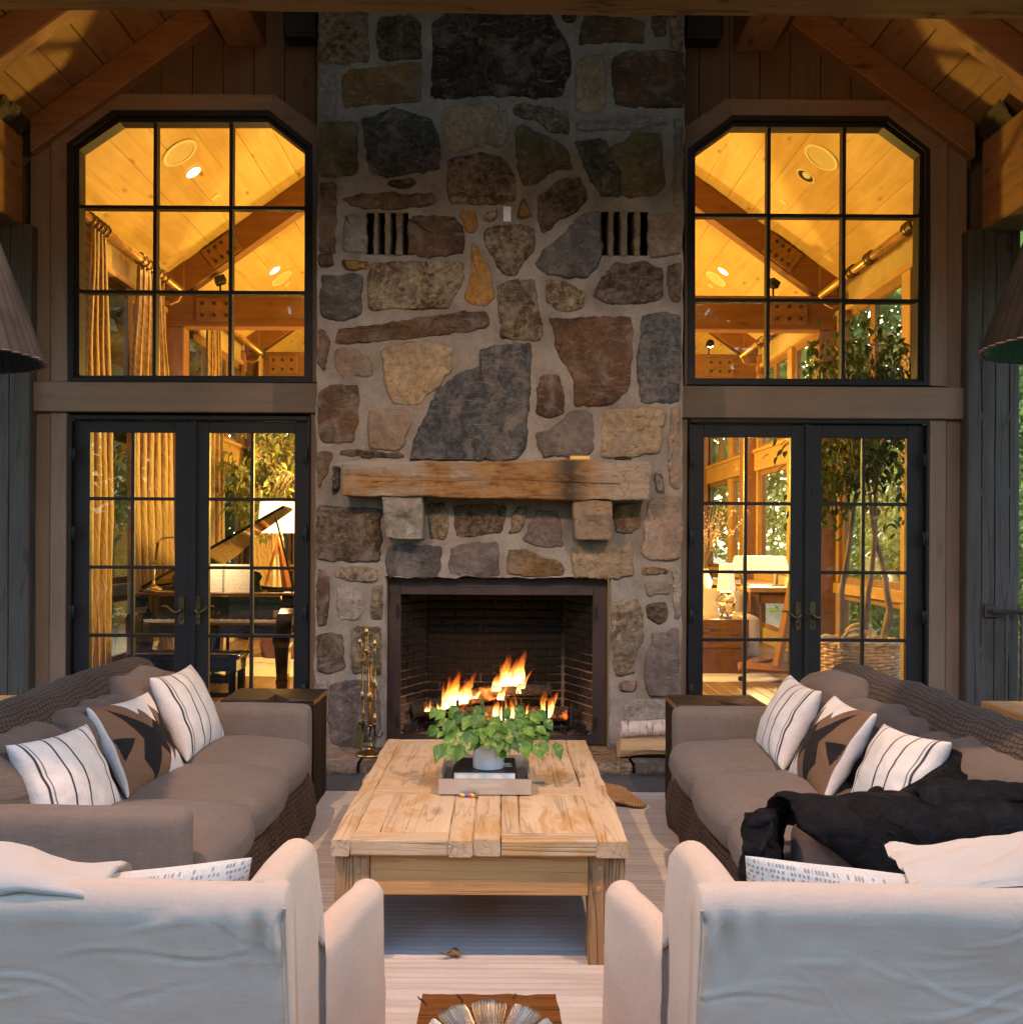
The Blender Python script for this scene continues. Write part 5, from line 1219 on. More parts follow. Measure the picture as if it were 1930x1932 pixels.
th1 = thing('cream_throw', 'cream wool throw lying on the top edge of the armchair by the bare armed sofa', 'throw blanket', (-1.2, 2.1, .8))
def thr1(u, v):
    x = -1.62 + .80 * u; y = 1.99 + .28 * v; z = .785 + .045 * math.sin(PI * min(1, v * 1.25)) * (1 - sst(.55, 1, u) * .75) + .03 * sst(.45, 0, u) - .10 * v * sst(.6, 1, v) + .014 * math.sin(u * 17 + v * 4) * (1 - .5 * u) + .012 * fbm(u * 4, v * 4, 5)
    return (x, y, z)
sheet('fold', thr1, 50, 24, MAT['cream'], th1, .012)
th2 = thing('cream_throw', 'cream wool throw heaped on the armchair beside the black fur throw', 'throw blanket', (1.2, 2.1, .8))
def thr2(u, v):
    x = .86 + .75 * u + .05 * v; w_ = sst(0, .7, u); y = 2.02 + .30 * v
    z = .795 + w_ * .085 * math.sin(PI * min(1, .12 + v * .95)) + .024 * math.sin(v * 15 - u * 4 + 1.5 * fbm(u * 2, v * 2, 3)) * w_ + .014 * fbm(u * 4, v * 4, 15) + .02 * u * u
    return (x, y, z)
sheet('fold', thr2, 60, 40, MAT['cream'], th2, .014)
# ================================================================== SIDE TABLES
def block(s):
    y0, y1 = (5.43, 5.85) if s < 0 else (5.34, 5.70)
    a = at(416, 1325, y0) if s < 0 else at(1277, 1333, y0); b = at(592, 1327, y0) if s < 0 else at(1449, 1334, y0)
    t0 = thing('block_table', 'charred cracked wood block table lit yellow by the piano doors' if s < 0 else 'charred cracked wood block table beside the firewood', 'side table', ((a.x + b.x) / 2, (y0 + y1) / 2, 0), 'charred block tables at the sofa ends')
    g = G(); H = .62; P = []
    prof = []
    n = 8
    per = [(lerp(a.x, b.x, i / n), y0) for i in range(n)] + [(b.x, lerp(y0, y1, i / n)) for i in range(n)] + [(lerp(b.x, a.x, i / n), y1) for i in range(n)] + [(a.x, lerp(y1, y0, i / n)) for i in range(n)]
    for i in range(14):
        z = lerp(0, H - .03, i / 13); P.append([(x + .006 * fbm(x * 7, y * 7, z * 1.2 + s), y + .006 * fbm(x * 7, y * 7, z * 1.2 + 5), z) for x, y in per])
    g.grid(P, cv=True); mk('body', g, MAT['dark_z'], t0)
    cx, cy_ = (a.x + b.x) / 2, (y0 + y1) / 2; g = G(); P = []
    for k, dz in ((1, -.031), (1.0, -.004), (.985, 0), (.8, 0), (.55, 0), (.3, 0), (.08, 0)):
        P.append([(cx + (x - cx) * k + .006 * fbm(x * 7, y * 7, 4), cy_ + (y - cy_) * k, H + dz - (.05 * max(0, 1 - abs(math.atan2(y - cy_, x - cx) + 1.3) * 9) * (k if k < 1 else 1)) + .004 * fbm(x * k * 9, y * k * 9, 2)) for x, y in per])
    g.grid(P, cv=True); g.f.append(tuple(6 * 32 + k for k in range(32))); mk('top', g, MAT['dark_x'], t0, fix=True)
block(-1); block(1)
# consoles behind the sofas
for s in (-1, 1):
    a = at(0, 1314, 5.3) if s < 0 else at(1848, 1322, 4.75)
    z = .66 if s < 0 else at(1848, 1322, 4.75).z
    t0 = thing('console_table', 'brown wooden console table peeping out behind the bare armed sofa' if s < 0 else 'pale wooden console table standing behind the sofa with the fur throw', 'table', (s * 2.7, 4.3, 0))
    x0, x1 = (-3.1, -2.16) if s < 0 else (a.x, a.x + .55); y0, y1 = (3.4, 5.3) if s < 0 else (3.3, 4.75)
    for k in range(3):
        xa, xb = lerp(x0, x1, k / 3) + .001, lerp(x0, x1, (k + 1) / 3) - .001; g = G(); g.box(xa, xb, y0, y1, z - .07, z, .006); mk('plank', g, MAT['console_y'], t0)
    for p in (x0 + .02, x1 - .10):
        for q in (y0 + .02, y1 - .10): g = G(); g.box(p, p + .08, q, q + .08, 0, z - .071, .005); mk('leg', g, MAT['apron_x'], t0)
# polished stump with the petal bowl, at the very front
a = tp(635, 1607); zs_ = .44; Yb = (HC - zs_) * FPX / (px('J', 1000, 1603)[1] - VY); x0, x1 = xz(634, 1607, Yb, 'J')[0], xz(1371, 1602, Yb, 'J')[0]
stp = thing('stump_table', 'polished orange brown wood stump table with cracks holding the petal bowl', 'side table', ((x0 + x1) / 2, Yb - .18, 0))
per = []; n = 14
for i in range(n): per.append((lerp(x0, x1, i / n), Yb))
for i in range(n): per.append((x1, lerp(Yb, Yb - .36, i / n)))
for i in range(n): per.append((lerp(x1, x0, i / n), Yb - .36))
for i in range(n): per.append((x0, lerp(Yb - .36, Yb, i / n)))
g = G(); cx, cy_ = (x0 + x1) / 2, Yb - .18; P = []
rag = lambda x, y: (.006 * fbm(x * 22, y * 22, 1) + .004 * fbm(x * 60, y * 60, 3))
for z, k in ((0, 1), (.15, .99), (.3, 1.0), (zs_ - .01, 1.0), (zs_, .985), (zs_, .7), (zs_, .4), (zs_, .1)):
    P.append([(cx + (x - cx) * k + rag(x, y), cy_ + (y - cy_) * k + rag(y, x), z) for x, y in per])
g.grid(P, cv=True); g.f.append(tuple(7 * 56 + k for k in range(56))); mk('block', g, MAT['stump'], stp, fix=True)
g = G()
for pts in (((593, 185), (655, 262), (660, 400)), ((158, 215), (262, 318)), ((1255, 180), (1222, 250)), ((1262, 290), (1210, 400), (1150, 500))):
    L = []
    for (x, y) in pts:
        d = ((1600 + x * 680 / 1930) / K0, (3850 + y * 680 / 1930) / K0); v = d[1] - VY - (d[0] - VX) * ROLL; Y = (HC - zs_) * FPX / v; L.append(Vector(((d[0] - VX) * Y / FPX, Y, zs_ + .0006)))
    Q = []
    for p, q in zip(L, L[1:]): Q += [p.lerp(q, k / 5) + Vector((.003 * fbm(k, p.x * 50), 0, 0)) for k in range(5)]
    Q.append(L[-1]); g.tube(Q, [.0022 * (.4 + .6 * math.sin(PI * min(1, (k + 1) / len(Q)))) for k in range(len(Q))], 5)
mk('crack', g, MAT['blackbook'], stp)
bw = thing('petal_bowl', 'ribbed silver petal bowl on the polished stump table', 'bowl', (cx, Yb - .19, zs_))
t = NT('ribbed silver'); uv = t.n('TexCoord').outputs['UV']; sp = t.n('SeparateXYZ', Vector=uv); hh = t.math('SINE', t.math('MULTIPLY', sp.outputs[0], 75)); n1 = t.noise(t.coords((1, 1, 1)), 30, 4)
t.p(col=t.mix(n1, (.50, .42, .35), (.78, .72, .66)), metal=1, rough=.3, nrm=t.bump(hh, .9, .004)); 
for k in range(9):
    a0 = 2 * PI * k / 9 + .2; g = G(); P = []; U = []
    for i in range(13):
        u = i / 12; row = []; ur = []
        for j in range(13):
            w_ = (j / 12 - .5) * 2; rr = .03 + .10 * u; half = .041 * (.35 + .65 * u) * (1 if u < .93 else .93)
            q = Vector((rr + .006 * u * math.cos(w_ * 9) * .3, half * w_, .004 + .046 * u ** 1.4 - .008 * (w_ * w_) * u)); q = Matrix.Rotation(a0, 3, 'Z') @ q
            row.append((cx + .005 + q.x, Yb - .265 + q.y, zs_ + q.z)); ur.append((j / 12 + .001, u + .001))
        P.append(row); U.append(ur)
    g.grid(P, uv=U); o = mk('petal', g, t.m, bw, smooth=True); mo = o.modifiers.new('thickness', 'SOLIDIFY'); mo.thickness = .003
g = G(); g.lathe([(.0, .002), (.04, .002), (.045, .012), (.0, .014)], (cx + .005, Yb - .265, zs_), 20, False); mk('bowl_base', g, t.m, bw, smooth=True)
# ================================================================== SMALL THINGS
# tray on the coffee table
f0, f1 = tp(727, 529), tp(1228, 531); Yt = (f0.y + f1.y) / 2; tx0, tx1 = f0.x, f1.x; th_ = (530 - 447) / 1.3786 / K0 * Yt / FPX; td = .47
tray = thing('serving_tray', 'silver leaf serving tray with cut out handles on the coffee table', 'tray', ((tx0 + tx1) / 2, Yt + td / 2, TH))
t = NT('silver leaf'); v = t.coords((1, 1, 1), rand=False); br_ = t.n('TexBrick', Vector=t.coords((1, 1, 1), rand=False, rot=(R(90), 0, 0)), Scale=9); n1 = t.noise(v, 14, 5, .6)
MAT['silver'] = t.p(col=t.mix(n1, (.52, .49, .46), (.72, .69, .66)), metal=.75, rough=t.rng(n1, .3, .7, .28, .48), nrm=t.bump(n1, .1, .01))
zt0 = TH + .006
def handle_wall(y0, y1, flipn=False):
    """a tray end with a slot cut through it"""
    cx = (tx0 + tx1) / 2; hw, hh, cz = .063, .0115, zt0 + th_ * .52; out = [(tx0, zt0), (tx0, zt0 + th_), (tx1, zt0 + th_), (tx1, zt0)]
    N = 32; inn = []; ou = []
    for k in range(N):
        a = -PI * .75 + -2 * PI * k / N
        c_, s_ = math.cos(a), math.sin(a); ex = hw - hh
        inn.append((cx + (ex if c_ > 0 else -ex) * min(1, abs(c_) * 4) + hh * c_, cz + hh * s_))
        m = max(abs(c_), abs(s_)); X_2 = cx + (tx1 - cx) * c_ / m; ou.append((max(tx0, min(tx1, X_2)), zt0 + th_ / 2 + th_ / 2 * s_ / m))
    g = G(); g.ring(ou, inn, y0, y1); return g
mk('end_wall', handle_wall(Yt, Yt + .011), MAT['silver'], tray, fix=True); mk('end_wall', handle_wall(Yt + td - .011, Yt + td), MAT['silver'], tray, fix=True)
for a in (tx0, tx1 - .011):
    g = G(); g.box(a, a + .011, Yt + .0112, Yt + td - .0112, zt0, zt0 + th_ - .0005, .002); mk('side_wall', g, MAT['silver'], tray)
g = G(); g.box(tx0 + .011, tx1 - .011, Yt + .011, Yt + td - .011, TH + .001, zt0 + .006, .001); mk('tray_floor', g, MAT['blackbook'], tray)
tcx = (tx0 + tx1) / 2
def book(z, x0, x1, y0, y1, h, label):
    b = thing('book', label, 'book', ((x0 + x1) / 2, (y0 + y1) / 2, z), 'books stacked in the tray'); g = G(); g.box(x0 + .003, x1 - .003, y0 + .003, y1, z + .003, z + h - .003, .001); mk('page_block', g, MAT['paper'], b)
    for zz in (z, z + h - .003): 
        g = G(); g.box(x0, x1, y0, y1 + .003, zz, zz + .003, .0008); mk('cover', g, MAT['blackbook'], b)
    for k in range(3 if z > TH + .04 else 0):
        g = G(); g.box(x1 - .05, x1 - .015, y0 + .10 + k * .025, y0 + .112 + k * .025, z + h, z + h + .0006, 0); mk('cover_print', g, MAT['paper'], b)
zb0 = zt0 + .0065
book(zb0, tcx - .145, tcx + .135, Yt + .05, Yt + .36, .034, 'black covered picture book lying lowest in the silver tray')
book(zb0 + .0345, tcx - .133, tcx + .128, Yt + .075, Yt + .345, .034, 'black covered picture book lying on the other book under the white pot')
# pot and plant
pz = zb0 + .069; pc = Vector((at(996, 440, Yt + .15, 'J').x, Yt + .16, pz)); pr = .0665
pot = thing('plant_pot', 'white glazed plant pot with trailing green pothos on the books', 'potted plant', pc)
pz_b = zt0 + .0065
g = G(); g.lathe([(.001, .002), (pr * .97, .001), (pr, .004), (pr, .128), (pr - .002, .131), (pr - .005, .129), (pr - .006, .10), (.0, .10)], pc, 48, False); mk('pot', g, MAT['white'], pot, smooth=True)
g = G(); g.lathe([(.0, .108), (pr - .006, .104)], pc, 24, False); mk('soil', g, plain('soil', (.03, .02, .014), .95, 0, .4, .8, 60), pot)
mk_leaf = []
t = NT('pothos leaf'); uv = t.n('TexCoord').outputs['UV']; sp = t.n('SeparateXYZ', Vector=uv); oi = t.n('ObjectInfo'); n1 = t.noise(t.coords((1, 1, 1)), 22, 5, .65, .5)
c = t.mix(oi.outputs['Random'], (.05, .15, .024), (.17, .34, .05)); c = t.mix(t.rng(n1, .54, .64, 0, .75), c, (.48, .54, .14))
vein = t.rng(t.math('ABSOLUTE', t.math('SUBTRACT', sp.outputs[0], .5)), 0, .03, .6, 0); c = t.mix(vein, c, (.22, .33, .08))
rib = t.math('SINE', t.math('MULTIPLY', t.math('ADD', sp.outputs[1], t.math('MULTIPLY', t.math('ABSOLUTE', t.math('SUBTRACT', sp.outputs[0], .5)), -.8)), 50))
t.p(col=c, rough=.38, spec=.45, nrm=t.bump(t.math('ADD', rib, n1), .15, .004)); tr = t.n('BsdfTranslucent', Color=c); mx = t.n('MixShader', i0=.3, i1=t.b.outputs[0], i2=tr.outputs[0]); t.t.links.new(mx.outputs[0], t.out.inputs[0]); MAT['pothos'] = t.m
for var in range(4):
    g = G(); P = []; U = []; L = .085
    for i in range(9):
        u = i / 8; w_ = .036 * (math.sin(PI * (u ** .55)) ** 1.0) * (1 + .12 * math.sin(var)) + .0004; row = []; ur = []
        for j in range(7):
            b = (j / 6 - .5) * 2; row.append((w_ * b, L * (u - .10 * (1 - u) ** 3 * abs(b)) - (.012 * abs(b) if u < .12 else 0), .012 * abs(b) ** 1.5 - (.020 + .008 * var) * u * u + .003 * math.sin(u * 9 + b * 4 + var))); ur.append((j / 6, u + .001))
        P.append(row); U.append(ur)
    g.grid(P, uv=U); mk_leaf.append(mesh_of(g, 'leaf', MAT['pothos'], True))
rp = random.Random(12); stems = G(); stemmat = plain('pothos stem', (.10, .17, .04), .5)
lf = []
for (jx, jy, sz, dy) in [(690, 92, .9, .05), (722, 100, .9, .02), (790, 90, 1.1, .05), (815, 125, 1.1, .0), (870, 150, 1.2, -.04), (925, 85, 1.0, .04), (965, 80, .7, .06), (950, 35, .7, .08), (925, 140, 1.2, -.04), (1050, 140, 1.1, -.02), (1005, 160, 1.1, .0), (1110, 105, 1.1, .06), (1180, 90, 1.1, .05), (1180, 130, 1.0, .02), (1240, 120, 1.0, .05), (1300, 110, 1.0, .05), (1265, 120, 1.0, .02), (1335, 155, 1.0, .02), (1120, 180, 1.35, -.06), (1220, 200, 1.1, .0), (1170, 220, 1.0, -.04),
                        (720, 315, 1.3, -.05), (785, 310, 1.2, -.07), (835, 310, 1.2, -.09), (885, 270, 1.7, -.12), (930, 255, 1.1, -.06), (990, 235, 1.2, -.08), (1050, 270, 1.2, -.10), (1100, 270, 1.2, -.08), (1075, 315, .9, -.07), (1150, 265, 1.1, -.07), (1205, 300, 1.2, -.06), (1280, 310, 1.1, -.06), (1310, 285, 1.0, -.03), (1385, 300, 1.1, -.03), (1225, 260, 1.0, -.02),
                        (760, 180, 1.1, 0), (790, 215, 1.2, -.03), (830, 190, 1.1, .02), (770, 255, 1.1, -.05), (845, 235, 1.2, -.06), (910, 200, 1.1, -.02), (960, 215, 1.2, -.07), (1010, 230, 1.1, -.08), (1060, 205, 1.1, -.05), (1000, 120, .9, .06), (1085, 230, 1.0, -.07), (1140, 150, 1.0, .03), (735, 140, .9, .05), (1260, 170, 1.0, .03), (1190, 170, 1.0, .0), (880, 110, .9, .07), (700, 200, .8, .03), (1280, 210, .9, .0), (1300, 180, .9, -.01)]:
    lf.append((at(jx, jy, pc.y + dy * 1.3, 'J'), sz))
for k in range(44):
    a = rp.random() * 2 * PI; r_ = .04 + .17 * rp.random(); lf.append((pc + Vector((r_ * 1.25 * math.cos(a), r_ * .8 * math.sin(a), .12 + .10 * rp.random() * (1 - r_ * 3))), (.55 + .45 * rp.random())))
for i, (p, sz) in enumerate(lf):
    d = p - (pc + Vector((0, 0, .15))); out = Vector((d.x, d.y, 0)); out = out.normalized() if out.length > .01 else Vector((0, -1, 0))
    droop = -.25 - 1.1 * rp.random() + d.z * 2.5; yv = (out * (.8) + Vector((.5 * (rp.random() - .5), -.35 - .3 * rp.random(), droop))).normalized()
    zv = (Vector((0, -.75, .75)) + Vector((rp.random() - .5, rp.random() - .5, rp.random() - .5)) * .8); xv = yv.cross(zv).normalized(); zv = xv.cross(yv)
    m = Matrix((xv, yv, zv)).transposed().to_4x4(); m = Matrix.Translation(p - yv * .035 * sz) @ m @ Matrix.Scale(sz * .64, 4)
    mk('leaf', mk_leaf[i % 4], None, pot, M=m)
    b = p - yv * .035 * sz; r0 = pc + Vector((.03 * (rp.random() - .5), .03 * (rp.random() - .5), .105)); mid = r0.lerp(b, .5) + Vector((0, 0, .05 + .02 * rp.random()))
    stems.tube([(1 - q) ** 2 * r0 + 2 * q * (1 - q) * mid + q * q * b for q in [k / 6 for k in range(7)]], .0017, 4)
so_ = mk('stems', stems, stemmat, pot, smooth=True); so_['kind'] = 'stuff'
# lighter on the table, leaf on the rug
a, b = tp(838, 535), tp(937, 540); lt = thing('pocket_lighter', 'small rainbow striped pocket lighter lying on the coffee table planks', 'lighter', a)
t = NT('rainbow stripes'); sp = t.n('SeparateXYZ', Vector=t.coords((1, 1, 1), rand=False)); f = t.math('FRACT', t.math('MULTIPLY', t.math('ADD', sp.outputs[0], t.math('MULTIPLY', sp.outputs[1], .8)), 26))
c = t.ramp(f, [(0, (.55, .05, .10)), (.2, (.7, .35, .03)), (.4, (.6, .5, .05)), (.55, (.05, .25, .2)), (.7, (.06, .07, .35)), (.85, (.3, .04, .25))]); nd = c.node; nd.color_ramp.interpolation = 'CONSTANT'
g = G(); d = b - a; g.tube([a + d * (k / 8) + Vector((0, 0, .0085)) for k in range(8)], .0085, 12); mk('body', g, t.p(col=c, rough=.25), lt, smooth=True)
g = G(); g.tube([a + d * .87 + Vector((0, 0, .0085)), b + Vector((0, 0, .0085))], .007, 10); mk('cap', g, MAT['brass'], lt); g = G(); q = a + d * .9; g.tube([q + Vector((-.003, -.004, .015)), q + Vector((-.003, .004, .015))], .004, 8); mk('spark_wheel', g, MAT['iron'], lt)
y_ = HC * FPX / (px('J', 765, 1428)[1] - VY); lp = at(765, 1424, y_, 'J'); g = G()
P = [[(lp.x + .05 * (i / 6 - .5) + .01 * j, lp.y + .028 * math.sin(PI * (i / 6) ** .8) * (j / 4 - .5) * 2, .022 + .012 * abs(j / 4 - .5) * 2 + .006 * math.sin(i)) for j in range(5)] for i in range(7)]; g.grid(P)
g.tube([(lp.x + .02, lp.y, .022), (lp.x + .045, lp.y - .02, .016)], .0008, 4)
o = mk('fallen_leaf', g, plain('dry leaf', (.16, .11, .06), .7, 0, .4), smooth=True); tag(o, 'curled dry brown leaf lying on the pale rug before the coffee table', 'leaf'); mo = o.modifiers.new('thickness', 'SOLIDIFY'); mo.thickness = .0008
# braided rope mats
t = NT('rope'); uv = t.n('TexCoord').outputs['UV']; sp = t.n('SeparateXYZ', Vector=uv); h = t.math('SINE', t.math('MULTIPLY', t.math('ADD', t.math('MULTIPLY', sp.outputs[1], 900), t.math('MULTIPLY', sp.outputs[0], 12.566)), .5)); n1 = t.noise(t.coords((1, 1, 1), rand=False), 200, 3)
MAT['rope'] = t.p(col=t.mix(n1, (.36, .19, .075), (.55, .33, .15)), rough=.85, nrm=t.bump(h, .8, .006))
a = at(1810, 575, 4.0, 'J'); Yr0 = HC * FPX / (px('J', 1760, 640)[1] - VY - 9); Yr1 = HC * FPX / (px('J', 1700, 510)[1] - VY)
xr_ = at(1822, 600, (Yr0 + Yr1) / 2, 'J').x
def braid(x0, sgn, ya, yb, label):
    """loops of rope laid one over the next, the round ends showing beyond the table"""
    rm = thing('rope_mat', label, 'rope mat', (x0, (ya + yb) / 2, .02), 'braided rope mats under the coffee table'); n = 5
    for k in range(n):
        yc0 = lerp(ya, yb, (k + .5) / n); hw = (yb - ya) / n * .46; x0k = x0 - sgn * .016 * k
        for strand in range(2):
            pts = []; rr = hw * (.92 - .50 * strand)
            tilt = .30
            for i in range(40):
                u = i / 39
                if u < .36: q = u / .36; xx = x0k - sgn * (.36 - .30 * q); yy = yc0 - rr + (0.36 - .30 * q) * tilt
                elif u > .64: q = (u - .64) / .36; xx = x0k - sgn * (.06 + .30 * q); yy = yc0 + rr + (.06 + .30 * q) * tilt * .9
                else: q = (u - .36) / .28; aa = -PI / 2 + PI * q; xx = x0k - sgn * .06 + sgn * .06 * math.cos(aa); yy = yc0 + rr * math.sin(aa) + .06 * tilt
                zz = .028 + .030 * abs(2 * u - 1) * ((k + 1) % 2) + .006 * math.sin(u * 3 * PI); pts.append(Vector((xx, yy, zz)))
            g = G(); g.tube(pts, .0125, 8); g.uv = []; ds = 0
            for i in range(40):
                ds += (pts[i] - pts[i - 1]).length if i else 0; g.uv += [(q / 8 + .001, ds + .001) for q in range(8)]
            mk('rope', g, MAT['rope'], rm, smooth=True)
braid(xr_, 1, Yr0, Yr1, 'braided rope mat showing beside the coffee table on the sofa with fur throw side')
braid(-.72, -1, Yr0 + .1, Yr1 + .1, 'braided rope mat barely showing past the coffee table on the bare armed sofa side')
# firewood on the hearth
q0, q1 = at(1545, 1515, 6.55, 'E'), at(1900, 1512, 6.55, 'E')
g = G(); P = []
for i in range(29):
    u = i / 28; x = lerp(q0.x, q1.x, u); row = []; bow = .030 * math.sin(PI * min(1, u * .9))
    for k, (yy, zz) in enumerate(((6.515, .006), (6.50, .03), (6.497, .055), (6.502, .082), (6.512, .104), (6.535, .118), (6.57, .124), (6.63, .112), (6.68, .085), (6.70, .05), (6.68, .015), (6.62, .0), (6.56, -.002))):
        row.append((x + .012 * fbm(yy * 19, zz * 19, 2) + (.02 * zz / .12 if i == 0 else 0), yy + .007 * fbm(x * 6, zz * 24) + .003 * fbm(x * 30, zz * 60), hz + .006 + zz + (bow if zz < .05 else bow * .35) - .010 * u + .006 * fbm(x * 7, yy * 12, k)))
    P.append(row)
g.grid(P, cv=True); g.f.append(tuple(range(13))); g.f.append(tuple(28 * 13 + k for k in range(13)))
o = mk('firewood_log', g, wood('split wood', (.44, .31, .17), (.34, .22, .11), 'x', knots=.1, cracks=.3), fix=True); tag(o, 'split firewood log with pale clean face lying on the hearth, undermost', 'firewood', 'firewood on the hearth')
t = NT('birch bark'); v = t.coords((1, 1, 1)); n1 = t.noise(t.coords((28, 3, 3)), 1.2, 5, .65, .5); n2 = t.noise(v, 20, 6, .7)
c = t.mix(t.rng(n1, .56, .63), (.52, .44, .40), (.16, .09, .065)); c = t.mix(t.rng(n2, .52, .66, 0, .8), c, (.28, .17, .13)); birch = t.p(col=c, rough=.85, nrm=t.bump(t.math('ADD', n1, n2), .6, .012))
a, b = at(1560, 1430, 6.58, 'E'), at(1900, 1408, 6.58, 'E')
log('firewood_log', (a.x, 6.58, hz + .185), (b.x, 6.58, hz + .205), .055, birch, 6, 'white birch bark firewood log lying on top of the split one', 'firewood', group='firewood on the hearth')
# fire tools
def op(x, y, Y=6.66): return at(x, y, Y, 'O')
YT = 6.60; base = op(640, 1690, YT); cx = op(640, 1600, YT).x
def turned(c, y0, y1, r, Y, beads=(), n=10):
    a, b = op(*y0, Y), op(*y1, Y); L = (b - a).length; prof = []; m = 60; pts = []; rr = []
    for i in range(m + 1):
        u = i / m; pts.append(a.lerp(b, u)); q = r
        for (bc, bl, br_, nb) in beads:
            d = (u - bc) / bl
            if abs(d) < 1: q = max(q, r + br_ * (.35 + .65 * abs(math.sin((d + 1) / 2 * PI * nb))) * math.sqrt(1 - d * d))
        rr.append(q)
    g = G(); g.tube(pts, rr, n); return g
ts = thing('fire_tool_stand', 'brass fireplace tool stand on the hearth with scrolled arms', 'fire tool stand', (cx, YT, hz))
g = G(); g.lathe([(.0, .0), (.088, .0), (.092, .006), (.086, .014), (.07, .02), (.04, .028), (.02, .04), (.016, .05)], (cx, YT, hz), 36, False); mk('base', g, MAT['brass'], ts, smooth=True)
g = turned(0, (655, 1610), (610, 200), .0055, YT, ((.04, .045, .014, 2), (.10, .02, .006, 1), (.83, .06, .012, 3), (.905, .025, .008, 2), (.965, .035, .012, 1))); mk('pole', g, MAT['brass'], ts, smooth=True)
g = G(); c = op(612, 455, YT); g.lathe([(.0, -.016), (.012, -.012), (.0165, 0), (.012, .012), (0, .016)], (c.x, YT - .012, c.z), 14, False); mk('boss', g, MAT['brass'], ts, smooth=True)
for s_, xe in ((-1, 540), (1, 700)):
    e = op(xe, 470, YT - .03); g = G(); g.tube([c.lerp(e, k / 8) + Vector((0, -.03 * k / 8 + .0, .008 * math.sin(k / 8 * PI * 2) * s_)) for k in range(9)], .005, 7)
    m_ = op(560 if s_ < 0 else 660, 530, YT - .02); g.tube([m_ + Vector((.020 * math.cos(a) * s_, 0, .024 * math.sin(a))) for a in [PI * .6 + k * .32 for k in range(15)]], [.0045] * 13 + [.006, .007], 7); mk('hook_arm', g, MAT['brass'], ts, smooth=True)
FT = 'fire tools hanging on the brass stand'
sh_ = thing('fire_shovel', 'brass handled fire shovel with wide pan hanging on the stand', 'fire shovel', op(560, 1300, YT - .03), FT)
g = turned(0, (557, 585), (565, 1240), .0052, YT - .03, ((.01, .025, .007, 2), (.58, .065, .008, 3))); mk('handle', g, MAT['brass'], sh_, smooth=True)
g = G(); g.tube([op(565, 1240, YT - .03), op(568, 1350, YT - .03), op(582, 1400, YT - .03)], .006, 7); mk('neck', g, MAT['iron'], sh_, smooth=True)
cs = [op(x, y, YT - .02) for x, y in ((510, 1245), (608, 1262), (560, 1572), (452, 1545))]; g = G(); P = []
for i in range(11):
    row = []
    for j in range(15):
        u, v_ = i / 10, j / 14; p = cs[0].lerp(cs[1], u).lerp(cs[3].lerp(cs[2], u), v_); e = max(abs(2 * u - 1) ** 8, abs(2 * v_ - 1) ** 12 if v_ < .5 else 0); row.append(p + Vector((0, -.022 * e, .0)))
    P.append(row)
g.grid(P); o = mk('pan', g, plain('shovel brass', (.17, .16, .07), .4, .8, .35, .2, 30), sh_, smooth=True); mo = o.modifiers.new('thickness', 'SOLIDIFY'); mo.thickness = .002
tgs = thing('fire_tongs', 'brass handled fire tongs hanging beside the pole of the stand', 'fire tongs', op(650, 1350, YT - .03), FT)
g = turned(0, (655, 585), (655, 1300), .0052, YT - .03, ((.01, .025, .007, 2), (.55, .06, .008, 3))); mk('handle', g, MAT['brass'], tgs, smooth=True)
g = turned(0, (622, 520), (632, 1330), .0048, YT - .02, ((.58, .055, .008, 3),)); mk('handle', g, MAT['brass'], tgs, smooth=True)
g = G(); g.tube([op(655, 1300, YT - .03), op(655, 1360, YT - .03), op(640, 1400, YT - .02), op(640, 1440, YT - .02)], [.006, .006, .005, .004], 7); mk('tip', g, MAT['iron'], tgs, smooth=True)
pk = thing('fire_poker', 'brass handled fire poker with curved black hook hanging on the stand', 'fire poker', op(700, 1400, YT - .03), FT)
g = turned(0, (703, 320), (699, 1285), .0055, YT - .03, ((.02, .018, .006, 1), (.06, .03, .012, 1), (.15, .012, .005, 1), (.525, .045, .009, 3), (.935, .045, .009, 3))); mk('handle', g, MAT['brass'], pk, smooth=True)
g = G(); g.tube([op(699, 1285, YT - .03), op(697, 1400, YT - .03), op(695, 1545, YT - .03)], [.007, .0065, .0015], 7); g.tube([op(702, 1370, YT - .03) + Vector((.0, -.001, 0))] + [op(747 + 38 * math.cos(a), 1385 - 45 * math.sin(a), YT - .03) for a in [PI + k * PI / 8 for k in range(9)]] + [op(787, 1370, YT - .03)], .0048, 7); mk('hook', g, MAT['iron'], pk, smooth=True)
br = thing('fire_brush', 'brass handled hearth brush hanging hidden behind the shovel', 'fire brush', op(545, 700, YT + .02), FT)
g = turned(0, (535, 330), (575, 1250), .005, YT + .02, ((.03, .03, .012, 1), (.08, .02, .006, 2), (.50, .045, .007, 3), (.90, .03, .007, 3))); mk('handle', g, MAT['brass'], br, smooth=True)
g = G(); p0 = op(577, 1250, YT + .03); g.tube([p0, p0 + Vector((.004, 0, -.05)), p0 + Vector((.006, 0, -.14))], [.008, .02, .024], 10); mk('bristles', g, MAT['iron'], br, smooth=True)
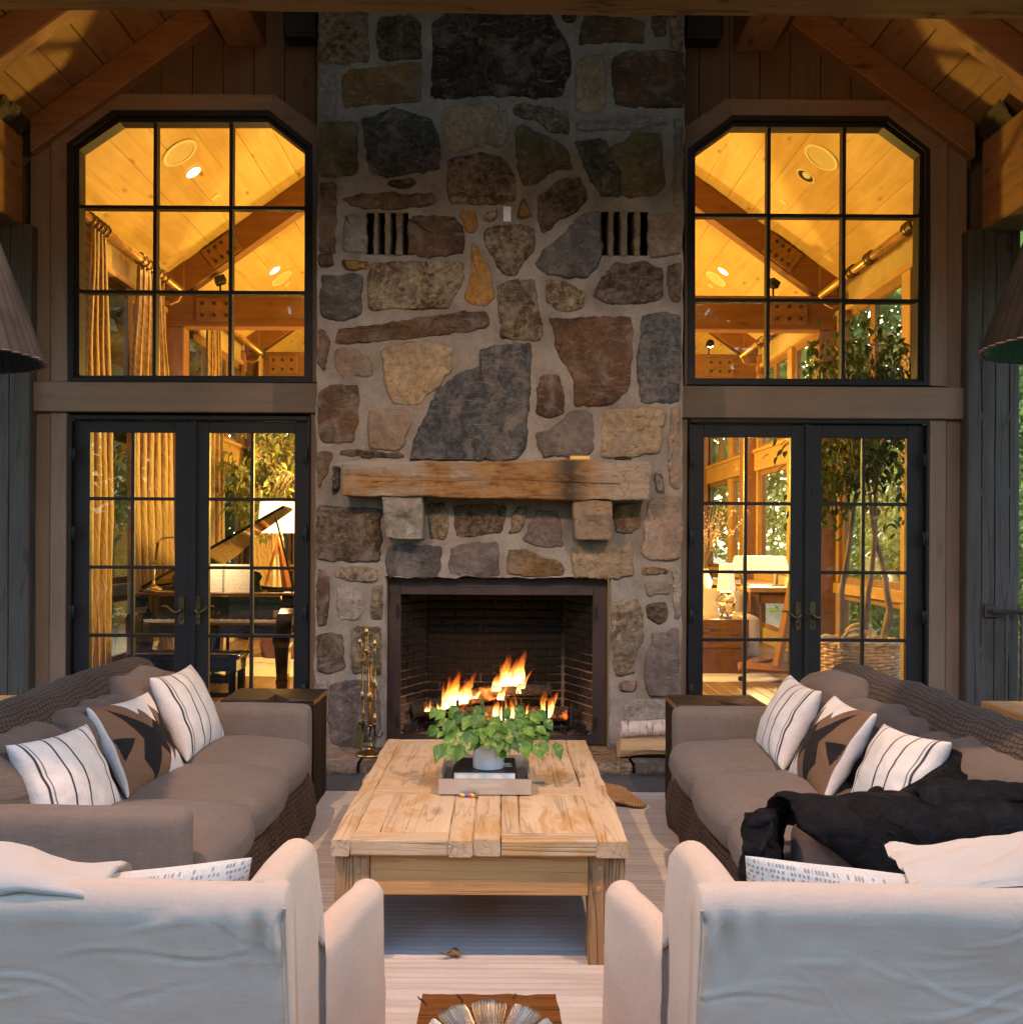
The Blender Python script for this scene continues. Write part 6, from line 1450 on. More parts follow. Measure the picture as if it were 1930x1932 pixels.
# on the mantel
a, b = at(1308, 79, YM + .07, 'E'), at(1405, 79, YM + .07, 'E'); zt_m = at(1350, 82, YM, 'E').z + .012
ml = thing('stick_lighter', 'yellow lighter with red tip lying on the stone mantel', 'lighter', (a.x, YM + .07, zt_m)); g = G(); g.box(a.x, b.x, YM + .06, YM + .09, zt_m, zt_m + .03, .005); mk('body', g, plain('yellow plastic', (.75, .42, .05), .35, 0, .05), ml)
g = G(); g.tube([(a.x - .028, YM + .075, zt_m + .012), (a.x, YM + .075, zt_m + .014)], .007, 8); mk('tip', g, plain('red plastic', (.35, .02, .04), .4), ml)
g = G(); g.box(a.x + .012, b.x - .02, YM + .0585, YM + .0595, zt_m + .011, zt_m + .019, .0005); mk('grip', g, plain('pale grip', (.8, .55, .25), .4), ml)
a, b = at(1528, 78, YM + .08, 'E'), at(1612, 78, YM + .08, 'E'); pe = thing('marker_pen', 'dark pen lying toward the pale end of the stone mantel', 'pen', (a.x, YM + .08, zt_m)); g = G(); g.tube([(a.x, YM + .08, zt_m + .012), (a.x + (b.x - a.x) * .68, YM + .08, zt_m + .012)], .010, 10); mk('barrel', g, MAT['iron'], pe, smooth=True); g = G(); g.tube([(a.x + (b.x - a.x) * .69, YM + .08, zt_m + .012), (b.x, YM + .08, zt_m + .012)], .0085, 10); mk('cap', g, MAT['iron'], pe, smooth=True)
# blank metal cover plate in the stone
a, b = xz(978, 1021, YC, 'C'), xz(1019, 1098, YC, 'C'); cp = thing('cover_plate', 'small blank metal cover plate set in the mortar between the vents', 'wall plate', (a[0], YC, b[1])); g = G(); g.box(a[0], b[0], YC - .016, YC + .01, b[1], a[1], .003); mk('plate', g, plain('brushed plate', (.52, .45, .41), .45, .6), cp)
for zz in (a[1] - .02, b[1] + .02): g = G(); g.tube([((a[0] + b[0]) / 2, YC - .0185, zz), ((a[0] + b[0]) / 2, YC - .014, zz)], .003, 8); mk('screw', g, MAT['iron'], cp)
# corrugated pendant shades
def shade(s, Y, rimx, rimz, label):
    xr = rimx; cx = xr + s * .335; rimz += .025; lp_ = thing('pendant_lamp', label, 'pendant lamp', (cx, Y, rimz), 'corrugated metal pendant lamps'); g = G(); P = []; n = 176; nr = 44
    wv = lambda k: 1 + .030 * math.cos(k * nr * 2 * PI / n)
    for i in range(16):
        u = i / 15; r = .30 - .235 * u; z = .66 * u; P.append([(cx + r * wv(k) * math.cos(2 * PI * k / n), Y + r * wv(k) * math.sin(2 * PI * k / n), rimz + z) for k in range(n)])
    g.grid(P, cv=True)
    m_out = plain('corrugated zinc', (.030, .030, .033), .85, 0, .45, .2, 40, .12) if s < 0 else plain('dark rusted shade', (.007, .0055, .005), .85, 0, .5, .25, 40, .1)
    o = mk('shade', g, m_out, lp_, smooth=True); 
    P2 = [[(cx + (p[0] - cx) * .985, Y + (p[1] - Y) * .985, p[2] + .0) for p in r_] for r_ in P]; g = G(); g.grid(P2, cv=True); mk('inner_lining', g, plain('green enamel', (.05, .17, .07), .35, .1, .2) if s > 0 else plain('dark lining', (.03, .03, .03), .5, .4), lp_, smooth=True)
    g = G(); g.tube([(cx + .30 * wv(k) * math.cos(2 * PI * k / n), Y + .30 * wv(k) * math.sin(2 * PI * k / n), rimz) for k in list(range(n)) + [0]], .004, 5); mk('rim', g, MAT['rail'], lp_, smooth=True)
    g = G(); g.lathe([(.07, .64), (.07, .70), (.045, .74), (.045, .82), (.02, .84), (.0, .84)], (cx, Y, rimz), 20, False); mk('cap', g, m_out, lp_, smooth=True)
    g = G(); g.tube([(cx, Y, rimz + .83), (cx, Y, 4.3)], .008, 6); mk('cord', g, MAT['iron'], lp_)
    g = G(); g.lathe([(.0, .20), (.02, .205), (.035, .24), (.035, .27), (.02, .32), (.02, .40), (0, .40)], (cx, Y, rimz), 14, False); mk('bulb', g, MAT['white'], lp_, smooth=True)
a = at(88, 690, 3.2); shade(-1, 3.2, a.x, a.z, 'grey corrugated zinc pendant lamp shade hanging before the plain grey post')
a = at(1849, 668, 3.2); shade(1, 3.2, a.x, a.z, 'dark corrugated pendant lamp shade with green lining hanging before the pegged post')
# ================================================================== THE ROOM BEHIND THE GLASS
RX, EZ, CR, CS = 3.95, 4.61, 7.45, .72
YB = YW + .2; YE = 19.0
rc = thing('room_ceiling', 'golden pine board ceiling of the room seen through the gable windows', 'ceiling', (0, 13, 5))
def csurf(x): return CR - CS * abs(x)
for s in (-1, 1):
    k = 0; x = .02
    while x < 4.1:
        x1 = x + .262; g = G(); j = .003 * math.sin(k * 4.3 + s)
        g.prism([(s * x, csurf(x) + j), (s * (x1 - .005), csurf(x1 - .005) + j), (s * (x1 - .005), csurf(x1) + .03), (s * x, csurf(x) + .033)], YB, YE)
        mk('board', g, MAT['pine_y'], rc, fix=True); x = x1; k += 1
    g = G(); g.prism([(0, CR + .05), (s * 4.4, CR + .05 - CS * 4.4), (s * 4.4, CR + .3 - CS * 4.4), (0, CR + .3)], YB - .02, YE + .3); mk('ceiling_deck', g, MAT['navy'], rc, fix=True)
def ceil_at(x, y, c):
    a = at(x, y, 1.0, c); dx, dz = a.x, a.z - HC; s = -1 if dx < 0 else 1
    Y = (CR - HC) / (dz + CS * abs(dx)); return Vector((dx * Y, Y, HC + dz * Y)), s
MAT['bulb'] = emis('lit lamp lens', (1, .80, .48), 3.5); MAT['trimring'] = plain('pale trim ring', (.70, .62, .42), .5, 0, .05)
MAT['spk'] = plain('speaker cloth', (.55, .46, .26), .8, 0, .06)
def disc(nm, p, s, r, label, cat, lit=None):
    n_ = Vector((-s * CS, 0, -1)).normalized(); q = n_.to_track_quat('Z', 'Y').to_matrix().to_4x4(); M = Matrix.Translation(p + n_ * .001) @ q
    o = thing(nm, label, cat, p); g = G(); g.lathe([(r * .80, .002), (r * .80, .010), (r, .006), (r, 0)], (0, 0, 0), 36, False); g.xf(M); mk('trim_ring', g, MAT['trimring'], o, smooth=True)
    g = G(); g.lathe([(.0, .003 if lit != 'dark' else .002), (r * .81, .003)], (0, 0, 0), 36, False); g.xf(M); mk('lens' if lit else 'grille', g, MAT['bulb'] if lit == 'on' else MAT['navy'] if lit == 'dark' else MAT['spk'], o)
    if lit == 'dark': 
        g = G(); g.lathe([(0, .02), (r * .3, .018), (r * .45, .004)], (r * .2, 0, 0), 20, False); g.xf(M); mk('reflector', g, MAT['trimring'], o, smooth=True)
    if lit == 'on': lamp('ceiling_downlight', 'SPOT', p + n_ * .06, 22, (1, .60, .22), .04, p + Vector((0, 0, -3)), 110, .6)
SP = 'round speaker grille'
for (c, x, y, kd, r, lab) in (('A', 877, 745, 'sp', .19, 'round ceiling speaker ring beside the lit lamp above the piano windows'), ('A', 943, 838, 'on', .095, 'lit recessed ceiling lamp beside the speaker above the piano windows'), ('A', 1052, 960, 'sm', .05, 'small pale ceiling disc beyond the lit lamp above the piano windows'),
                      ('A', 1340, 1318, 'on', .095, 'lit recessed ceiling lamp past the big truss above the piano windows'), ('A', 1372, 1358, 'sp', .17, 'round ceiling speaker ring past the big truss above the piano windows'), ('A', 1401, 1386, 'sm', .05, 'small pale ceiling disc past the big truss above the piano windows'),
                      ('F', 735, 767, 'sp', .19, 'round ceiling speaker ring beside the dark unlit lamp'), ('F', 660, 857, 'off', .11, 'dark unlit recessed ceiling lamp with pale ring'), ('F', 547, 984, 'sm', .05, 'small pale ceiling disc near the dark unlit lamp'),
                      ('F', 257, 1322, 'on', .095, 'lit recessed ceiling lamp past the truss on the basket tree side'), ('F', 222, 1360, 'sp', .17, 'round ceiling speaker ring past the truss on the basket tree side'), ('F', 195, 1393, 'sm', .05, 'small pale ceiling disc past the truss on the basket tree side')):
    p, s = ceil_at(x, y, c)
    if kd == 'sp': disc('ceiling_speaker', p, s, r, lab, 'speaker')
    elif kd == 'sm': disc('ceiling_sensor', p, s, r, lab, 'sensor', None)
    else: disc('ceiling_lamp', p, s, r, lab, 'ceiling lamp', 'on' if kd == 'on' else 'dark')
# trusses with bolted plates
MAT['plate'] = plain('rusted steel plate', (.26, .13, .055), .55, .4, .25, .3, 40); boltm = G(); boltm.lathe([(.022, 0), (.022, .014), (.012, .022), (0, .022)], (0, 0, 0), 8, False); boltm = mesh_of(boltm, 'bolt', MAT['iron'])
for ti, YT_ in enumerate((11.5, 15.1, 18.6)):
    tr_o = thing('roof_truss', ['dark timber truss with bolted steel plates nearest behind the gable windows', 'second dark timber truss further inside the room', 'last timber truss at the end wall of the room'][ti], 'truss', (0, YT_, 4))
    z0, z1 = 4.00, 4.40
    g = G(); g.box(-RX, RX, YT_, YT_ + .2, z0, z1, .012); mk('tie_beam', g, MAT['intbeam_x'], tr_o)
    for s in (-1, 1):
        g = G(); xa, xb = .02, 3.72; dz = .36; g.prism([(s * xa, csurf(xa) - .01 - dz), (s * xb, csurf(xb) - .01 - dz), (s * xb, csurf(xb) - .01), (s * xa, csurf(xa) - .01)], YT_ + .01, YT_ + .19); mk('rafter', g, MAT['intbeam_x'], tr_o, fix=True)
        g = G(); a, b = s * 3.72, s * 3.94; g.box(a, b, YT_ + .001, YT_ + .199, 0, 3.998, .01); mk('post', g, MAT['intbeam_z'], tr_o)
        g = G(); g.box(a, b, YT_ + .002, YT_ + .198, 4.402, 4.78, .01); mk('post', g, MAT['intbeam_z'], tr_o)
        ca, sa = math.cos(math.atan(CS)), math.sin(math.atan(CS))
        for (cx, cz, L, H, ang, nb) in ((s * 3.28, csurf(3.28) - .19, .42, .26, -s * math.atan(CS), 7), (s * 3.36, 4.20, .44, .27, 0, 6), (s * .9, csurf(.9) - .19, .42, .26, -s * math.atan(CS), 7)):
            M = Matrix.Translation((cx, YT_ - .006, cz)) @ Matrix.Rotation(-ang, 4, 'Y'); g = G(); g.box(-L / 2, L / 2, -.005, .005, -H / 2, H / 2, .004); pl = mk('plate', g, MAT['plate'], tr_o, M=M)
            for q in range(nb):
                bx = -L / 2 + .08 + (L - .16) * ((q // 2) / max(1, (nb - 1) // 2)); bz = (.07 if q % 2 else -.07)
                mk('bolt', boltm, None, pl, M=M @ Matrix.Translation((bx, -.005, bz)) @ Matrix.Rotation(R(90), 4, 'X'))
for s, (c, x, y) in ((-1, ('A', 1058, 1385)), (1, ('F', 517, 1400))):
    p = at(x, y, 11.45, c); o = thing('spot_fixture', 'small black spotlight clamped on the truss above the piano' if s < 0 else 'small black spotlight clamped on the truss on the basket tree side', 'spotlight', (p.x, 11.6, 4.4))
    g = G(); g.tube([(p.x, 11.6, 4.40), (p.x, 11.6, 4.52)], .012, 8); mk('stem', g, MAT['iron'], o); g = G(); g.box(-.06, .06, -.06, .06, -.045, .045, .01); g.xf(Matrix.Translation((p.x, 11.6, 4.57)) @ Matrix.Rotation(R(25 * s), 4, 'Y') @ Matrix.Rotation(R(20), 4, 'Z')); mk('head', g, MAT['iron'], o)
p = at(190, 1680, 15.4, 'F'); o = thing('spot_fixture', 'lit small spotlight glaring low behind the basket tree gable window', 'spotlight', p)
g = G(); g.lathe([(.0, -.05), (.055, -.05), (.06, .06), (.03, .09), (0, .09)], (0, 0, 0), 16, False); g.xf(Matrix.Translation(p) @ Matrix.Rotation(R(80), 4, 'X')); mk('head', g, MAT['iron'], o, smooth=True)
g = G(); g.lathe([(0, -.052), (.05, -.051)], (0, 0, 0), 16, False); g.xf(Matrix.Translation(p) @ Matrix.Rotation(R(-80), 4, 'X')); mk('lens', g, emis('glaring lamp lens', (1, .84, .55), 30), o)
g = G(); g.tube([p, p + Vector((0, .1, -.16))], .012, 6); mk('stem', g, MAT['iron'], o)
# side walls: posts, bands and windows
MAT['wallpaint'] = plain('ochre side wall', (.36, .27, .13), .8, 0, .12, .1)
MAT['sashwood'] = wood('sash wood', (.28, .15, .06), (.19, .09, .035), 'z', knots=.1)
MAT['bandwood'] = wood('band wood', (.46, .29, .12), (.36, .2, .07), 'y', knots=.3)
for s in (-1, 1):
    sw = thing('side_wall', 'side wall of windows behind the piano and curtains' if s < 0 else 'side wall of windows behind the basket tree and console', 'wall', (s * RX, 13, 0))
    def band(z0, z1, y0=YB, y1=YE, d=.10, m='wallpaint', nm='wall_band', e=0): 
        g = G(); a, b = s * (RX - e), s * (RX + d); g.box(min(a, b), max(a, b), y0, y1, z0, z1, .006); return mk(nm, g, MAT[m], sw)
    band(-.02, .22); band(4.18, 4.72); band(2.60, 2.88, m='bandwood', e=.05, nm='transom'); band(2.88, 2.93, m='bandwood', e=.08, nm='ledge'); band(.92, 1.04, m='bandwood', e=.05, nm='sill')
    band(4.16, 4.22, m='bandwood', e=.04, nm='ledge')
    ys = [YB + .05, 9.45, 11.42, 13.3, 15.02, 16.8, 18.75]
    for y in ys:
        for (z0, z1) in ((.22, .92), (1.04, 2.6), (2.93, 4.16)):
            g = G(); a, b = s * (RX - .02), s * (RX + .12); g.box(min(a, b), max(a, b), y, y + .2, z0, z1, .006); mk('mullion', g, MAT['bandwood'], sw)
    for ya_, yb_ in zip(ys, ys[1:]):
        for (z0, z1, nd) in ((.22, .92, 1), (1.04, 2.6, 1), (2.93, 4.16, 2)):
            for d in range(nd):
                y0 = lerp(ya_ + .2, yb_, d / nd); y1 = lerp(ya_ + .2, yb_, (d + 1) / nd); x0 = s * (RX + .03)
                g = G(); g.ring([(y0, z0), (y0, z1), (y1, z1), (y1, z0)], [(y0 + .07, z0 + .07), (y0 + .07, z1 - .07), (y1 - .07, z1 - .07), (y1 - .07, z0 + .07)], 0, .05)
                g.v = [(x0 + s * v[1], v[0], v[2]) for v in g.v]; wf = mk('window', g, MAT['sashwood'], sw, fix=True)
                g = G(); a, b = x0 + s * .022, x0 + s * .028; g.box(min(a, b), max(a, b), y0 + .065, y1 - .065, z0 + .065, z1 - .065, 0); mk('pane', g, MAT['glass'], wf)
g = G(); g.box(-4.1, 4.1, YE, YE + .15, -.02, 7.6, 0); ew = mk('end_wall', g, MAT['wallpaint']); tag(ew, 'ochre end wall closing the far end of the room', 'wall')
# curtain rods and curtains
MAT['rodwood'] = plain('bronze curtain pole', (.36, .19, .07), .3, .5, .2, .05)
t = NT('gold damask'); v = t.coords((1, 1, 1), rand=False); sp = t.n('SeparateXYZ', Vector=v); w1 = t.n('TexWave', Vector=t.coords((1, 1, 1), rand=False), Scale=6.5, Distortion=9.0, Detail=2, _wave_type='RINGS'); n1 = t.noise(v, 14, 4, .6, 2.0)
c = t.mix(t.rng(w1.outputs[0], .45, .6), (.36, .225, .085), (.25, .15, .055)); t.p(col=c, rough=.7, sheen=.5, nrm=t.bump(n1, .2, .01)); MAT['damask'] = t.m
ringm = G(); P = [[((.055 + .010 * math.cos(b * PI / 3)) * math.cos(a * PI / 10), .010 * math.sin(b * PI / 3), (.055 + .010 * math.cos(b * PI / 3)) * math.sin(a * PI / 10)) for b in range(6)] for a in range(20)]; ringm.grid(P, True, True); ringm = mesh_of(ringm, 'ring', MAT['bronze'], True)
for s in (-1, 1):
    for (ya_, yb_, lab) in ((8.2, 11.3, 'nearer bronze curtain pole along the %s'), (11.8, 15.0, 'further bronze curtain pole along the %s')):
        o = thing('curtain_rod', lab % ('curtained window wall' if s < 0 else 'bare window wall over the basket tree'), 'curtain rod', (s * 3.68, (ya_ + yb_) / 2, 4.36)); g = G(); g.tube([(s * 3.68, ya_, 4.36), (s * 3.68, yb_, 4.36)], .042, 16); mk('pole', g, MAT['rodwood'], o, smooth=True)
        g = G(); g.tube([(s * 3.9, yb_ - .08, 4.22), (s * 3.78, yb_ - .08, 4.20), (s * 3.70, yb_ - .08, 4.24), (s * 3.66, yb_ - .08, 4.31)], .02, 8); g.box(s * 3.88, s * 3.95, yb_ - .12, yb_ - .04, 4.05, 4.35, .01); mk('bracket', g, MAT['rodwood'], o, smooth=False)
        if s > 0:
            for k, y in enumerate([ya_ + .55 + .028 * i for i in range(7)] + [ya_ + 1.55 + .03 * i for i in range(5)] + [ya_ + 2.05 + .05 * i for i in range(3)]): mk('ring', ringm, None, o, M=Matrix.Translation((s * 3.68, y, 4.36)) @ Matrix.Rotation(R(90 + 8 * math.sin(k * 3)), 4, 'Z') @ Matrix.Rotation(R(90), 4, 'Z'))
def curtain(y0, y1, top, label, seed, nf=6):
    o = thing('curtain', label, 'curtain', (-3.7, (y0 + y1) / 2, 0), 'gold curtains along the window wall'); g = G(); P = []; nu, nv = nf * 12, 46
    for j in range(nv + 1):
        v_ = j / nv; z = lerp(top, .02, v_); sp_ = .55 + .45 * sst(0, .45, v_); row = []
        for i in range(nu + 1):
            u = i / nu; y = (y0 + y1) / 2 + (y1 - y0) * (u - .5) * sp_; amp = (.045 + .035 * v_) * (.7 + .4 * noise.noise(Vector((u * nf, seed, 0))))
            row.append((-3.69 + amp * math.sin(u * nf * 2 * PI + .9 * math.sin(v_ * 2.4 + seed) + seed) + .02 * fbm(u * 3, v_ * 3, seed), y + .02 * math.sin(u * nf * 4 * PI + v_ * 2), z))
        P.append(row)
    g.grid(P); c_ = mk('drape', g, MAT['damask'], o, smooth=True); mo = c_.modifiers.new('thickness', 'SOLIDIFY'); mo.thickness = .004
    for i in range(nf + 1): mk('ring', ringm, None, o, M=Matrix.Translation((-3.68, lerp((y0 + y1) / 2 - (y1 - y0) * .29, (y0 + y1) / 2 + (y1 - y0) * .29, i / nf), 4.36)))
curtain(8.62, 9.22, 4.30, 'gold curtain nearest the gable window beside the hinges of the piano doors', 1, 4); curtain(9.72, 10.95, 4.30, 'wide gold damask curtain behind the piano bench and lamp', 2, 6)
curtain(12.15, 13.0, 4.30, 'gold curtain at the edge of the pale ficus behind the piano', 3, 4); curtain(14.6, 16.2, 4.30, 'gold curtain behind the tripod lamp at the deep end of the room', 4, 6)
# ------------------------------------------------------------------ ficus trees
lv = []
MAT['ficus'] = leafmat('ficus leaf', (.035, .075, .012), (.085, .13, .022))
MAT['ficus_b'] = leafmat('pale ficus leaf', (.10, .15, .03), (.26, .27, .09))
def leafme(mat, L=.085, W=.036):
    g = G(); P = []
    for i in range(6):
        u = i / 5; w_ = W / 2 * math.sin(PI * u ** .8) + .0006; P.append([(w_ * b, .006 * abs(b) + .012 * math.sin(u * 3), -L * u) for b in (-1, 0, 1)])
    g.grid(P); return mesh_of(g, 'leaf', mat, True)
lm = {m: leafme(MAT[m]) for m in ('ficus', 'ficus_b')}
MAT['bark'] = plain('pale bark', (.33, .24, .15), .85, 0, .3, .5, 40)
def ficus(label, base, stems_, crown, nleaf, seed, mat, extra, leaf=1.0):
    o = thing('ficus_tree', label, 'indoor tree', base); rr = random.Random(seed)
    for pts in stems_:
        Q = []; 
        for p, q in zip(pts, pts[1:]): Q += [Vector(p).lerp(Vector(q), k / 5) for k in range(5)]
        Q.append(Vector(pts[-1])); Q = [q + Vector((.012 * fbm(q.z * 3, 1, seed), .012 * fbm(q.z * 3, 5, seed), 0)) for q in Q]
        g = G(); g.tube(Q, [.036 - .022 * k / len(Q) for k in range(len(Q))], 8); mk('stem', g, MAT['bark'], o, smooth=True)
    g = G(); cl = []
    for (c, r_, n_) in crown:
        for k in range(n_):
            d = Vector((rr.gauss(0, 1), rr.gauss(0, 1), rr.gauss(0, .8))).normalized() * r_ * (.35 + .65 * rr.random() ** .5); cl.append(Vector(c) + Vector((d.x, d.y, d.z * 1.15)))
            tip = Vector(stems_[k % len(stems_)][-1]); mid = tip.lerp(cl[-1], .5) + Vector((0, 0, .08)); g.tube([(1 - q) ** 2 * tip + 2 * q * (1 - q) * mid + q * q * cl[-1] for q in (0, .25, .5, .75, 1)], [.008, .006, .005, .004, .003], 4)
    mk('branches', g, MAT['bark'], o, smooth=True)
    L = []
    for k in range(nleaf + extra):
        c = cl[k % len(cl)]; p = c + Vector((rr.gauss(0, .085), rr.gauss(0, .085), rr.gauss(0, .10) - .03)); sz = leaf * (.75 + .5 * rr.random())
        M = Matrix.Translation(p) @ Matrix.Rotation(rr.random() * 2 * PI, 4, 'Z') @ Matrix.Rotation(rr.gauss(.55, .35), 4, 'X') @ Matrix.Rotation(rr.gauss(0, .4), 4, 'Y') @ Matrix.Scale(sz, 4); L.append((p.y, M))
    L.sort(key=lambda a: a[0]); big = G()
    src = [tuple(v.co) for v in lm[mat].vertices]; fs = [tuple(p_.vertices) for p_ in lm[mat].polygons]
    for k, (_, M) in enumerate(L):
        if k < nleaf: mk('leaf', lm[mat], None, o, M=M)
        else: big.add([M @ Vector(v) for v in src], fs)
    mk('foliage', big, MAT[mat], o, smooth=True, kind='stuff')
    return o
bx, by = 3.17, 8.75
ficus('tall ficus tree with three bare stems growing out of the wicker basket', (bx, by, 0), [[(bx - .13, by, .55), (bx - .13, by, 1.0), (bx - .06, by, 1.5), (bx + .02, by + .02, 2.05)], [(bx + .03, by - .05, .55), (bx + .08, by - .05, .95), (bx + .13, by - .03, 1.2), (bx + .17, by, 1.65), (bx + .18, by, 2.1)], [(bx + .22, by - .02, .55), (bx + .30, by, .9), (bx + .27, by, 1.2), (bx + .16, by, 1.6), (bx + .10, by, 2.1), (bx - .1, by, 2.6)]],
      [((bx - .12, by, 2.32), .52, 40), ((bx + .18, by + .05, 2.5), .45, 30), ((bx + .1, by + .05, 2.95), .45, 34), ((bx - .30, by, 1.98), .24, 12), ((bx - .05, by, 3.08), .42, 30), ((bx + .38, by, 3.02), .34, 24), ((bx + .35, by, 2.05), .25, 8)], 290, 21, 'ficus', 1500, 1.12)
bx2, by2 = -3.0, 12.6
ficus('bushy pale ficus tree behind the raised piano lid', (bx2, by2, 0), [[(bx2 + .1, by2, 0), (bx2 + .1, by2, 1.2), (bx2 + .05, by2, 1.9)], [(bx2 + .22, by2, 0), (bx2 + .16, by2, 1.4), (bx2 + .25, by2, 2.2)]],
      [((bx2 - .05, by2, 2.45), .5, 40), ((bx2 + .45, by2 + .1, 2.6), .5, 36), ((bx2 + .0, by2, 1.95), .38, 20), ((bx2 + .2, by2, 3.0), .4, 20)], 290, 33, 'ficus_b', 900, 1.35)
g = G(); g.lathe([(.0, .0), (.2, 0), (.26, .4), (.24, .4), (.22, .3), (.0, .3)], (bx2 + .15, by2, 0), 24, False); o = mk('planter', g, MAT['gloss_wood'], smooth=True); tag(o, 'dark round planter holding the pale ficus behind the piano', 'planter')
# wicker basket
bk = thing('wicker_basket', 'big round wicker basket with rope handles holding the ficus stems', 'basket', (bx, by, 0)); MAT['cane'] = plain('wicker cane', (.74, .54, .29), .6, 0, .3, .3, 30, vs=14)
BR, BH = .355, .62
for k in range(21):
    z = .03 + k * (BH - .05) / 20; g = G(); r0 = BR * (.90 + .10 * math.sin(PI * min(1, z / BH * .8))); NW = 30
    g.tube([((bx + (r0 + .014 * math.sin(NW / 2 * 2 * PI * a / 120 + (k % 2) * PI)) * math.cos(2 * PI * a / 120)), by + (r0 + .014 * math.sin(NW / 2 * 2 * PI * a / 120 + (k % 2) * PI)) * math.sin(2 * PI * a / 120), z + .003 * math.sin(a * .5 + k)) for a in range(121)], .0135, 6, False); mk('cane', g, MAT['cane'], bk, smooth=True)
for k in range(30):
    a = 2 * PI * (k + .25) / 30; g = G(); g.tube([(bx + BR * .91 * math.cos(a), by + BR * .91 * math.sin(a), .01), (bx + BR * math.cos(a), by + BR * math.sin(a), .35), (bx + BR * .97 * math.cos(a), by + BR * .97 * math.sin(a), BH)], .011, 5); mk('stake', g, MAT['cane'], bk, smooth=True)
for q in (0, PI):
    g = G(); g.tube([((bx + (BR + .012 * math.cos(7 * a + q)) * math.cos(a)), by + (BR + .012 * math.cos(7 * a + q)) * math.sin(a), BH + .015 + .012 * math.sin(7 * a + q)) for a in [2 * PI * k / 90 for k in range(91)]], .018, 6, False); mk('rim', g, MAT['cane'], bk, smooth=True)
for (ax, sgn) in ((-.10, -1), (.14, 1)):
    g = G(); c = (bx + ax, by + sgn * BR * .93 if ax < 0 else by - .05, BH); y_h = by - BR * .9 if ax < 0 else by + BR * .8
    for q in (0, PI): g.tube([(bx + ax + .15 * math.cos(a) + .008 * math.cos(9 * a + q), y_h + .008 * math.sin(9 * a + q), BH - .03 + .17 * math.sin(a)) for a in [PI * k / 20 for k in range(21)]], .014, 6)
    mk('handle', g, MAT['cane'], bk, smooth=True)
g = G(); g.lathe([(0, .5), (BR * .9, .48)], (bx, by, 0), 30, False); mk('moss', g, plain('dry moss', (.10, .07, .04), .95, 0, .4, .8, 40), bk)
# ------------------------------------------------------------------ grand piano
pn = thing('grand_piano', 'black grand piano with lid propped up behind the doors', 'piano', (-2.8, 10.2, 0)); YP = 9.4; pX0, pX1 = -3.58, -1.99
g = G(); g.box(pX0, pX1, YP, YP + .34, .60, .70, .012); mk('key_bed', g, MAT['black'], pn)
for a, b in ((pX0, pX0 + .15), (pX1 - .15, pX1)):
    g = G(); P = [(YP - .01, .60), (YP - .02, .72), (YP + .02, .78), (YP + .10, .79), (YP + .16, .84), (YP + .24, .97), (YP + .34, .99), (YP + .34, .60)]; g.prism(P, a, b); g.v = [(v[1], v[0], v[2]) for v in g.v]; mk('cheek', g, MAT['black'], pn, fix=True)
g = G(); n = 52; kx0, kx1 = pX0 + .16, pX1 - .16
for k in range(n): g.box(lerp(kx0, kx1, k / n) + .0007, lerp(kx0, kx1, (k + 1) / n) - .0007, YP + .015, YP + .17, .705, .730, .001)
o = mk('white_keys', g, plain('ivory keys', (.72, .64, .48), .3, 0, .05), pn); o['kind'] = 'stuff'
g = G()
for k in range(n - 1):
    if k % 7 in (0, 2, 3, 5, 6): x = lerp(kx0, kx1, (k + 1) / n); g.box(x - .006, x + .006, YP + .065, YP + .17, .731, .748, .002)
o = mk('black_keys', g, MAT['black'], pn); o['kind'] = 'stuff'
g = G(); g.box(pX0 + .151, pX1 - .151, YP + .171, YP + .20, .70, .955, .006); fbd = mk('fallboard', g, MAT['black'], pn)
try:
    cu = bpy.data.curves.new('fallboard_lettering', 'FONT'); cu.body = 'YAMAHA'; cu.size = .062; cu.space_character = 1.5; cu.align_x = 'LEFT'; cu.extrude = .0006
    tmp = bpy.data.objects.new('tmp', cu); COL.objects.link(tmp); dg = bpy.context.evaluated_depsgraph_get(); me = bpy.data.meshes.new_from_object(tmp.evaluated_get(dg)); bpy.data.objects.remove(tmp); me.materials.clear(); me.materials.append(MAT['brass'])
    q1 = at(162, 1310, YP + .17, 'N'); wt = max(v.co.x for v in me.vertices)
    mk('lettering', me, None, fbd, M=Matrix.Translation((q1.x - wt, YP + .1695, q1.z - .022)) @ Matrix.Rotation(R(90), 4, 'X'))
except Exception as e_: print('lettering', e_)
q1 = at(564, 1317, YP + .17, 'N'); g = G(); g.box(q1.x - .045, q1.x + .045, YP + .1675, YP + .1705, q1.z - .035, q1.z + .035, .002); mk('sticker', g, plain('gilt sticker', (.55, .40, .12), .4), fbd)
g = G(); g.box(pX0 + .02, pX1 - .02, YP + .205, YP + .30, .955, .985, .006); mk('front_rail', g, MAT['gloss_wood'], pn)
out = [(pX0, YP + .34), (pX0, YP + 1.75), (pX0 + .15, YP + 1.95), (pX0 + .55, YP + 1.95), (pX0 + .85, YP + 1.65), (pX0 + 1.1, YP + 1.2), (pX1 - .05, YP + .9), (pX1, YP + .34)]
def yz(poly, z0, z1):
    n = len(poly); g = G(); V = [(x, y, z0) for x, y in poly] + [(x, y, z1) for x, y in poly]; F = [list(range(n)), list(range(2 * n - 1, n - 1, -1))] + [[i, n + i, n + (i + 1) % n, (i + 1) % n] for i in range(n)]; return g.add(V, F)
mk('case', yz(out, .62, .90), MAT['black'], pn, fix=True)
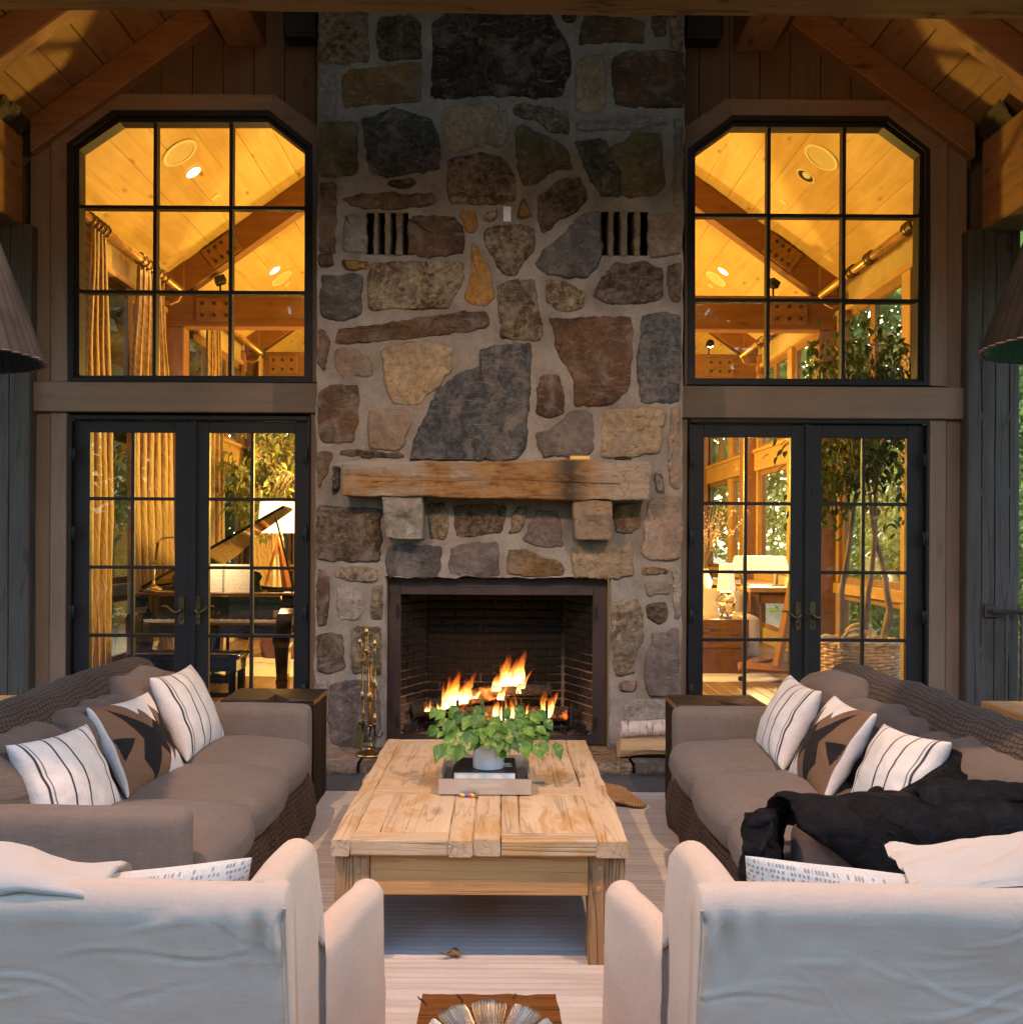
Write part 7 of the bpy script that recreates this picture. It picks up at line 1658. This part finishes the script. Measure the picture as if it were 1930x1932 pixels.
for i in range(len(out) - 1):
    a, b = Vector((*out[i], 0)), Vector((*out[i + 1], 0)); d = (b - a).normalized(); nn = Vector((d.y, -d.x, 0)) * .03
    mk('rim', yz([(a.x, a.y), (b.x, b.y), (b.x + nn.x, b.y + nn.y), (a.x + nn.x, a.y + nn.y)], .90, 1.0), MAT['black'], pn, fix=True)
mk('soundboard', yz([(x * .97 - .08, y + .01) for x, y in out], .901, .915), plain('gilt plate', (.42, .25, .07), .35, .5), pn, fix=True)
ang = math.atan2(.44, .76); hx, hz_ = pX0, 1.005
lid = yz([((x - pX0), y - YP) for x, y in [(pX0, YP + .42), (pX0, YP + 1.75), (pX0 + .15, YP + 1.97), (pX0 + .6, YP + 1.97), (pX0 + .9, YP + 1.6), (pX0 + 1.15, YP + 1.2), (pX0 + 1.62, YP + .9), (pX0 + 1.64, YP + .42)]], 0, .03)
lid.v = [(hx + x * math.cos(ang) - z * math.sin(ang), YP + y, hz_ + x * math.sin(ang) + z * math.cos(ang)) for x, y, z in lid.v]; mk('lid', lid, MAT['black'], pn, fix=True)
a, b = at(548, 640, YP + .55, 'N'), at(672, 1135, YP + .55, 'N'); g = G(); g.tube([a, b], .012, 6); mk('lid_prop', g, MAT['black'], pn)
for (x, y) in ((pX0 + .12, YP + .25), (pX1 - .14, YP + .25), (pX0 + .4, YP + 1.6)):
    g = G(); P = [[(x + r_ * a_, y + r_ * b_, z) for a_, b_ in ((-1, -1), (1, -1), (1, 1), (-1, 1))] for z, r_ in ((.60, .085), (.50, .085), (.45, .07), (.14, .052), (.12, .06), (.07, .055), (.02, .05))]; g.grid(P, cv=True); g.f.append((24, 25, 26, 27)); mk('leg', g, MAT['black'], pn, fix=True)
g = G(); xm = (pX0 + pX1) / 2
for d in (-.07, .07): g.tube([(xm + d, YP + .4, .6), (xm + d, YP + .38, .15)], .018, 8)
g.box(xm - .13, xm + .13, YP + .30, YP + .44, .08, .16, .01)
for d in (-.06, 0, .06): g.box(xm + d - .012, xm + d + .012, YP + .18, YP + .30, .09, .105, .004)
mk('pedal_lyre', g, MAT['black'], pn)
da = at(60, 1168, YP + .40, 'N'); db = at(452, 1165, YP + .40, 'N'); g = G(); pr_ = []; zt1 = at(420, 1012, YP + .46, 'N').z
pr_ = [(da.x - .35, .99), (da.x - .35, zt1 - .06), (da.x - .30, zt1 - .03), (da.x - .1, zt1), (db.x - .09, zt1), (db.x - .03, zt1 - .02), (db.x - .005, zt1 - .06), (db.x - .03, zt1 - .11), (db.x - .02, zt1 - .17), (db.x, .99)]
g.prism(pr_, YP + .42, YP + .435); mk('music_desk', g, MAT['black'], pn, fix=True)
mb_ = thing('music_book', 'open spiral bound music book glowing under the piano lamp', 'music book', (da.x + .2, YP + .39, 1.0))
c0, c1, c2 = at(70, 1168, YP + .39, 'N'), at(178, 1170, YP + .37, 'N'), at(362, 1168, YP + .39, 'N'); tz = at(210, 968, YP + .42, 'N').z
t = NT('music paper'); sp = t.n('SeparateXYZ', Vector=t.coords((1, 1, 1), rand=False)); f = t.math('FRACT', t.math('MULTIPLY', sp.outputs[2], 24)); ln = t.rng(t.math('ABSOLUTE', t.math('SUBTRACT', t.math('FRACT', t.math('MULTIPLY', f, 6)), .5)), .0, .10, .5, 0); ln = t.math('MULTIPLY', ln, t.math('LESS_THAN', f, .75)); n1 = t.noise(t.coords((60, 60, 90), rand=False), 1, 2); ln = t.math('MAXIMUM', ln, t.math('MULTIPLY', t.math('LESS_THAN', f, .75), t.rng(n1, .60, .66, 0, .5)))
mp_ = t.p(col=t.mix(ln, (.80, .74, .60), (.12, .09, .05)), rough=.8)
for (p, q, nm) in ((c0, c1, -1), (c1, c2, 1)):
    g = G(); P = [[(lerp(p.x, q.x, i / 10) + (.12 if 0 else 0), lerp(p.y, q.y, i / 10) - .018 * math.sin(PI * i / 10) + .03 * j, lerp(lerp(p.z, q.z, i / 10), tz, j) + (.028 * i / 10 if nm < 0 else .03 * (1 - i / 10)) * 0) for j in (0, .5, 1)] for i in range(11)]; g.grid(P); P = [[(x, y + .012, z) for x, y, z in r_] for r_ in P]; g.grid(P[::-1]); mk('page', g, mp_, mb_, smooth=True)
g = G()
for k in range(22): z = lerp(c1.z, tz, (k + .5) / 22); g.tube([(c1.x + .008 * math.cos(a), c1.y - .004 + .03 * (k / 22) + .008 * math.sin(a), z) for a in [2 * PI * q / 8 for q in range(9)]], .0018, 4)
mk('spiral', g, MAT['iron'], mb_)
lamp('piano_lamp_light', 'SPOT', (at(60, 900, YP, 'N').x - .02, YP + .05, 1.62), 4.5, (1, .72, .38), .04, (c1.x + .05, YP + .4, 1.1), 70, .5)
pl = thing('piano_lamp', 'slim brass piano lamp standing on the piano beside the door stile', 'lamp', (at(895, 1215, YP + .30, 'B').x, YP + .3, 1.0)); b0 = at(898, 1222, YP + .25, 'B')
g = G(); g.lathe([(0, 0), (.085, 0), (.09, .012), (.06, .03), (.02, .05), (.012, .08)], b0, 28, False); mk('base', g, MAT['brass'], pl, smooth=True)
pts = [b0 + Vector((0, 0, .05)), at(908, 1060, YP + .25, 'B'), at(925, 945, YP + .25, 'B')]; g = G(); g.tube(pts, .011, 8); g.lathe([(0, -.02), (.022, -.012), (.022, .012), (0, .02)], pts[1], 10, False); g.lathe([(0, -.02), (.02, -.012), (.02, .012), (0, .02)], pts[2], 10, False); mk('stem', g, MAT['brass'], pl, smooth=True)
g = G(); g.tube([pts[2], at(950, 918, YP + .25, 'B'), at(1000, 914, YP + .25, 'B'), at(1080, 925, YP + .25, 'B')], .008, 8); mk('arm', g, MAT['brass'], pl, smooth=True)
e = at(1120, 925, YP + .22, 'B'); g = G(); g.tube([e + Vector((-.13, 0, 0)), e + Vector((.16, 0, 0))], .028, 10); mk('lamp_shade', g, MAT['brass'], pl, smooth=True)
# bench
bn = thing('piano_bench', 'black padded piano bench before the keyboard', 'bench', (-2.8, 8.7, 0)); bx0, bx1 = at(735, 1600, 8.55, 'B').x, at(1400, 1620, 8.55, 'B').x
g = G(); g.rbox(bx0, bx1, 8.55, 8.92, .455, .505, r=.02, n=8, bulge=(0, 0, .01)); mk('seat', g, MAT['black'], bn, smooth=True); g = G(); g.box(bx0 + .03, bx1 - .03, 8.57, 8.90, .35, .454, .004); mk('apron', g, MAT['black'], bn)
for x in (bx0 + .03, bx1 - .10):
    for y in (8.57, 8.84): g = G(); g.box(x, x + .065, y, y + .06, 0, .349, .006); mk('leg', g, MAT['black'], bn)
g = G(); g.box(bx0 + .1, bx1 - .1, 8.72, 8.75, .10, .14, .004); mk('stretcher', g, MAT['black'], bn)
# tripod lamp
MAT['shade'] = None
t = NT('lit shade'); t.p(col=(.75, .62, .42), rough=.9, emit=(1, .66, .28), estr=.5); MAT['shade'] = t.m
YL = 11.9; q0, q1 = at(443, 530, YL, 'N'), at(425, 745, YL, 'N'); tcx_ = at(585, 600, YL, 'N').x; tl_o = thing('tripod_lamp', 'dark tripod lamp with big glowing shade behind the piano lid', 'lamp', (tcx_, YL, 0))
r0, r1 = tcx_ - q0.x, tcx_ - q1.x; g = G(); g.lathe([(r1, q1.z), (r0, q0.z)], (tcx_, YL, 0), 40, False); mk('lamp_shade', g, MAT['shade'], tl_o, smooth=True)
ap = Vector((at(575, 760, YL, 'N').x, YL, q1.z - .02))
for k in range(3):
    a = -PI / 2 + .9 + k * 2 * PI / 3; f_ = Vector((ap.x + .42 * math.cos(a), YL + .42 * math.sin(a), 0)); d = (f_ - ap).normalized(); g = G(); sd_ = d.cross(Vector((0, 0, 1))).normalized() * .045; up_ = d.cross(sd_).normalized() * .012
    g.grid([[p + sd_ * m + up_, p + sd_ * -m + up_, p - sd_ * m - up_, p + sd_ * m - up_] for p, m in ((ap, .7), (f_, .7))], cv=True); g.f.append((0, 1, 2, 3)); g.f.append((7, 6, 5, 4)); mk('leg', g, MAT['gloss_wood'], tl_o, fix=True)
g = G(); g.tube([ap, ap + Vector((0, 0, .2))], .012, 8); mk('stem', g, MAT['brass'], tl_o)
lamp('tripod_bulb', 'POINT', (tcx_, YL, (q0.z + q1.z) / 2), 16, (1, .62, .25), .06)
# rugs of the room
for (x0, x1, y0, y1, lab) in ((-3.5, -1.2, 10.75, 12.5, 'pale rug under the deep end of the grand piano'), (1.9, 3.05, 10.55, 11.3, 'white rug with a raised corner on the room floor before the sofa')):
    g = G(); g.grid([[(lerp(x0, x1, i / 20), lerp(y0, y1, j / 10), .006 + .004 * fbm(i * .5, j * .5) + (.03 * sst(.85, 1, i / 20) * sst(.4, 0, j / 10) if x0 > 0 else 0)) for j in range(11)] for i in range(21)]); o = mk('room_rug', g, MAT['cream']); tag(o, lab, 'rug'); mo = o.modifiers.new('thickness', 'SOLIDIFY'); mo.thickness = .008
# ------------------------------------------------------------------ seating group by the other doors
MAT['roomsofa'] = linen('room sofa', (.46, .36, .25), ws=300, sheen=.3)
def mp(x, y, Y): return at(x, y, Y, 'M')
sf = thing('room_sofa', 'pale upholstered sofa inside the room behind the cube table', 'sofa', (2.0, 12.0, 0)); xr_s = mp(490, 1400, 11.6).x
g = G(); g.rbox(xr_s - .27, xr_s, 11.6, 12.6, .12, mp(450, 1340, 11.6).z, r=.06, n=8, bulge=(.01, .01, .02)); mk('arm', g, MAT['roomsofa'], sf, smooth=True)
g = G(); g.rbox(xr_s - .45, xr_s - .06, 12.62, 12.9, .2, mp(450, 1205, 12.6).z, r=.07, n=8); mk('back', g, MAT['roomsofa'], sf, smooth=True)
g = G(); g.rbox(.4, xr_s - .28, 12.5, 12.9, .2, .88, r=.08, n=8); mk('back', g, MAT['roomsofa'], sf, smooth=True)
g = G(); g.rbox(.4, xr_s - .28, 11.62, 12.5, .15, .47, r=.06, n=8); mk('seat_cushion', g, MAT['roomsofa'], sf, smooth=True)
MAT['creamprint'] = linen('cream cushion', (.62, .52, .38), ws=300)
pillow('room_cushion', (mp(85, 1330, 12.1).x - .2, 12.1, .47), (mp(215, 1330, 12.1).x, 12.0, .47), (mp(85, 1130, 12.3).x - .2, 12.35, mp(150, 1130, 12.3).z), .09, lambda u, v, s_: WHT, 'cream cushion on the room sofa beside the crystal lamp', None, MAT['creamprint'], n=30)
pillow('room_cushion', (mp(225, 1330, 12.2).x, 12.2, .47), (mp(340, 1330, 12.2).x, 12.1, .47), (mp(260, 1150, 12.4).x, 12.4, mp(300, 1150, 12.4).z), .09, lambda u, v, s_: WHT, 'tan cushion on the room sofa behind the crystal lamp', None, MAT['roomsofa'], n=30)
cb = thing('cube_table', 'glossy brown wood cube table under the crystal lamp', 'side table', (mp(245, 1700, 11.2).x, 11.4, 0)); x0, x1, zt_c = mp(85, 1400, 11.2).x - .25, mp(410, 1400, 11.2).x, mp(200, 1357, 11.2).z
g = G(); g.box(x0, x1, 11.2, 11.75, .30, zt_c, .006); mk('top', g, MAT['stump'], cb); g = G(); g.box(x0 + .01, x1 - .01, 11.21, 11.74, .0, .298, .006); mk('plinth', g, MAT['gloss_wood'], cb)
cl_ = thing('crystal_lamp', 'table lamp with faceted crystal base and white shade on the cube table', 'lamp', (mp(245, 1350, 11.4).x, 11.4, zt_c)); lcx = mp(248, 1200, 11.4).x
g = G(); n = 7; P = []
for z, r_ in ((0, .07), (.08, .10), (.20, .13), (.30, .08), (.33, .02)): P.append([(lcx + r_ * math.cos(2 * PI * k / n + z * 9), 11.4 + r_ * math.sin(2 * PI * k / n + z * 9), zt_c + z) for k in range(n)])
g.grid(P, cv=True); g.f.append(tuple(range(n))); t = NT('crystal'); t.p(col=(.9, .8, .6), rough=.04, trans=.95, ior=1.5, spec=.8); mk('base', g, t.m, cl_, fix=True)
g = G(); g.tube([(lcx, 11.4, zt_c + .32), (lcx, 11.4, mp(248, 1150, 11.4).z + .05)], .008, 8); mk('stem', g, MAT['brass'], cl_)
g = G(); zA, zB = mp(248, 1155, 11.4).z, mp(248, 965, 11.4).z; g.lathe([((mp(312, 1155, 11.4).x - lcx), zA), ((mp(297, 965, 11.4).x - lcx), zB)], (lcx, 11.4, 0), 36, False); t2 = NT('white shade'); t2.p(col=(.78, .70, .54), rough=.9, emit=(1, .70, .34), estr=.11); mk('lamp_shade', g, t2.m, cl_, smooth=True); lamp('crystal_bulb', 'POINT', (lcx, 11.4, (zA + zB) / 2), 9, (1, .66, .28), .04)
cs_ = thing('long_console', 'long wooden console table against the window wall with lamp on it', 'table', (3.4, 13, 0)); x0, x1 = mp(400, 1130, 12.4).x, 3.84; zc = mp(600, 1135, 12.3).z
for k in range(3): g = G(); a, b = lerp(x0, x1, k / 3) + .002, lerp(x0, x1, (k + 1) / 3) - .002; g.box(a, b, 12.3, 14.9, zc - .06, zc, .005); mk('plank', g, MAT['console_y'], cs_)
for (x, y) in ((x0 + .02, 12.34), (x1 - .12, 12.34), (x0 + .02, 14.75), (x1 - .12, 14.75)): g = G(); g.box(x, x + .11, y, y + .11, 0, zc - .061, .005); mk('leg', g, MAT['intbeam_z'], cs_)
g = G(); g.box(x0 + .14, x1 - .13, 12.36, 12.40, zc - .20, zc - .0605, .004); mk('apron', g, MAT['intbeam_x'], cs_)
ll = thing('long_lamp', 'lamp with long tapered rectangular shade on the console', 'lamp', (3.4, 12.9, zc)); a0, a1, b0_, b1_ = mp(298, 1015, 12.9), mp(665, 1018, 12.9), mp(318, 912, 12.9), mp(650, 930, 12.9)
g = G(); P = [[(a0.x, 12.7, a0.z), (a1.x, 12.7, a0.z), (a1.x, 13.1, a0.z), (a0.x, 13.1, a0.z)], [(b0_.x, 12.8, b0_.z), (b1_.x, 12.8, b0_.z), (b1_.x, 13.0, b0_.z), (b0_.x, 13.0, b0_.z)]]; g.grid(P, cv=True); mk('lamp_shade', g, t2.m, ll); lamp('long_bulb', 'POINT', ((a0.x + a1.x) / 2, 12.9, a0.z + .05), 14, (1, .66, .28), .05)
for x in (a0.x + .12, a1.x - .12): g = G(); g.box(x - .02, x + .02, 12.88, 12.92, zc, a0.z + .05, .003); g.box(x - .08, x + .08, 12.8, 13.0, zc, zc + .02, .003); mk('base', g, MAT['iron'], ll)
es = thing('wooden_easel', 'orange wooden studio easel with castors on the room floor', 'easel', (mp(600, 1700, 10.6).x, 10.6, 0))
def stick(nm, a, b, w_, par, m=MAT['intbeam_y']):
    a, b = Vector(a), Vector(b); d = (b - a).normalized(); sx_ = d.orthogonal().normalized() * w_; sy_ = d.cross(sx_).normalized() * w_ * .6; g = G(); g.grid([[p + sx_ + sy_, p - sx_ + sy_, p - sx_ - sy_, p + sx_ - sy_] for p in (a, b)], cv=True); g.f += [(0, 1, 2, 3), (7, 6, 5, 4)]; return mk(nm, g, m, par, fix=True)
eo = wood('easel wood', (.42, .20, .07), (.32, .14, .045), 'z', knots=.1)
stick('upright', mp(605, 1690, 10.6), mp(690, 1130, 10.6) + Vector((.05, 0, .1)), .05, es, eo); stick('foot', mp(335, 1690, 10.6), mp(720, 1712, 10.6), .045, es, eo); stick('foot', mp(400, 1665, 10.9), mp(600, 1625, 11.6), .045, es, eo); stick('brace', mp(640, 1560, 10.7), mp(740, 1500, 10.7), .02, es, eo)
g = G(); p = mp(352, 1725, 10.6); g.tube([(p.x, 10.58, .03), (p.x, 10.62, .03)], .03, 12); mk('castor', g, MAT['iron'], es)
va = thing('dried_branches', 'vase of dried berry branches behind the room sofa', 'vase', (mp(100, 990, 13.2).x, 13.2, .8)); vx = mp(95, 960, 13.2).x; vz = .85; g = G(); g.lathe([(0, 0), (.08, 0), (.11, .12), (.05, .26), (.06, .3)], (vx, 13.2, vz), 20, False); mk('vase', g, MAT['white'], va, smooth=True)
g = G(); b2 = G(); rr = random.Random(5)
for k in range(26):
    p = Vector((vx, 13.2, vz + .28)); q = Vector((vx + rr.gauss(.05, .22), 13.2 + rr.gauss(0, .2), vz + .75 + .5 * rr.random())); g.tube([p.lerp(q, i / 5) + Vector((0, 0, .05 * math.sin(PI * i / 5))) for i in range(6)], .004, 4)
    for i in range(14): c = p.lerp(q, .4 + .6 * rr.random()) + Vector((rr.gauss(0, .02), rr.gauss(0, .02), .04)); b2.lathe([(0, -.011), (.011, 0), (0, .011)], c, 5, False)
mk('twigs', g, MAT['bark'], va); o = mk('berries', b2, plain('pale berries', (.62, .45, .27), .6), va); o['kind'] = 'stuff'
g = G(); g.box(vx - .5, vx + .35, 13.0, 13.4, .78, .84, .006); o = thing('sofa_table', 'slim table behind the room sofa carrying the dried branches', 'table', (vx, 13.2, 0)); mk('top', g, MAT['console_y'], o)
for x in (vx - .46, vx + .27):
    for y in (13.02, 13.33): g = G(); g.box(x, x + .05, y, y + .05, 0, .779, .004); mk('leg', g, MAT['intbeam_z'], o)
# ================================================================== OUTSIDE: shrubs beyond the side walls, trees before the porch (seen in the glass)
MAT['lf1'] = leafmat('hedge leaf', (.09, .19, .035), (.24, .34, .08), .6, .5); MAT['lf2'] = leafmat('tree leaf', (.035, .07, .018), (.07, .11, .03), .6)
def plant(name, label, c, rx_, ry_, h, n, mat, seed, trunk=0, leaf=.09, group=None, cat='shrub'):
    o = thing(name, label, cat, c, group); rr = random.Random(seed); g = G(); cl = []
    for k in range(46):
        d = Vector((rr.gauss(0, 1), rr.gauss(0, 1), rr.gauss(0, 1))).normalized(); f = rr.random() ** .4; cl.append(Vector((c[0] + d.x * rx_ * f, c[1] + d.y * ry_ * f, c[2] + trunk + h / 2 + d.z * h / 2 * f)))
    V = []; F = []
    for k in range(n):
        q = cl[k % 46]; s_ = min(rx_, ry_, h) * .20; p = q + Vector((rr.gauss(0, s_), rr.gauss(0, s_), rr.gauss(0, s_))); L = leaf * (.7 + .6 * rr.random())
        a = Vector((rr.gauss(0, 1), rr.gauss(0, 1), rr.gauss(0, .7))).normalized(); b = a.orthogonal().normalized() * L * .35; i = len(V); V += [p, p + a * L * .5 + b, p + a * L, p + a * L * .5 - b]; F.append((i, i + 1, i + 2, i + 3))
    g.add(V, F); o2 = mk('crown', g, MAT[mat], o); 
    t_ = G(); r0 = .05 + .02 * trunk; top = c[2] + trunk + h * .6; t_.tube([(c[0] + .05 * fbm(i * .7, seed), c[1] + .05 * fbm(i * .7, seed + 3), lerp(c[2] - .1, top, i / 8)) for i in range(9)], [r0 * (1 - .8 * i / 8) for i in range(9)], 8)
    for k in range(8): e = cl[k]; s0 = Vector((c[0], c[1], lerp(c[2] + trunk * .7, top, rr.random()))); t_.tube([s0, s0.lerp(e, .5) + Vector((0, 0, .1)), e], [r0 * .4, r0 * .25, .01], 5)
    mk('trunk', t_, MAT['bark'], o, smooth=True); return o
gz = -.35
for i, (x, y, rx_, h, n) in enumerate([(6.9, 11.6, 1.2, 2.6, 3200), (5.7, 13.6, 1.1, 3.0, 3600), (6.0, 16.2, 1.2, 2.6, 3400), (8.2, 13.6, 1.6, 5.0, 4800), (7.2, 18.2, 1.6, 4.4, 4600), (6.4, 20.2, 1.4, 3.4, 3400), (9.0, 17.0, 1.9, 6.0, 4600), (9.6, 22.0, 2.4, 7.0, 4600)]):
    plant('leafy_shrub', ['low leafy shrub showing past the pegged post', 'tall green shrub behind the basket window', 'low bright shrub outside the side windows', 'tall dark shrub outside the side windows', 'bushy shrub seen past the console lamp', 'green shrub outside the last bay of windows', 'tall shrub far out behind the pegged post', 'tree like shrub far beyond the window wall'][i], (x, y, gz), rx_, rx_, h, n, 'lf1', 40 + i, .1, .11, 'shrubs outside the window wall')
for i, (x, y, rx_, h, n) in enumerate([(-6.6, 9.5, 1.2, 4.2, 2600), (-7.2, 12.5, 1.4, 5, 2600), (-6.8, 16, 1.3, 4, 2200)]):
    plant('leafy_shrub', ['dark shrub outside the nearest curtained window', 'tall dark shrub outside the middle curtained window', 'dark shrub outside the deepest curtained window'][i], (x, y, gz), rx_, rx_, h, n, 'lf2', 60 + i, .1, .13, 'shrubs outside the curtained wall')
for i, (x, y, rx_, h, n, tr_h) in enumerate([(-7.5, -13, 3.2, 7.5, 3800, 2.0), (-1.8, -17, 3.0, 8.5, 3600, 2.5), (5.5, -14, 3.2, 8, 3800, 2.0), (11, -10, 3, 7, 3000, 1.6), (-13, -7, 3, 7.5, 3000, 1.6), (-5.2, -11, 2.8, 7.5, 4200, .7), (4.4, -11, 2.8, 7.5, 4200, .7), (-10, -15, 3, 8, 4200, .6), (9.5, -16, 3, 8, 4200, .6)]):
    plant('garden_tree', ['dark garden tree mirrored in the glass of the piano doors', 'dark garden tree standing behind the view beyond the porch', 'dark garden tree mirrored in the basket tree doors', 'garden tree off to the railing side of the porch', 'garden tree off to the plain post side of the porch', 'low branched garden tree near the viewer, mirrored in the piano doors', 'low branched garden tree near the viewer, mirrored in the basket tree doors', 'low branched garden tree far off behind the piano door reflections', 'low branched garden tree far off behind the basket door reflections'][i], (x, y, gz), rx_, rx_, h, n, 'lf2', 80 + i, tr_h, .36, 'garden trees before the porch', 'tree')
for i in range(12):
    a = R(188 + i * 15); plant('garden_shrub', 'dark hedge shrub on the lawn behind the viewer, mirrored in the door glass', (15 * math.cos(a), -3 + 13 * math.sin(a) * 1.0, gz), 2.6, 1.6, 3.2 + (i % 3) * .5, 1700, 'lf2', 120 + i, .0, .34, 'hedge shrubs round the lawn')
for i, (x, y, rx_, h, n) in enumerate([(12.5, 12.0, 3.0, 11, 5200), (11.5, 17.5, 3.0, 10, 5200), (13.5, 22.5, 3.4, 12, 5200), (11.0, 28.0, 3.2, 11, 5200), (15.5, 31.0, 3.8, 13, 5200), (10.0, 36.0, 3.6, 12, 5200), (16.5, 17.0, 3.4, 13, 5000)]):
    plant('woodland_tree', ['tall full woodland tree showing past the pegged post', 'tall full woodland tree behind the basket windows', 'tall woodland tree outside the second bay of windows', 'tall woodland tree outside the console windows', 'big far woodland tree outside the console windows', 'far woodland tree outside the last bay of windows', 'big far woodland tree outside the basket windows'][i], (x, y, gz), rx_, rx_, h, n, 'lf1', 200 + i, .2, .42, 'woodland outside the window wall', 'tree')
for i, (x, y, rx_, h, n) in enumerate([(-8.5, 11.5, 2.4, 9, 4600), (-9.5, 16.5, 2.8, 10, 5000), (-8.6, 21.5, 2.8, 10, 5000), (-10.5, 27.0, 3.2, 11, 5000), (-9.0, 33.0, 3.2, 11, 5000), (-12.5, 20.5, 3.4, 12, 5000)]):
    plant('woodland_tree', ['tall dark woodland tree outside the nearest curtained window', 'tall dark woodland tree outside the middle curtained window', 'tall dark woodland tree past the second curtain', 'tall dark woodland tree outside the deeper curtained bays', 'far dark woodland tree outside the curtained wall', 'big far dark woodland tree outside the curtained wall'][i], (x, y, gz), rx_, rx_, h, n, 'lf2', 220 + i, .2, .42, 'woodland outside the curtained wall', 'tree')
